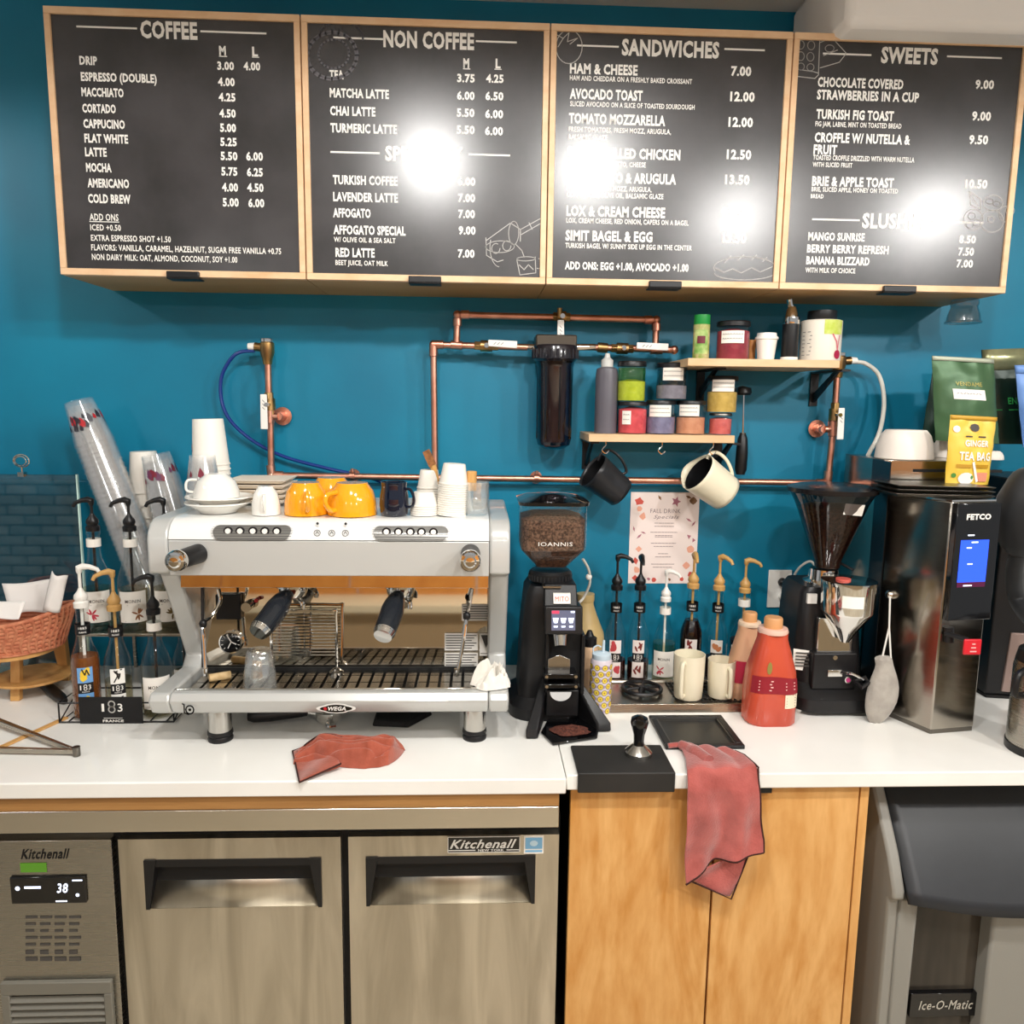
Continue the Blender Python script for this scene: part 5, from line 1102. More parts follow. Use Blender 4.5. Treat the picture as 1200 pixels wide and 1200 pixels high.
def jar(label, px, y0, y1, w, Y, z, fill, lidm=None, frac=.7, name='spice_jar', lab=None, group='spice jars on the shelves', top=None, wl=None):
    """y0 = top, y1 = bottom in the picture; z = resting height"""
    p = at(px, (y0+y1)/2, Y); s = mpp(p); r = w*s/2; H = (y1-y0)*s; p = Vector((p.x, Y, z+.0006))
    t = thing(name, label, 'jar', p, group); M = Matrix.Translation(p); lh = H*.13
    MB().lathe([(.0001, 0), (r*.94, 0), (r, .004), (r, H-lh-.004), (r*.93, H-lh), (r*.93, H-lh+.001)], 32, M).build('glass_body', GLASS, t)
    MB().lathe([(.0001, .002), (r*.95, .002), (r*.96, H*frac*.9), (r*.3, H*frac), (.0001, H*frac)], 28, M).build('powder', fill, t)
    if top: MB().lathe([(r*.955, H*frac*.9), (r*.955, H-lh-.004), (.0001, H-lh-.004)], 28, M).build('powder_haze', top, t)
    MB().lathe([(.0001, H), (r*.96, H), (r*1.01, H-.003), (r*1.01, H-lh), (r*.9, H-lh), (.0001, H-lh+.001)], 32, M).build('lid', lidm or BLK, t, bevel=0)
    if lab:
        v0, v1, u0, u1 = lab; f = cyl_fn(p.x, p.y, r+.0008); mb = MB(); patch(mb, f, u0*r, u1*r, z+v0*H, z+v1*H, 10); L_ = mb.build('label', PAPER, t)
        mb = MB(); g = cyl_fn(p.x, p.y, r+.0014); rnd = random.Random(label)
        for k in range(2):
            zz = z+(v0+(v1-v0)*(.68-.36*k))*H; uu = u0*r+.004
            while uu < u1*r-.006: w_ = rnd.uniform(.003, .006); stroke(mb, g, [(uu, zz), (uu+w_*.5, zz+.003), (uu+w_, zz)], .0011); uu += w_+.0022
        mb.build('handwriting', mat('ink', '4a4647', .6), L_)
    return t
def pw(n, c, c2): return mat('powder_'+n, c, .85, noise=(60, c2, 5))
YJ = 2.15; zl_ = ZL1
jar('jar of coral-pink powder with small label, under the green jar', 741, 473, 510, 34, YJ, zl_, pw('pink', 'e0555c', 'c9444c'), frac=.84, lab=(.30, .72, -.75, -.1), wl=1)
z2 = zl_+37*mpp(at(741, 490, YJ))
jar('jar of bright green powder on top of the coral-pink jar', 740, 427, 473, 33, YJ, z2+.001, pw('green', 'a8b322', 'bcc634'), frac=.55, top=clear('green_haze', (.84, .87, .62), .03))
jar('jar of lilac-grey powder with handwritten label, second from left below', 774, 472, 511, 34, YJ, zl_, pw('lilac', '8a85a2', '756f8c'), frac=.55, lab=(.52, .86, -.85, .75))
jar('jar of peach powder with handwritten label, third from left below', 809, 473, 512, 34, YJ, zl_, pw('peach', 'd99a78', 'cc8866'), frac=.55, lab=(.55, .88, -.85, .6))
z3 = zl_+40*mpp(at(790, 490, YJ))
jar('jar of mauve-grey powder with label, stacked across the lilac and peach jars', 787, 430, 472, 36, YJ+.0, z3, pw('mauve', '8c8690', '7c7680'), frac=.42, lab=(.52, .86, -.6, .8), top=clear('grey_haze', (.78, .78, .78), .03))
jar('small jar of pink powder under the pale yellow jar on the lower shelf', 844, 487, 512, 26, YJ, zl_, pw('rose', 'd86c66', 'c85a56'), lidm=SSD, frac=.8, lab=(.3, .3, 0, 0) and None)
z4 = zl_+25.5*mpp(at(844, 500, YJ))
jar('jar of pale yellow powder with label at the right end of the lower shelf', 846, 445, 487, 35, YJ, z4, pw('yellow', 'd4b05c', 'c29e4c'), frac=.62, lab=(.58, .90, -.7, .85))
p = at(710, 480, 2.16); s = mpp(p); p = Vector((p.x, 2.16, zl_+.0006)); t = thing('squeeze_bottle', 'tall dark grey squeeze bottle at the left end of the lower shelf', 'bottle', p)
GRB = mat('charcoal_sauce', '56535a', .35, noise=(4, '63606a', 3))
MB().lathe([(.0001, 0), (13*s, 0), (13*s, 68*s), (12*s, 74*s), (6*s, 77*s), (.0001, 77*s)], 28, Matrix.Translation(p)).build('body', GRB, t)
MB().lathe([(7*s, 75*s), (7*s, 84*s), (3.5*s, 87*s), (2.5*s, 92*s), (.0001, 92*s)], 20, Matrix.Translation(p)).build('cap', mat('frosted_cap', 'c8c8c4', .4), t)
# upper shelf goods
zu = ZU1; YU = 2.12
def canister(name, label, cat, px, y1, w, h, Y, z, m, cap=None, caph=.2, capw=1.0, group=None):
    p = at(px, y1-h/2, Y); s = mpp(p); p = Vector((p.x, Y, z+.0006)); t = thing(name, label, cat, p, group); r = w*s/2; H = h*s
    MB().lathe([(.0001, 0), (r*.96, 0), (r, .003), (r, H*(1-caph)), (r*.9, H*(1-caph)+.002), (.0001, H*(1-caph)+.002)], 32, Matrix.Translation(p)).build('body', m, t)
    if cap: MB().lathe([(r*.97*capw, H*(1-caph)), (r*capw, H*(1-caph)+.002), (r*capw*.97, H), (.0001, H)], 32, Matrix.Translation(p)).build('cap', cap, t)
    return t, p, r, H
def band(t, p, r, v0, v1, u0, u1, m, name='label', off=.0008, parent=None):
    mb = MB(); patch(mb, cyl_fn(p.x, p.y, r+off), u0*r, u1*r, p.z+v0, p.z+v1, 14); return mb.build(name, m, parent or t)
t, p, r, H = canister('spice_shaker', 'green-capped plastic shaker of dried herbs on the upper shelf', 'shaker', 822, 420, 19, 51, 2.10, zu, mat('herb_fill', '7f9a3c', .6, noise=(50, 'c9b98a', 4)), mat('green_cap', '1f8a3c', .35), .22)
L_ = band(t, p, r, H*.12, H*.66, -.9, .9, mat('herb_label', '6fa046', .5, noise=(30, 'cbd48e', 3))); band(t, p, r, H*.35, H*.52, -.5, .5, mat('maroon_print', '6a2430', .5), 'label_mark', .0016, L_)
mb = MB(); write(mb, 'HERB', cyl_fn(p.x, p.y, r+.0022), -r*.35, p.z+H*.40, r*.7, H*.06, .01) if 0 else None
jar('wide jar of dark red powder with white label on the upper shelf', 859, 376, 420, 38, 2.10, zu, pw('red', '9c3442', '8a2836'), frac=.82, lab=(.42, .74, -.75, .7))
t, p, r, H = canister('small_carton', 'narrow orange carton behind the red powder jar', 'carton', 881, 420, 9, 30, 2.16, zu, mat('orange_carton', 'e8a05c', .5))
t, p, r, H = canister('lidded_paper_cup', 'small white lidded paper cup on the upper shelf', 'cup', 898, 421, 26, 32, 2.10, zu, HOT)
for c_ in list(kids(t)): D.objects.remove(c_)
MB().lathe([(.0001, 0), (r*.72, 0), (r*.92, H*.76), (r*.9, H*.76), (.0001, H*.7)], 28, Matrix.Translation(p)).build('cup_body', HOT, t)
MB().lathe([(r*.9, H*.74), (r*1.02, H*.76), (r*1.0, H*.84), (r*.88, H*.87), (r*.84, H*.98), (.0001, H)], 28, Matrix.Translation(p)).build('lid', WPL, t)
# siphon-like whipper: black body, chrome head
t, p, r, H = canister('cream_whipper', 'black cream whipper with chrome head standing on the upper shelf', 'whipper', 926, 421, 19, 50, 2.10, zu, BLK, CHROME, .16)
MB().cyl(p+Vector((0, 0, .001)), p+Vector((0, 0, .010)), r*1.03, n=28).build('base_band', WPL, t)
MB().lathe([(r*.8, H), (r*.6, H+.02), (r*.45, H+.028), (.0001, H+.03)], 20, Matrix.Translation(p)).build('head', CHROME, t)
MB().tube([p+Vector((0, 0, H+.022)), p+Vector((-.006, 0, H+.035)), p+Vector((-.010, -.004, H+.048))], .008, 10).build('nozzle', CHROME, t)
# big tin
t, p, r, H = canister('beet_powder_tin', 'white tin printed with a beet, black lid, on the upper shelf', 'tin', 962, 421, 46, 58, 2.12, zu, mat('tin_white', 'ece6da', .35, noise=(3, 'e2dacb', 2)), BLK, .20, .72)
L_ = band(t, p, r, H*.52, H*.80, .15, 1.25, mat('leaf_green', 'b4c63a', .4, noise=(30, 'd8df8a', 3)), 'leaf_print')
mb = MB(); g = cyl_fn(p.x, p.y, r+.0014); blob(mb, g, r*.95, p.z+H*.13, .012, 14); mb.build('beet_print', mat('beet_red', 'a81e44', .4), t)
mb = MB(); stroke(mb, g, [(r*.95, p.z+H*.22), (r*.85, p.z+H*.38), (r*.6, p.z+H*.52)], .004); stroke(mb, g, [(r*.95, p.z+H*.22), (r*1.05, p.z+H*.5)], .003); mb.build('stem_print', mat('pink_print', 'd4707c', .4), t)
mb = MB()
for i in range(7): stroke(mb, g, [(-r*1.0, p.z+H*(.12+.075*i)), (-r*(.5-.04*(i % 3)), p.z+H*(.12+.075*i))], .0016)
mb.build('fine_print', mat('grey_print2', '6f6f70', .4), t)
# hanging pitchers
def pitcher(label, pts, Y, m, inm, side):
    """tapered jug hung by its handle; pts: rim centre px, base centre px, rim width, base width"""
    (rx, ry), (bx, by), rw, bw = pts; a = at(rx, ry, Y-.022); b = at(bx, by, Y); s = mpp(a); ax = (a-b); H = ax.length
    q = ax.to_track_quat('Z', 'Y').to_matrix().to_4x4(); M = Matrix.Translation(b) @ q
    t = thing('milk_pitcher', label, 'pitcher', b, 'milk pitchers hanging under the lower shelf')
    R0, R1 = bw*s/2, rw*s/2
    mb = MB()
    def fn(u, v):
        an = math.tau*u; k = 1
        r = R0+(R1-R0)*v; r += .010*max(0, math.cos(an-(math.pi if side < 0 else 0)))**6*max(0, v-.55)/.45
        z = H*v+(.008*max(0, math.cos(an-(math.pi if side < 0 else 0)))**6*max(0, v-.8)/.2)
        return M @ Vector((r*math.cos(an), r*math.sin(an), z))
    mb.grid(fn, 32, 10, True); mb.lathe([(.0001, 0), (R0, 0)], 32, M); mb.build('jug_body', m, t, solid=.0016)
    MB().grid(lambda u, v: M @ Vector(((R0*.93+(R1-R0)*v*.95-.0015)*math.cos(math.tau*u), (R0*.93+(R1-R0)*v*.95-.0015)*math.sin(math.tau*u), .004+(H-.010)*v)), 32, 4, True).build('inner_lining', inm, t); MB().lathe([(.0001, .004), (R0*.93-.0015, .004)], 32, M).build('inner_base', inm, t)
    return t, M, R0, R1, H
def loop_handle(t, P, Y, m, r=.004): MB().tube(smooth_path([at(x, y, Y) for x, y in P], 6), r, 10).build('handle', m, t)
CRM = CREAM
t, *_ = pitcher('matte black milk pitcher hanging by its handle under the lower shelf', ((694, 551), (727, 577), 44, 36), 2.14, mat('black_pitcher', '26272a', .35), BLK, 1)
loop_handle(t, [(701, 540), (706, 530), (716, 528), (728, 538), (734, 552), (728, 556)], 2.135, BLK)
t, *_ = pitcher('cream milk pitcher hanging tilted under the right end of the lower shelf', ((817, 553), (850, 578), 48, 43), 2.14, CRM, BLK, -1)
loop_handle(t, [(829, 538), (833, 531), (842, 531), (852, 540), (858, 555), (856, 566)], 2.135, CRM, .0048)
# frother wand hung beside the lower shelf
t = thing('milk_frother', 'black handheld frother hanging from its round head right of the lower shelf', 'frother', at(869, 452, 2.2))
MB().lathe([(.0001, 0), (.022, 0), (.026, .006), (.024, .02), (.0001, .026)], 24, Matrix.Translation(at(870, 463, 2.2))).build('head', BLK, t)
MB().cyl(at(871.5, 463, 2.2), at(870.5, 512, 2.2), .0024, n=8).build('rod', CHROME, t)
MB().tube([at(870.5, 508, 2.2), at(870.3, 514, 2.2), at(869.5, 530, 2.2), at(868, 550, 2.2), at(867.5, 556, 2.2)], [.008, .014, .017, .017, .012], 16).build('handle', BLK, t)
MB().cyl(at(870.5, 507, 2.2), at(870.3, 512, 2.2), .009, n=14).build('ferrule', SSD, t)
MB().cyl(at(870, 456, 2.2), Vector((at(870, 456, 2.2).x, WALL, at(870, 456, 2.2).z)), .003, n=8).build('wall_peg', BLK, t)
# clear plastic cup hanging beneath the right cabinet
c = at(1130, 362, 2.12); t = thing('hanging_plastic_cup', 'crumpled clear plastic cup under the right end of the menu cabinets', 'cup', c)
M = Matrix.Translation((c.x, 2.12, BZ0-.001)) @ Matrix.Rotation(math.radians(180), 4, 'X')
MB().lathe([(.0001, 0), (.034, 0), (.036, .012), (.033, .02), (.040, .04), (.043, .058), (.047, .06), (.046, .064), (.043, .063)], 18, M).build('bowl', clear('crumpled_plastic', (.80, .82, .82), .22, .15), t)
# poster
zc0, zc1 = at(778, 684, 2.25).z, at(778, 577, 2.25).z; xa_, xb2 = at(738, 630, 2.25).x, at(818, 630, 2.25).x
PY = 2.2545
po = rbox(xa_, xb2, PY-.001, PY, zc0, zc1).build('menu_poster', mat('poster_paper', 'f3e3dc', .45)); recenter(po, (xa_, PY, zc0)); tag(po, 'white FALL DRINK Specials sheet with painted autumn leaves taped to the teal wall', 'poster')
W_, H_ = xb2-xa_, zc1-zc0; f = lambda u, v: (xa_+u, PY-.0016, zc0+v)
mb = MB(); write(mb, 'FALL DRINK', f, W_*.29, H_*.775, W_*.44, H_*.048, .0); write(mb, 'Specials', f, W_*.34, H_*.715, W_*.37, H_*.04, 0, .35)
rnd = random.Random(2)
for (v, h_) in ((.665, 1), (.63, 1), (.565, 1.4), (.53, .9), (.515, .9), (.445, 1.3), (.41, 1), (.33, .5), (.295, .8), (.215, 1.2), (.18, 1)):
    L2 = W_*.28*h_; u0 = W_*.5-L2/2; u = u0
    while u < u0+L2: w_ = rnd.uniform(.004, .010); stroke(mb, f, [(u, H_*v), (min(u+w_, u0+L2), H_*v)], .0018); u += w_+.002
mb.build('lettering', mat('taupe_print', '8f7a7c', .6), po)
def leafset(nm, col, L):
    mb = MB()
    for (u, v, r, n, sx, rot, jag) in L: blob(mb, lambda a, b: (xa_+a, PY-.0013, zc0+b), u*W_, v*H_, r, n, sx, 1, rot, jag)
    mb.build('painted_leaves', mat(nm, col, .6), po)
leafset('leaf_coral', 'd0574a', [(.12, .90, .013, 9, 1.1, 0, .3), (.10, .06, .010, 8, 1, 0, .3), (.92, .1, .010, 8, 1, .4, .2), (.38, .04, .008, 6, 1, 0, .1), (.79, .05, .008, 7, .8, 0, .2), (.1, .25, .012, 8, .7, .2, .3)])
leafset('leaf_peach', 'eba98f', [(.18, .74, .013, 7, .8, -.5, .3), (.13, .82, .009, 6, 1, 0, .1), (.90, .38, .012, 9, 1, 0, .1), (.14, .38, .010, 8, 1, 0, .3), (.12, .15, .012, 7, .8, .4, .2), (.85, .2, .012, 8, 1, 0, .2)])
leafset('leaf_mauve', 'b0707e', [(.66, .90, .017, 10, .9, 0, .55), (.86, .70, .011, 4, .3, 1.0, 0), (.93, .66, .010, 4, .3, -.6, 0), (.87, .52, .009, 6, .8, .4, .5), (.94, .48, .008, 6, .8, 0, .5), (.14, .52, .011, 4, .3, -.8, 0), (.2, .56, .009, 4, .3, 1.2, 0), (.06, .6, .009, 4, .3, .2, 0), (.3, .05, .006, 5, 1, 0, .3)])
leafset('leaf_brown', '8a6442', [(.91, .91, .012, 8, 1, 0, .15), (.84, .95, .010, 4, .4, 1.2, 0), (.42, .94, .009, 4, .45, .6, 0), (.61, .045, .006, 5, .8, 0, .4)])
# wall outlet with plugs
a, b, c, d = ext(900, 668, 927, 712, 2.25)
t = thing('wall_outlet', 'white wall outlet with two plugs beside the right coffee grinder', 'outlet', ((a+b)/2, 2.255, c))
rbox(a, b, 2.249, 2.255, c, d).build('cover_plate', WPL, t, bevel=.002)
pp = at(918, 683, 2.24); MB().tube([pp+Vector((0, .012, 0)), pp, pp+Vector((.012, -.012, -.003)), pp+Vector((.03, -.02, -.012))], [.014, .014, .012, .006], 12).build('black_plug', BLK, t)
pp = at(919, 700, 2.24); MB().tube([pp+Vector((0, .012, 0)), pp, pp+Vector((.006, -.014, -.008)), pp+Vector((.008, -.02, -.02))], [.014, .015, .013, .006], 12).build('white_plug', WPL, t)
tubeobj('power_cord', [(921, 704, 2.22), (926, 692, 2.2), (930, 676, 2.19), (938, 664, 2.18), (950, 658, 2.17), (958, 668, 2.16)], .0035, GREYP, 'light grey cord running from the outlet up behind the right grinder', 'cord')

# ================================================================== MITO GRINDER (left of the sink)
GX = at(646, 700, 1.86).x
t = thing('espresso_grinder', 'black espresso grinder with square glass hopper and touch screen', 'grinder', (GX, 1.88, TOP))
def rr_ring(cx, cy, hx, hy, z, rad=.35, n=6):
    P = []; r = min(hx, hy)*rad
    for (sx, sy, a0) in ((1, 1, 0), (-1, 1, 90), (-1, -1, 180), (1, -1, 270)):
        for i in range(n+1): a = math.radians(a0+90*i/n); P.append((cx+sx*(hx-r)+r*math.cos(a), cy+sy*(hy-r)+r*math.sin(a), z))
    return P
def loft(rings, caps=True):
    mb = MB(); n = len(rings[0]); vs = [p for r_ in rings for p in r_]; fs = [(j*n+i, j*n+(i+1) % n, (j+1)*n+(i+1) % n, (j+1)*n+i) for j in range(len(rings)-1) for i in range(n)]
    if caps: fs += [tuple(range(n))[::-1], tuple(range((len(rings)-1)*n, len(rings)*n))]
    return mb.add(vs, fs)
gy = 1.90
z_ = lambda y, Y=gy-.06, x=645: at(x, y, Y).z
hx = 39*mpp((GX, gy-.06, 1.4))
hb = loft([rr_ring(GX, gy, hx*.48, hx*.48, z_(668)), rr_ring(GX, gy, hx*.55, hx*.55, z_(664)), rr_ring(GX, gy, hx*.98, hx*.98, z_(644), .3), rr_ring(GX, gy, hx, hx, z_(638), .3), rr_ring(GX, gy, hx, hx, z_(592), .3)], False).build('hopper', clear('hopper_glass', (.93, .95, .95), .09, .03), t)
loft([rr_ring(GX, gy, hx*.46, hx*.46, z_(667)), rr_ring(GX, gy, hx*.52, hx*.52, z_(663)), rr_ring(GX, gy, hx*.94, hx*.94, z_(645), .3)]).build('dark_beans', BEAN, t)
loft([rr_ring(GX, gy, hx*.94, hx*.94, z_(645)+.0005, .3), rr_ring(GX, gy, hx*.955, hx*.955, z_(638), .3), rr_ring(GX, gy, hx*.955, hx*.955, z_(609), .3), rr_ring(GX, gy, hx*.6, hx*.6, z_(604), .3)]).build('roasted_beans', mat('roast_mix', '3e2418', .45, noise=(170, '8a6450', 2), bump=(170, 1)), t)
rnd = random.Random(9)
loft([rr_ring(GX, gy, hx*1.05, hx*1.05, z_(592), .3), rr_ring(GX, gy, hx*1.07, hx*1.07, z_(588), .3), rr_ring(GX, gy, hx*.8, hx*.8, z_(584), .4), rr_ring(GX, gy, hx*.3, hx*.3, z_(581), .8)]).build('hopper_lid', BLKG, t)
mb = MB(); a = at(631, 640, gy-hx-.002); b = at(671, 640, gy-hx-.002); write(mb, 'IOANNIS', flat(gy-hx-.0015), a.x, a.z, b.x-a.x, .010, 0); mb.build('lettering', CHALKW, t)
MB().lathe([(.0001, 0), (.052, 0), (.054, .004), (.054, .022), (.048, .028), (.0001, .028)], 40, Matrix.Translation((GX, gy, z_(686)))).build('adjusting_collar', BLK, t)
mb = MB()
for i in range(36): a = math.tau*i/36; mb.cyl((GX+.0545*math.cos(a), gy+.0545*math.sin(a), z_(684)), (GX+.0545*math.cos(a), gy+.0545*math.sin(a), z_(678)), .0014, n=5)
mb.build('collar_teeth', mat('grip_grey', '2a2a2c', .4), t, kind='stuff')
x0, x1 = at(612, 760, 1.88).x, at(684, 760, 1.84).x
def RR(cx, cy, hx_, hy_, z, rad=.3): return rr_ring(cx, cy, hx_, hy_, z, rad)
xm_ = GX+.0; zt = z_(688)
loft([RR(xm_-.005, 1.95, .095, .12, TOP+.001, .6), RR(xm_-.005, 1.95, .095, .12, TOP+.03, .6), RR(xm_-.003, 1.945, .075, .085, TOP+.05, .4), RR(xm_, 1.93, .070, .085, 1.15, .35), RR(xm_, 1.92, .062, .082, zt-.02, .35), RR(xm_, 1.915, .052, .07, zt, .4)]).build('body', BLK, t, bevel=0)
# front head (label, screen)
yh = 1.80
a, b, c, d = ext(638, 688, 678, 714, yh)
MB().hexa([(a, yh+.004, c), (b, yh+.004, c), (b, 1.90, c), (a, 1.90, c), (a+.002, yh+.03, d), (b-.002, yh+.03, d), (b-.002, 1.90, d), (a+.002, 1.90, d)]).build('head_block', BLK, t, bevel=.003)
a, b, c, d = ext(649, 697, 669, 708, yh)
o = MB().hexa([(a, yh+.004, c), (b, yh+.004, c), (b, yh+.012, c), (a, yh+.012, c), (a, yh+.012, d), (b, yh+.012, d), (b, yh+.02, d), (a, yh+.02, d)]).build('name_sticker', PAPER, t)
mb = MB(); write(mb, 'MITO', plane_fn((a+.004, yh+.0052, c+.006), (1, 0, 0), (0, .33, .95)), 0, 0, b-a-.008, .012, 0); mb.build('lettering', mat('coral_print', 'c4584c', .5), o)
a, b, c, d = ext(638, 711, 683, 743, yh-.005); TY = .16
def sc(u, v, o=0): return (a+(b-a)*u, yh-.012+TY*(d-c)*v-o, c+(d-c)*v)
MB().hexa([sc(.0, 0), sc(1, 0), (b-.004, yh+.05, c), (a+.004, yh+.05, c), sc(0, 1), sc(1, 1), (b-.004, yh+.05, d), (a+.004, yh+.05, d)]).build('screen_housing', BLK, t, bevel=.004)
so = MB().hexa([sc(.18, .16, .0), sc(.80, .16, .0), sc(.80, .16, -.003), sc(.18, .16, -.003), sc(.18, .86, 0), sc(.80, .86, 0), sc(.80, .86, -.003), sc(.18, .86, -.003)])
s_ = MB().grid(lambda u, v: sc(.18+.62*u, .16+.70*v, .0012), 2, 2).build('screen', mat('lit_screen_grey', '4a4d5c', .2, emit='5a5f78', estr=.9), t)
S2 = lambda u, v: sc(u, v, .002)
mb = MB()
for i in range(3):
    u = .29+.20*i; mb.add([S2(u-.075, .60), S2(u+.075, .60), S2(u+.045, .42), S2(u-.045, .42)], [(0, 1, 2, 3)]); mb.add([S2(u-.05, .33), S2(u+.05, .33), S2(u+.05, .27), S2(u-.05, .27)], [(0, 1, 2, 3)])
mb.add([S2(.68, .84), S2(.78, .84), S2(.78, .78), S2(.68, .78)], [(0, 1, 2, 3)]); mb.build('icons', mat('lit_icons', 'dfe8ff', .3, emit='dfe8ff', estr=1.6), s_)
mb = MB(); mb.add([S2(.19, .85), S2(.38, .85), S2(.38, .75), S2(.19, .75)], [(0, 1, 2, 3)]); mb.build('red_icon', mat('lit_red', 'd23a54', .3, emit='d23a54', estr=1.0), s_)
a, b, c, d = ext(636, 686, 657, 688, yh+.03); rbox(a, b, yh+.02, yh+.06, c, c+.004).build('trim_bar', SS, t)
# spout, portafilter fork, rest, feet
a, b, c, d = ext(640, 742, 683, 812, 1.83)
rbox(a, b, 1.838, 1.90, c, d).build('front_column', BLKM, t, bevel=.004)
for xx in (a-.003, b-.006): MB().box(xx, xx+.009, 1.818, 1.86, c, d).build('column_rib', BLK, t, bevel=.002)
q = at(657, 752, 1.80); MB().cyl((q.x, 1.815, q.z+.014), (q.x, 1.80, q.z-.012), .019, .015, 24).build('spout', CHROME, t)
a, b, c, d = ext(642, 767, 668, 788, 1.815)
MB().prism([(a, c), (b, c), (b, c+(d-c)*.75), ((a+b)/2, d), (a, c+(d-c)*.75)], 'y', 1.812, 1.816).build('splash_plate', SSD if 0 else mat('leg_steel', 'c3c0ba', .2, 1), t, bevel=.001)
for y0, y1 in ((789, 795), (801, 806)):
    a, b, c, d = ext(638, y0, 676, y1, 1.79); MB().box(a, b, 1.785, 1.835, c, d).build('fork_bar', BLKG, t, bevel=.002)
    for xx in (a+.002, b-.006): MB().cyl((xx+.003, 1.786, (c+d)/2), (xx+.003, 1.782, (c+d)/2), .004, n=10).build('bolt', CHROME, t)
q = at(657, 811, 1.785); mb = MB(); mb.prism([(q.x+.026*math.cos(an), q.z+.026*math.sin(an)*.85) for an in [math.pi+math.pi*i/14 for i in range(15)]], 'y', 1.782, 1.786); mb.build('half_disc', mat('pale_grey_disc', 'cfd0d0', .35), t)
a, b, c, d = ext(645, 808, 672, 850, 1.82); rbox(a-.012, b+.012, 1.815, 1.85, TOP+.02, d).build('chute', BLK, t, bevel=.003)
for (tx, ty, tw, bx_, by_, bw_) in ((640, 800, 8, 623, 860, 15), (677, 800, 8, 708, 852, 17)):
    A = at(tx, ty, 1.81); Bp = atz(bx_, by_, TOP+.012); s = mpp(Bp)
    w1, w2 = tw*s/2, bw_*s/2
    MB().hexa([(Bp.x-w2, Bp.y-.006, TOP+.002), (Bp.x+w2, Bp.y-.006, TOP+.002), (A.x+w1, 1.87, TOP+.002), (A.x-w1, 1.87, TOP+.002), (Bp.x-w2, Bp.y, TOP+.022), (Bp.x+w2, Bp.y, TOP+.022), (A.x+w1, 1.85, A.z), (A.x-w1, 1.85, A.z)]).build('front_leg', BLK, t, bevel=.004)
T4 = [atz(634, 858, TOP+.006), atz(648, 872, TOP+.006), atz(700, 864, TOP+.006), atz(702, 852, TOP+.006), (at(680, 830, 1.86)), (at(645, 830, 1.86))]
pl4 = [(v.x, v.y) for v in T4]
MB().prism(pl4, 'z', TOP+.002, TOP+.008).build('grounds_tray', BLKG, t, bevel=.002)
gc = atz(668, 856, TOP+.009); mnd = crumple(gc, .052, .030, .010, 5, 40, 14, fold=(9, 9), amp=.3).build('spilled_grounds', mat('ground_coffee', '40201a', .9, noise=(200, '6b3a2c', 3), bump=(300, 1)), t, kind='stuff')
tubeobj('grinder_cord', [(683, 655, 1.95), (690, 668, 1.96), (691, 684, 1.97), (684, 700, 1.98), (679, 706, 1.96)], .0035, GREYP, 'white cord with a round switch beside the square glass hopper', 'cord')
q = at(690, 676, 1.965); o = MB().ball(q, .0085, .007, .0085).build('cord_switch', WPL); recenter(o, q); tag(o, 'small round white switch on the cord beside the glass hopper', 'switch')

# jars and bottles between grinder and rinser
q = pos(684, 2.10); s = mpp(q); t = thing('sauce_bottle', 'tan plastic sauce bottle half hidden behind the square-hopper grinder', 'bottle', q); r = 23*s
MB().lathe([(.0001, 0), (r*.9, 0), (r, .01), (r, .13), (r*.96, .15), (r*.6, .20), (r*.42, .23), (r*.40, .245), (.0001, .245)], 28, Matrix.Translation(q)).build('body', mat('tan_plastic', 'c2a873', .4), t)
MB().lathe([(r*.42, .240), (r*.45, .244), (r*.45, .262), (.0001, .264)], 24, Matrix.Translation(q)).build('cap', mat('tan_plastic', 'c2a873', .4), t)
q = pos(690, 2.0); q.z = TOP; t = thing('squeeze_bottle', 'cream sauce bottle with black flip cap behind the patterned bottle', 'bottle', q)
MB().lathe([(.0001, 0), (.024, 0), (.025, .01), (.025, .13), (.018, .145), (.0001, .146)], 24, Matrix.Translation(q)).build('body', mat('cream_sauce', 'd8b490', .4), t)
MB().lathe([(.019, .142), (.020, .146), (.020, .165), (.012, .17), (.006, .185), (.0001, .186)], 20, Matrix.Translation(q)).build('cap', BLK, t)
q = atz(703, 833); s = mpp(q); t = thing('squeeze_bottle', 'squeeze bottle patterned with yellow and lilac flowers beside the grinder', 'bottle', q); r = 12.5*s; H = 64*s
PB = MB().lathe([(.0001, 0), (r*.95, 0), (r, .004), (r, H*.96), (r*.9, H), (.0001, H)], 28, Matrix.Translation(q)).build('body', mat('lilac_white', 'd9cfd6', .4), t)
for nm, col, rr_, off in (('brown_ring_print', '8a6a3c', 1.0, .0006), ('yellow_flower_print', 'ead24c', .82, .001), ('flower_centre_print', 'b98a3c', .3, .0014)):
    mb = MB(); g = cyl_fn(q.x, q.y, r+off)
    for i in range(8):
        for j in range(-2, 3): blob(mb, g, (j+.5*(i % 2))*.021, q.z+.009+i*.0165, .0078*rr_, 12)
    mb.build('flower_print', mat(nm, col, .5), PB)
mb = MB(); g = cyl_fn(q.x, q.y, r+.0006)
for i in range(8):
    for j in range(-2, 3): blob(mb, g, (j+.5+.5*(i % 2))*.021, q.z+.009+i*.0165, .0055, 6, jag=.4)
mb.build('flower_print', mat('lilac_print', 'a89ab4', .5), PB)
MB().lathe([(r*.85, H-.002), (r*.88, H), (r*.88, H+.013), (r*.4, H+.018), (.0001, H+.018)], 24, Matrix.Translation(q)).build('cap', mat('ice_blue_cap', 'c9dbe6', .4), t)
MB().cyl(q+Vector((.004, 0, H+.016)), q+Vector((.005, 0, H+.048)), .0045, .003, 12).build('nozzle', mat('ice_blue_cap', 'c9dbe6', .4), t)
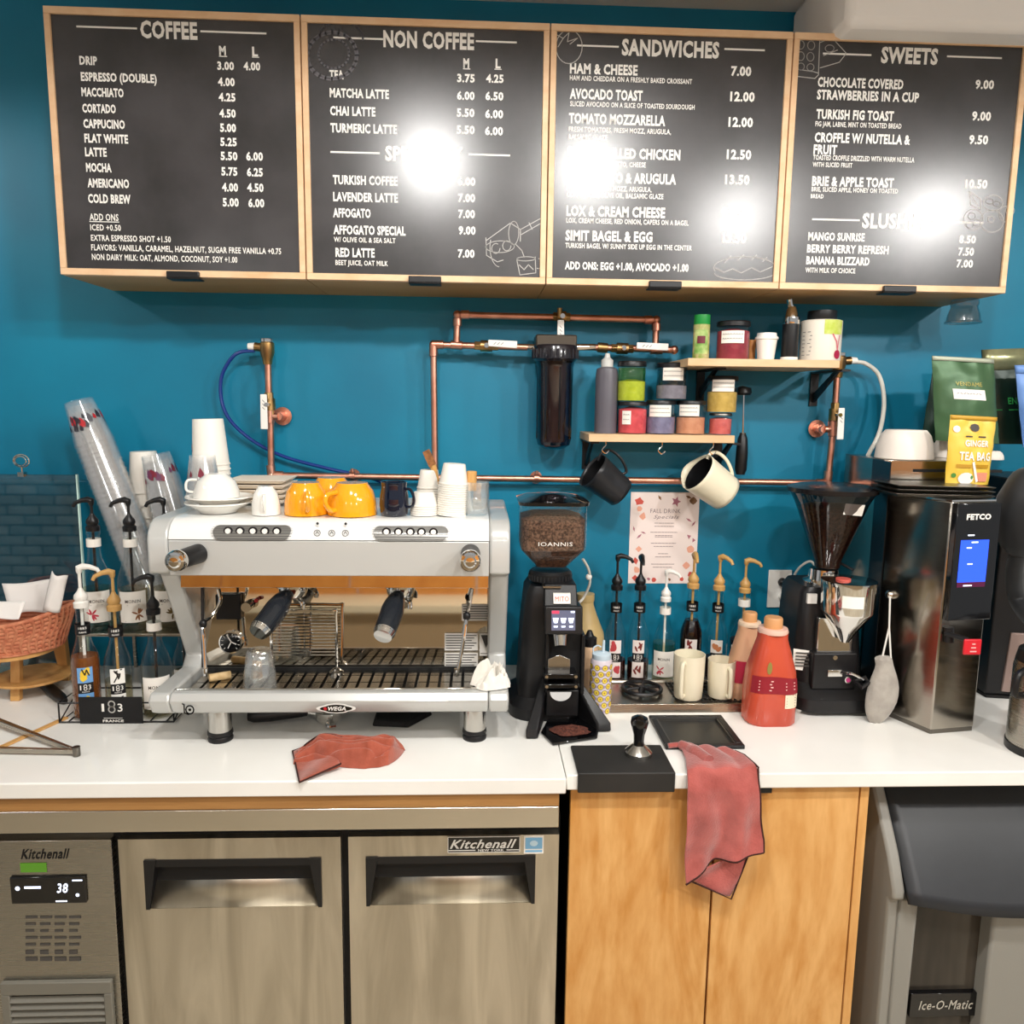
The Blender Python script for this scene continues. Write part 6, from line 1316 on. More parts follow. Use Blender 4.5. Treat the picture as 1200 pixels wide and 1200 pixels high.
MB().tube(smooth_path([q+Vector((-r*.7, 0, H+.010)), q+Vector((-r*.8, 0, H+.026)), q+Vector((-r*.4, 0, H+.034)), q+Vector((-.002, 0, H+.030))], 5), .002, 8).build('cap_tether', mat('ice_blue_cap', 'c9dbe6', .4), t)

# ================================================================== RINSER TRAY
tx0, tx1 = at(714, 824, 1.89).x, at(880, 824, 1.89).x; TY0, TY1, TZ = 1.885, 2.065, .932
t = thing('rinser_tray', 'stainless steel pitcher rinser tray with black spider, holding two mugs', 'tray', ((tx0+tx1)/2, 1.97, TOP))
mb = MB(); mb.prism([(TY0-.004, TOP+.0005), (TY0, TZ), (TY0+.008, TZ), (TY0+.012, TZ-.006), (TY1-.01, TZ-.006), (TY1-.006, TZ), (TY1, TZ), (TY1, TOP+.0005)], 'x', tx0, tx1); mb.build('pan', SS, t, bevel=.001)
q = atz(752, 808, TZ); ring = thing
MB().tube([(q.x+.052*math.cos(a), q.y+.052*math.sin(a), TZ+.004) for a in [math.tau*i/36 for i in range(36)]], .0055, 8, closed=True).build('spider_ring', BLK, t)
for i in range(6): a = math.tau*i/6+.2; MB().cyl((q.x+.008*math.cos(a), q.y+.008*math.sin(a), TZ+.006), (q.x+.052*math.cos(a), q.y+.052*math.sin(a), TZ+.004), .0042, n=8).build('spider_arm', BLK, t)
MB().cyl((q.x, q.y, TZ-.004), (q.x, q.y, TZ+.010), .010, n=16).build('spray_hub', BLK, t)
gx0 = at(790, 815, 1.95).x; DK = mat('grate_dark', '4b4844', .4, .8)
for i in range(14): x = gx0+(tx1-.008-gx0)*i/14; MB().box(x, x+.004, TY0+.014, TY1-.012, TZ-.006, TZ-.001).build('grate_bar', DK, t)
for j in range(6): y = TY0+.02+j*.027; MB().box(gx0, tx1-.008, y, y+.003, TZ-.005, TZ).build('grate_bar', DK, t)
def mug(label, px, py, w, h, hang, hs=1.0):
    q = atz(px, py, TZ+.0005); s = mpp(q); r = w*s/2; H = h*s; t = thing('mug', label, 'mug', q, 'cream mugs on the rinser tray')
    MB().lathe([(.0001, 0), (r*.86, 0), (r*.9, .003), (r*.97, H*.5), (r, H), (r*.95, H), (r*.92, H*.5), (r*.84, .005), (.0001, .005)], 36, Matrix.Translation(q)).build('body', CREAM, t)
    a = math.radians(hang); u = Vector((math.cos(a), math.sin(a), 0)); P = [q+u*(r*.93)+Vector((0, 0, H*.86)), q+u*(r*1.25)+Vector((0, 0, H*.84)), q+u*(r*1.35)+Vector((0, 0, H*.55)), q+u*(r*1.3)+Vector((0, 0, H*.15)), q+u*(r*.9)+Vector((0, 0, H*.12))]
    MB().tube(smooth_path(P, 5), r*.14, 10).build('handle', CREAM, t)
mug('larger cream mug on the right side of the rinser tray', 806, 816, 36, 52, -125); mug('smaller cream mug right of the larger one on the rinser tray', 844, 815, 32, 44, -78)
# sauce jugs
def jug(label, q, s, w, h, sauce, capm, tone, flip=1):
    t = thing('sauce_jug', label, 'jug', q, 'large sauce jugs beside the rinser'); r = w*s/2; H = h*s
    rings = []
    for z, k, d in ((0, .92, .8), (.02, 1, .84), (.34, 1, .84), (.5, .93, .80), (.72, .66, .62), (.80, .56, .54), (.86, .56, .54)): rings.append(rr_ring(q.x, q.y, r*k, r*d*.9, q.z+H*z, .75))
    loft(rings).build('body', sauce, t)
    MB().lathe([(r*.58, H*.855), (r*.60, H*.87), (r*.56, H*.90), (.0001, H*.905)], 28, Matrix.Translation(q)).build('shoulder_ring', tone, t)
    MB().lathe([(r*.36, H*.90), (r*.36, H*.985), (r*.32, H), (.0001, H)], 28, Matrix.Translation(q)).build('cap', capm, t)
    def f(u, v, o=.0012):   # label on the front-facing side of the rounded-square body
        k = np.interp(v, [0, .02, .34, .5, .72], [.92, 1, 1, .93, .66]); d = np.interp(v, [0, .02, .34, .5, .72], [.8, .84, .84, .80, .62])
        hx_, hy_ = r*k+o, r*d*.9+o; rad = min(hx_, hy_)*.75; x = hx_*u*.999; ex = max(0, abs(x)-(hx_-rad))
        return (q.x+x, q.y-hy_+rad-math.sqrt(max(rad*rad-ex*ex, 0)), q.z+H*v)
    return t, f, r, H
q = Vector((at(876, 790, 1.95).x, 1.955, TOP)); s = mpp(q)
t, f, r, H = jug('cream-coloured sauce jug with pink-red label band, standing behind the red jug', q, s, 44, 108, mat('pale_jug_plastic', 'e3b592', .3, noise=(5, 'd9a07a', 3)), mat('tan_cap', 'd39a66', .4), mat('pale_ring', 'ead0b4', .4))
mb = MB(); mb.grid(lambda u, v: f(-.9+1.8*u, .26+.24*v), 12, 6); L_ = mb.build('label_band', mat('label_raspberry', 'b52a44', .45), t)
mb = MB()
for i in range(3): stroke(mb, lambda u, v: f(u, v, .002), [(-.1, .32+.06*i), (.5, .32+.06*i)], .012)
mb.build('print', mat('pinkish_print', 'e7b9b4', .5), L_)
q = atz(899, 843); q.y = 1.835; s = mpp(q)
t, f, r, H = jug('orange-red sauce jug with dark red label band at the front', q, s, 58, 124, mat('orange_sauce_jug', 'c9523a', .25, noise=(6, 'b8452f', 3), coat=.3), mat('tan_cap', 'd39a66', .4), mat('frosted_ring', 'e8c0ae', .3))
mb = MB(); mb.grid(lambda u, v: f(-.93+1.86*u, .32+.16*v+.03*u*(1-2*u)), 14, 6); L_ = mb.build('label_band', mat('label_crimson', '8f1d2a', .4), t)
mb = MB()
for i in range(4): stroke(mb, lambda u, v: f(u, v, .002), [(-.7, .44-.028*i), (-.15-.06*(i % 2), .44-.028*i)], .010)
for i in range(3): stroke(mb, lambda u, v: f(u, v, .002), [(.35, .42-.03*i), (.75, .42-.03*i)], .010)
mb.build('print', mat('pinkish_print', 'e7b9b4', .5), L_)
mb = MB(); mb.grid(lambda u, v: f(.35+.55*u, .18+.13*v), 6, 3); L2 = mb.build('nutrition_label', mat('cream_label', 'eadcc0', .5), t)
mb = MB()
for i in range(4): stroke(mb, lambda u, v: f(u, v, .002), [(.4, .20+.026*i), (.8, .20+.026*i)], .006)
mb.build('print', mat('grey_print2', '6f6f70', .4), L2)
mb = MB(); blob(mb, lambda u, v: f(u, v*.25, .0016), -.35, .56*4, .14, 12, .8, 1.6) ; mb.build('olive_emblem', mat('olive_print', '8a7a3a', .5), t)

# ================================================================== TAMP STATION AND KNOCK BOX
A = [atz(671, 873, TOP+.008), atz(775, 871, TOP+.008)]; yk = A[0].y
xa_, xb_ = at(677, 915, yF-.004).x, at(791, 915, yF-.004).x
t = thing('tamping_mat', 'black rubber tamping mat hooked over the worktop edge right of the seam', 'mat', ((xa_+xb_)/2, 1.6, TOP))
MB().prism([(yk, TOP+.0005), (yk, TOP+.008), (yF-.008, TOP+.008), (yF-.008, TOP-.038), (yF-.001, TOP-.038), (yF-.001, TOP+.0005)], 'x', xa_, xb_).build('mat', RUB, t, bevel=.003)
q = atz(748, 884, TOP+.0085); s = mpp(q); t = thing('tamper', 'coffee tamper with black handle and steel base on the tamping mat', 'tamper', q)
M = Matrix.Translation(q)
MB().lathe([(.0001, 0), (16*s, 0), (16*s, .008), (13*s, .014), (7*s, .024), (.0001, .024)], 36, M).build('base', mat('leg_steel', 'c3c0ba', .2, 1), t)
MB().lathe([(6.5*s, .024), (6*s, .032), (6.5*s, .048), (9*s, .064), (10.5*s, .076), (9.5*s, .086), (5*s, .091), (.0001, .092)], 28, M).build('handle', BLKG, t)
K = [atz(763, 842), atz(843, 841), atz(872, 877), atz(785, 879)]
kx0, kx1, ky0, ky1 = at(780, 878, K[3].y).x, K[2].x, K[3].y, K[0].y
t = thing('knock_box', 'black square knock box set into the worktop', 'knock box', ((kx0+kx1)/2, (ky0+ky1)/2, TOP))
o1, i1 = [(kx0, ky0), (kx1, ky0), (kx1, ky1), (kx0, ky1)], .016
mb = MB(); zt5 = TOP+.010
for (p_, q_) in (((kx0, ky0), (kx1, ky0+i1)), ((kx0, ky1-i1), (kx1, ky1)), ((kx0, ky0+i1), (kx0+i1, ky1-i1)), ((kx1-i1, ky0+i1), (kx1, ky1-i1))): mb.box(p_[0], q_[0], p_[1], q_[1], TOP+.0005, zt5)
mb.build('rim', BLK, t, bevel=.002)
zi_ = TOP+.0015
MB().box(kx0+i1, kx1-i1, ky0+i1, ky1-i1, TOP+.0005, zi_).build('floor_panel', mat('pan_dark', '3d3c3a', .35, .5), t)
for (a0, a1, b0_, b1_) in ((kx0+i1, kx0+i1+.003, ky0+i1, ky1-i1), (kx1-i1-.003, kx1-i1, ky0+i1, ky1-i1), (kx0+i1, kx1-i1, ky1-i1-.003, ky1-i1)): MB().box(a0, a1, b0_, b1_, zi_, zt5-.002).build('inner_wall', mat('pan_grey', '5d5b57', .3, .7), t)
# pink towel hanging over the edge
PINK = mat('pink_towel', 'b85f58', .95, noise=(16, '98463f', 6), bump=(260, .7), sheen=.6)
t = thing('hanging_towel', 'dusty pink towel draped over the worktop edge in front of the cupboard', 'towel', (at(840, 925, yF).x, yF-.01, TOP))
yh = yF-.012
def Lc(v): # left outline, v 0 top (worktop) .. 1 bottom
    K = [(812, 878, 1), (800, 892, 1), (803, 912, 1), (805, 935, 0), (803, 975, 0), (801, 1015, 0), (803, 1034, 0)]
    return K
LK = [(796, 874, 1), (803, 890, 1), (804, 904, 1), (804, 925, 0), (803, 965, 0), (801, 1000, 0), (802, 1033, 0)]
RK = [(850, 880, 1), (872, 890, 1), (887, 903, 1), (889, 925, 0), (890, 955, 0), (892, 980, 0), (891, 996, 0)]
def kp(k, o=0): x, y, c_ = k; return (atz(x, y, TOP+.006) if c_ else at(x, y, yh))
def dr(u, v):
    n = len(LK)-1; t_ = min(v*n, n-1e-6); i = int(t_); f_ = t_-i
    l = kp(LK[i])*(1-f_)+kp(LK[i+1])*f_; r_ = kp(RK[i])*(1-f_)+kp(RK[i+1])*f_; p = l*(1-u)+r_*u
    hang = max(0, (v-.35)/.65)
    wob = .013*math.sin(u*8+v*2)*hang+.008*math.sin(u*15+1+v*4)*hang+.012*NZ.noise(Vector((u*4, v*4, 3)))
    if v < .34: p.z += .004+abs(.007*math.sin(u*8)) ; 
    p.y -= wob+.008 if v > .3 else 0
    if v > .8: p.z += .020*math.sin(u*math.pi*.9)*(v-.8)/.2-.0*u; p.y -= .012*(v-.8)/.2*u
    return p
MB().grid(dr, 30, 44).build('cloth_body', PINK, t, solid=.003, sub=1)
MB().tube([dr(i/24, 1.0) for i in range(25)], .0022, 6).build('hem', HEM, t)
MB().tube([dr(1.0, i/24) for i in range(2, 25)], .0022, 6).build('hem', HEM, t)
TQ = [at(812, 1020, yh+.003), at(878, 996, yh+.003), at(856, 1052, yh+.001), at(806, 1030, yh+.001)]
MB().grid(lambda u, v: (TQ[0]*(1-u)+TQ[1]*u)*(1-v)+(TQ[3]*(1-u)+TQ[2]*u)*v+Vector((0, -.004*math.sin(6*u+4*v)-.001, 0)), 12, 10).build('under_fold', PINK, t, solid=.003, sub=1)
MB().tube([TQ[3]+Vector((0, -.004, 0)), TQ[3]*.5+TQ[2]*.5+Vector((0, -.007, .002)), TQ[2]+Vector((0, -.005, 0)), TQ[1]+Vector((0, -.005, 0))], .0020, 6).build('hem', HEM, t)
w0, w1 = atz(783, 874, TOP+.01), atz(818, 884, TOP+.012)
MB().tube(smooth_path([w0, atz(798, 873, TOP+.013), atz(812, 880, TOP+.014), atz(830, 893, TOP+.012)], 5), [.006]*5+[.011]*5+[.016]*6, 12).build('twisted_corner', PINK, t)

# ================================================================== RIGHT GRINDER
q = atz(968, 832); mx = at(966, 760, 1.95).x; my = 1.97
t = thing('coffee_grinder', 'black coffee grinder with conical bean hopper and chrome doser', 'grinder', (mx, my, TOP))
zz = lambda y, Y=my, x=966: at(x, y, Y).z; s = mpp((mx, my, 1.3))
HX = at(973, 610, my).x
MB().lathe([(14*s, zz(664)), (15.5*s, zz(655)), (40*s, zz(590)), (46*s, zz(578)), (47*s, zz(574))], 40, Matrix.Translation((HX, my, 0))).build('hopper', clear('smoky_hopper', (.62, .60, .60), .08, .04), t)
MB().lathe([(.0001, zz(664)), (13.5*s, zz(664)), (15*s, zz(655)), (36.5*s, zz(596)), (30*s, zz(592)), (.0001, zz(590))], 36, Matrix.Translation((HX, my, 0))).build('dark_beans', BEAN, t)
MB().lathe([(46.5*s, zz(577)), (49.5*s, zz(576)), (50*s, zz(571)), (40*s, zz(568)), (.0001, zz(567))], 40, Matrix.Translation((HX, my, 0))).build('hopper_lid', mat('smoke_lid', '1a1718', .25), t)
MB().lathe([(.0001, zz(684)), (23*s, zz(684)), (23*s, zz(680)), (17*s, zz(678)), (16*s, zz(666)), (.0001, zz(666))], 32, Matrix.Translation((HX-.008, my, 0))).build('steel_collar', CHROME, t)
a = at(985, 596, my-.09); o = MB().hexa([at(988, 603, my-.085), at(1010, 605, my-.078), at(1010, 605, my-.074), at(988, 603, my-.08), at(991, 590, my-.092), at(1014, 592, my-.085), at(1014, 592, my-.08), at(991, 590, my-.087)]).build('hopper_sticker', PAPER, t)
cx = mx-.005
loft([RR(cx+.01, 1.97, .108, .125, TOP+.012, .5), RR(cx+.01, 1.97, .108, .125, TOP+.045, .5), RR(cx+.005, 1.98, .088, .09, TOP+.075, .4), RR(cx, 1.99, .086, .085, 1.1, .35), RR(cx-.002, 1.99, .078, .08, zz(690), .35), RR(cx, 1.99, .07, .075, zz(683), .4)]).build('body', BLK, t)
for fx, fy in ((941, 838), (1016, 834)):
    p = atz(fx, fy); MB().cyl((p.x, p.y+.025, TOP+.0005), (p.x, p.y+.025, TOP+.014), .011, n=16).build('foot', CHROME, t)
dx, dy = at(994, 700, 1.86).x, 1.862; sd = mpp((dx, dy, 1.25)); zd = lambda y: at(994, y, dy-.05).z
MB().lathe([(.0001, zd(760)), (5*sd, zd(759)), (14*sd, zd(744)), (28*sd, zd(724)), (29.5*sd, zd(721)), (30.5*sd, zd(690)), (31*sd, zd(688)), (31*sd, zd(685)), (.0001, zd(683))], 40, Matrix.Translation((dx, dy, 0))).build('doser', CHROME, t)
MB().cyl((dx-.02, dy-.01, zd(684)), (dx-.02, dy-.01, zd(682)), .018, n=20).build('red_disc', mat('coral_print', 'c4584c', .5), t)
mb = MB(); patch(mb, cyl_fn(dx, dy, 30.7*sd), -.012, .04, zd(712), zd(698), 10); mb.build('doser_label', PAPER, t)
a, b, c, d = ext(958, 724, 999, 765, 1.885); rbox(a, b, 1.883, 1.90, c, d).build('front_plate', CHROME, t, bevel=.002)
a, b, c, d = ext(952, 765, 1003, 808, 1.875); rbox(a, b, 1.872, 1.93, c, d).build('lower_block', BLK, t, bevel=.004)
p = at(979, 771, 1.868); MB().cyl(p, p+Vector((0, .01, 0)), .006, n=14).build('white_button', CHROME, t)
p = at(994, 797, 1.868); MB().cyl(p, p+Vector((0, .01, 0)), .009, n=18).build('switch_ring', CHROME, t); MB().cyl(p+Vector((0, -.001, 0)), p+Vector((0, .008, 0)), .006, n=14).build('magenta_button', mat('magenta_btn', 'b83a78', .3), t)
a, b, c, d = ext(970, 785, 987, 793, 1.866); rbox(a, b, 1.864, 1.876, c, d).build('lever_mount', CHROME, t, bevel=.001)
MB().tube(smooth_path([at(986, 788, 1.86), at(1000, 790, 1.83), at(1012, 797, 1.82)], 5), .0035, 8).build('doser_lever', CHROME, t)
MB().tube([at(1002, 798, 1.83), at(1010, 806, 1.81), at(1018, 800, 1.82), at(1014, 794, 1.825)], .006, 8, closed=True).build('fork', BLK, t)
mb = MB(); mb.hexa([at(929, 784, 1.905), at(950, 787, 1.90), at(950, 787, 1.905), at(929, 784, 1.91), at(930, 760, 1.905), at(952, 763, 1.90), at(952, 763, 1.905), at(930, 760, 1.91)]); mb.build('rating_sticker', PAPER, t)
mb = MB(); q0_, q1_ = at(931, 783, 1.9035), at(949, 763, 1.8985)
for i in range(5): z = q0_.z+(q1_.z-q0_.z)*(.12+.18*i); mb.add([(q0_.x, q0_.y-.002, z), (q1_.x-.004*(i % 2), q1_.y-.002, z), (q1_.x-.004*(i % 2), q1_.y-.002, z+.004), (q0_.x, q0_.y-.002, z+.004)], [(0, 1, 2, 3)])
mb.build('sticker_print', mat('grey_print', '4c4946', .5), t)
a, b, c, d = ext(946, 696, 957, 707, 1.906); rbox(a, b, 1.903, 1.912, c, d).build('emblem_plate', mat('silver_print', 'e4e2dc', .3), t)
MB().tube([at(985, 660, my), at(1000, 668, my-.03)], .004, 8).build('hopper_gate', BLK, t)

# ================================================================== COFFEE BREWER
E1, E0, E2 = atz(1090, 861), atz(1024, 834), atz(1140, 857)
E0 = atz(1048, 843)+(atz(1048, 843)-E1)*.62
E3 = Vector((E2.x+.02, 2.0, TOP)); BR0 = Vector((E0.x+.02, 2.2, TOP))
zF = at(1112, 588, E1.y).z; zB = at(1110, 541, 1.9).z
poly = [(E0.x, E0.y), (E1.x, E1.y), (E2.x, E2.y), (E3.x, E3.y), (E3.x, 2.2), (BR0.x, 2.2)]
STB = steel('brewer_steel', 'aaa49a', .17, (1, 1, 30))
t = thing('coffee_brewer', 'tall stainless steel coffee brewer with touch screen and red tag', 'coffee brewer', ((E1.x+E3.x)/2, 1.95, TOP))
MB().prism(poly, 'z', TOP+.012, zF).build('body', STB, t, bevel=.003)
MB().prism([(p[0]*.985+.018, p[1]*.985+.03) for p in poly], 'z', TOP+.0005, TOP+.012).build('plinth', SSD, t)
# upper tower
ty = 1.93
MB().prism([(E0.x+.006, E0.y+.06), (E1.x-.0, ty), (E3.x+.05, ty), (E3.x+.05, 2.19), (BR0.x, 2.19)], 'z', zF, zB).build('upper_tower', STB, t, bevel=.002)
a, b, c, d = ext(1052, 550, 1174, 553, ty); rbox(a+.04, b, ty-.002, ty+.004, c-.001, d).build('slot', BLKM, t)
MB().prism([(poly[0][0], poly[0][1]), (poly[1][0], poly[1][1]), (poly[2][0], poly[2][1]), (E3.x+.01, poly[2][1]+.05), (E3.x+.01, 2.0), (poly[0][0], 2.0)], 'z', zF, zF+.004).build('top_ledge', CHROME, t)
# dark left cheek
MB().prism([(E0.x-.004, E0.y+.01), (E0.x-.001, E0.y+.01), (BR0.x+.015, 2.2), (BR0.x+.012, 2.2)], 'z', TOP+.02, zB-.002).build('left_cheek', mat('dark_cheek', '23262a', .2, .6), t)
ux = (E2-E1); ul = ux.length; ud = ux.normalized(); nrm = Vector((ud.y, -ud.x, 0))
PB_ = lambda u, z, o=0: E1+ud*u+Vector((0, 0, z-TOP))+nrm*o
zc_ = at(1125, 726, E1.y).z
MB().hexa([PB_(.003, zc_), PB_(ul+.002, zc_), PB_(ul+.002, zc_, .016), PB_(.003, zc_, .016), PB_(.003, zF-.002), PB_(ul+.002, zF-.002), PB_(ul+.002, zF-.002, .016), PB_(.003, zF-.002, .016)]).build('control_panel', BLKG, t, bevel=.002)
uA, uB = ul*.16, ul*.80; zs0, zs1 = at(1125, 687, E1.y).z, at(1130, 632, E1.y).z
scn = MB().add([PB_(uA, zs0+.012, .0168), PB_(uB, zs0+.012, .0168), PB_(uB, zs1, .0168), PB_(uA, zs1, .0168)], [(0, 1, 2, 3)]).build('touch_screen', mat('blue_screen', '2244c8', .2, emit='2a52e8', estr=1.5), t)
MB().add([PB_(uA, zs0, .0168), PB_(uB, zs0, .0168), PB_(uB, zs0+.012, .0168), PB_(uA, zs0+.012, .0168)], [(0, 1, 2, 3)]).build('screen_bar', mat('plum_screen', '401230', .2, emit='5a1638', estr=.7), scn)
mb = MB(); F_ = lambda u, v: PB_(uA+u, zs0+v, .0174)
for (u0, u1, v) in ((.018, .034, .125), (.030, .046, .108), (.018, .03, .095), (.024, .036, .056), (.018, .04, .004)): stroke(mb, F_, [(u0, v), (u1, v)], .003)
mb.build('screen_text', mat('lit_icons', 'dfe8ff', .3, emit='dfe8ff', estr=1.6), scn)
mb = MB(); zz_ = at(1135, 608, E1.y).z; write(mb, 'FETCO', lambda u, v: PB_(ul*.24+u, zz_+v, .0168), 0, 0, ul*.55, .013, .05); mb.build('lettering', CHALKW, t)
rp = at(1139, 758, E1.y-.05); tagm = mat('red_tag', 'd3232f', .35)
MB().cyl(at(1108, 742, E1.y-.0), at(1134, 750, E1.y-.045), .006, n=12).build('dispense_lever', BLK, t)
MB().cyl(at(1112, 735, E1.y), at(1112, 752, E1.y), .011, n=14).build('lever_hub', BLK, t)
MB().box(rp.x-.021, rp.x+.021, rp.y-.004, rp.y+.003, rp.z-.019, rp.z+.019).build('red_tag', tagm, t, bevel=.003)
mb = MB()
for i in range(3): stroke(mb, flat(rp.y-.0046), [(rp.x-.006+.002*i, rp.z-.010+.009*i), (rp.x+.008-.002*i, rp.z-.010+.009*i)], .003)
mb.build('print', mat('pinkish_print', 'e7b9b4', .5), t)
rbox(E3.x+.002, E3.x+.03, 1.93, 1.96, TOP+.001, at(1163, 640, 1.93).z).build('rear_column', SS, t)
# hook knob and drawstring bag
kp_ = at(1043, 697, E0.y-.02); 
MB().ball(kp_, .012).build('bag_knob', CHROME, t)
BAGM = mat('grey_bag_cloth', 'aaa49b', .9, noise=(30, '98928a', 4), bump=(200, .4), sheen=.3)
t = thing('drawstring_bag', 'small grey drawstring cloth bag hanging on the side of the coffee brewer', 'bag', at(1036, 800, 1.82))
OUT = [(768, 1036, 5), (772, 1035, 12), (778, 1037, 9), (790, 1037, 14), (805, 1036, 19), (822, 1033, 19), (836, 1029, 15), (845, 1026, 9), (848, 1026, 3)]
mb = MB(); rings = []
for (y, x, hw) in OUT:
    c = at(x, y, 1.815); s = mpp(c); rings.append([(c.x+hw*s*math.cos(a)*(1+.06*math.sin(5*a+y)), c.y+hw*s*.55*math.sin(a), c.z+.003*math.sin(7*a)) for a in [math.tau*i/24 for i in range(24)]])
loft(rings).build('pouch', BAGM, t, sub=1)
MB().tube([at(1034, 770, 1.815), at(1042, 735, 1.815), at(1043, 699, 1.80)], .0022, 8).build('drawstring', WPL, t); MB().tube([at(1044, 772, 1.812), at(1042, 735, 1.812), at(1043, 699, 1.80)], .0022, 8).build('drawstring', WPL, t)
# paper bowls on the tower
def bowl(label, px, w, h, Y, z, cut=None):
    p = at(px, 525, Y); p.z = z; s = mpp(p); r = w*s/2; H = h*s; t = thing('paper_bowl', label, 'bowl', p, 'upturned white bowls on the coffee brewer')
    MB().lathe([(r, 0), (r*1.02, .002), (r*.98, H*.45), (r*.86, H*.8), (r*.7, H*.98), (.0001, H), (.0001, H-.002), (r*.68, H*.95), (r*.95, .004), (r*.96, 0)], 36, Matrix.Translation(p)).build('bowl', mat('paper_bowl', 'eee5db', .6), t)
bowl('upturned white paper bowl at the left on top of the coffee brewer', 1060, 62, 34, 2.0, zB+.0006); bowl('upturned white paper bowl behind the yellow pouch', 1112, 36, 26, 2.08, zB+.0006)
bowl('low white bowl right of the yellow pouch on the coffee brewer', 1160, 30, 10, 2.0, zB+.0006)
# trays on the ledge
for i in range(3):
    a, b = at(1064+i, 578, E1.y).x, at(1172, 578, E1.y).x
    o = MB().hexa([(a+.01, 1.80, zF+.005+i*.010), (b-.005, 1.76, zF+.005+i*.010), (b-.005, 1.90, zF+.005+i*.010), (a+.01, 1.915, zF+.005+i*.010), (a, 1.79, zF+.013+i*.010), (b, 1.75, zF+.013+i*.010), (b, 1.905, zF+.013+i*.010), (a, 1.92, zF+.013+i*.010)]).build('steel_tray', SSD, bevel=.002)
    recenter(o, ((a+b)/2, 1.83, zF+.005+i*.010)); tag(o, ['bottom', 'middle', 'top'][i]+' dark steel tray of the three on the front ledge of the coffee brewer', 'tray', 'dark trays on the coffee brewer')
# pouches
def pouch(name, label, quad, Y, depth, m, cat='bag', wr=.004, seal=.10, sealm=None, group=None, tilt=0):
    TL, TR, BR_, BL = quad; P = lambda u, v: (lambda x, y: at(x, y, Y+tilt*v))(*( (TL[0]*(1-u)+TR[0]*u)*v+(BL[0]*(1-u)+BR_[0]*u)*(1-v), (TL[1]*(1-u)+TR[1]*u)*v+(BL[1]*(1-u)+BR_[1]*u)*(1-v)))
    t = thing(name, label, cat, P(.5, 0), group)
    def th(u, v): return depth*(math.sin(math.pi*min(max(u, 0), 1))**.5)*(1-v**3*.95)*(.75+.25*math.sin(math.pi*v))
    sd = hash_(label)
    def front(u, v): return P(u, v)+Vector((0, -th(u, v)/2-wr*NZ.noise(Vector((u*5, v*6, sd))), 0))
    def back(u, v): return P(u, v)+Vector((0, th(u, v)/2+.001, 0))
    mb = MB(); mb.grid(front, 24, 28); mb.grid(back, 24, 28); mb.build('pouch_body', m, t, world=True)
    mb = MB(); mb.grid(lambda u, v: P(u, 1-seal+seal*v)+Vector((0, -th(u, 1-seal)/2-.0015-.001, 0)), 12, 2); mb.build('top_seal', sealm or m, t, solid=.001)
    return t, (lambda u, v, o=.0018: front(u, v)+Vector((0, -o, 0)))
def hash_(s_): return (sum(ord(c) for c in s_) % 97)*.37
GRN = mat('green_foil', '4a6b48', .38, .25, noise=(6, '3a573a', 5), bump=(14, .5))
DGR = mat('dark_green_foil', '0e3024', .4, .2, bump=(14, .5))
t, F = pouch('coffee_bag', 'dark green coffee bag mostly hidden behind the sage green one', [(1094, 430), (1150, 430), (1150, 520), (1079, 518)], 2.10, .06, DGR)
t, F = pouch('coffee_bag', 'sage green coffee bag with white label on top of the coffee brewer', [(1092, 417), (1164, 421), (1171, 520), (1096, 516)], 2.02, .06, GRN, sealm=mat('seal_pale', 'b9beaa', .4, .3), seal=.05)
mb = MB(); mb.grid(lambda u, v: F(.24+.50*u, .50+.12*v), 6, 3); L_ = mb.build('label', PAPER, t)
mb = MB(); write(mb, 'HANDWRITTEN', lambda u, v: F(u, v, .003), .28, .57, .4, .025, 0) if 0 else [stroke(mb, lambda u, v: F(u, v, .0026), [(.29+.05*i, .565+.01*(i % 2)), (.32+.05*i, .575-.01*(i % 2))], .008) for i in range(8)]
mb.build('handwriting', mat('ink_pale', '9a8f94', .6), L_)
mb = MB(); write(mb, 'VENDAME', lambda u, v: F(u, v, .003), .30, .66, .40, .05, 0); mb.build('lettering', mat('gold_print', 'a89a4c', .4, .3), t)
FOIL = mat('olive_foil', '5f6648', .25, .6, noise=(8, 'a9a880', 5), bump=(10, 1))
t, F = pouch('coffee_bag', 'near-black green bag with rolled foil top behind the sage green bag', [(1150, 410), (1212, 408), (1216, 520), (1158, 520)], 2.12, .07, mat('black_green_foil', '10261b', .35, .2, bump=(12, .5)), sealm=FOIL, seal=.22)
mb = MB(); write(mb, 'ENZO', lambda u, v: F(u, v, .004), .30, .42, .34, .07, .02); stroke(mb, lambda u, v: F(u, v, .004), [(.1, .36), (.6, .36)], .01); mb.build('lettering', mat('green_letter', '2f9448', .4), t)
t, F = pouch('blue_bag', 'light blue bag at the right edge of the picture beside the foil-topped bag', [(1189, 428), (1240, 428), (1244, 530), (1199, 524)], 2.02, .05, mat('blue_foil', '5d86c8', .4, noise=(5, '7aa0dc', 4), bump=(10, .6)))
YLW = mat('yellow_pouch', 'e2b93c', .4, noise=(5, 'eccb5e', 3))
zY = zF+.036
t, F = pouch('tea_pouch', 'bright yellow snack pouch standing upright on the coffee brewer ledge', [(1114, 486), (1168, 489), (1158, 568), (1107, 567)], 1.86, .035, YLW, sealm=mat('gold_seal', 'c99a34', .35), seal=.06)
WP = mat('white_print', 'efece6', .45)
mb = MB(); Fo = lambda u, v: F(u, v, .0026)
blob(mb, Fo, .13, .80, .07, 14, 1, .7); write(mb, 'GINGER', Fo, .30, .56, .52, .09, .03); write(mb, 'TEA BAG', Fo, .20, .36, .68, .12, .03); blob(mb, Fo, .38, .09, .16, 14, 1, .55); stroke(mb, Fo, [(.5, .32), (.62, .06)], .05); mb.build('lettering', WP, t)
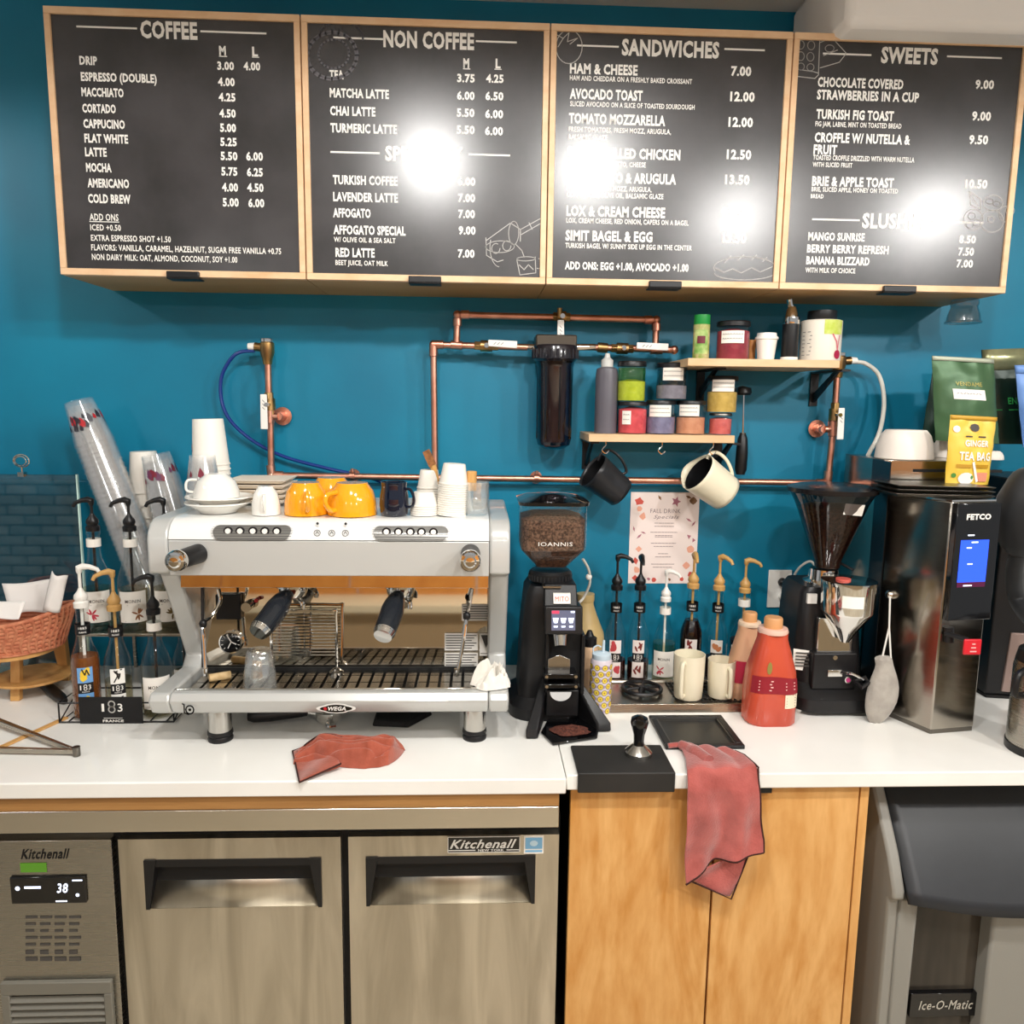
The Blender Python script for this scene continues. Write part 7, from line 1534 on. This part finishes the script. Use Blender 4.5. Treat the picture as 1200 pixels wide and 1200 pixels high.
mb = MB(); blob(mb, Fo, .5, .83, .10, 8, 1, .6); stroke(mb, Fo, [(.32, .70), (.75, .70)], .02); mb.build('emblem', mat('brown_print', '3b302a', .5), t)
mb = MB(); mb.grid(lambda u, v: Fo(.16+.30*u, .245+.05*v), 3, 1); mb.grid(lambda u, v: Fo(.56+.30*u, .245+.05*v), 3, 1); mb.build('ribbon_print', mat('ochre_print', 'b98a1e', .5), t)
mb = MB(); mb.grid(lambda u, v: Fo(.60+.26*u, .05+.13*v), 3, 2); blob(mb, Fo, .72, .12, .10, 12, 1, .6); mb.build('fruit_print', mat('salmon_print', 'dd8f74', .5), t)
mb = MB(); blob(mb, Fo, .13, .13, .05, 8, 1, .7); blob(mb, Fo, .5, .11, .03, 8); mb.build('leaf_print', mat('leaf_print_green', '4f8a3c', .5), t)
# right edge: dark brewer, airpot, bag
t = thing('dark_brewer', 'second black coffee machine at the right edge of the worktop', 'coffee machine', (1.62, 2.1, TOP))
x0 = at(1166, 700, 1.98).x; zt6 = at(1180, 560, 1.98).z
MB().prism([(x0, 1.98), (x0+.5, 1.90), (x0+.5, 2.2), (x0+.02, 2.2)], 'z', TOP+.008, zt6).build('body', BLK, t, bevel=.004)
a, b, c, d = ext(1169, 742, 1240, 834, 1.965); MB().hexa([(a+.02, 1.968, TOP+.02), (b, 1.93, TOP+.02), (b, 1.95, TOP+.02), (a+.02, 1.985, TOP+.02), (a+.03, 1.968, d), (b, 1.93, d), (b, 1.95, d), (a+.03, 1.985, d)]).build('beige_panel', mat('rose_beige', '9c8780', .3, .2), t, bevel=.002)
MB().prism([(x0, 1.975), (x0+.5, 1.89), (x0+.5, 2.2), (x0, 2.2)], 'z', TOP+.0005, TOP+.008).build('plinth', BLKM, t)
q = atz(1222, 880); s = mpp(q); t = thing('airpot', 'stainless steel insulated urn with black base, cut by the right edge of the picture', 'urn', q); r = 38*s
MB().lathe([(.0001, .018), (r, .018), (r, .20), (r*.96, .215), (.0001, .22)], 40, Matrix.Translation(q)).build('body', SSV if 0 else steel('urn_steel', 'a8a49b', .25, (1, 1, 40)), t)
MB().lathe([(.0001, 0), (r*1.02, 0), (r*1.03, .018), (.0001, .019)], 40, Matrix.Translation(q)).build('base_ring', BLK, t)
MB().lathe([(r*.97, .215), (r*.9, .24), (r*.5, .26), (.0001, .262)], 40, Matrix.Translation(q)).build('lid', BLK, t)
MB().tube(smooth_path([q+Vector((-r*.95, -.01, .20)), q+Vector((-r*1.25, -.02, .19)), q+Vector((-r*1.3, -.02, .15)), q+Vector((-r*1.0, -.01, .14))], 5), .008, 10).build('handle', BLK, t)
c = at(1208, 600, 1.80); t = thing('black_bag', 'black soft rounded bag at the right edge above the urn', 'bag', c)
mb = MB(); so = 3.3
M_ = Matrix.Translation(c)
def bf(u, v):
    th_ = math.pi*v; ph = math.tau*u; n_ = Vector((math.sin(th_)*math.cos(ph), math.sin(th_)*math.sin(ph), math.cos(th_)))
    k = 1+.10*NZ.noise(n_*1.8+Vector((3, 1, 2))); return c+Vector((n_.x*.078*k, n_.y*.07*k, n_.z*.115*k))
mb.grid(bf, 32, 20, True); mb.build('body', mat('black_fabric', '0f1114', .6, sheen=.2), t)
MB().tube(smooth_path([c+Vector((-.02, 0, -.10)), c+Vector((-.01, .02, -.16)), c+Vector((.02, .03, -.24)), Vector((q.x, q.y, TOP+.255))], 5), .02, 12).build('strap', mat('black_fabric', '0f1114', .6, sheen=.2), t)
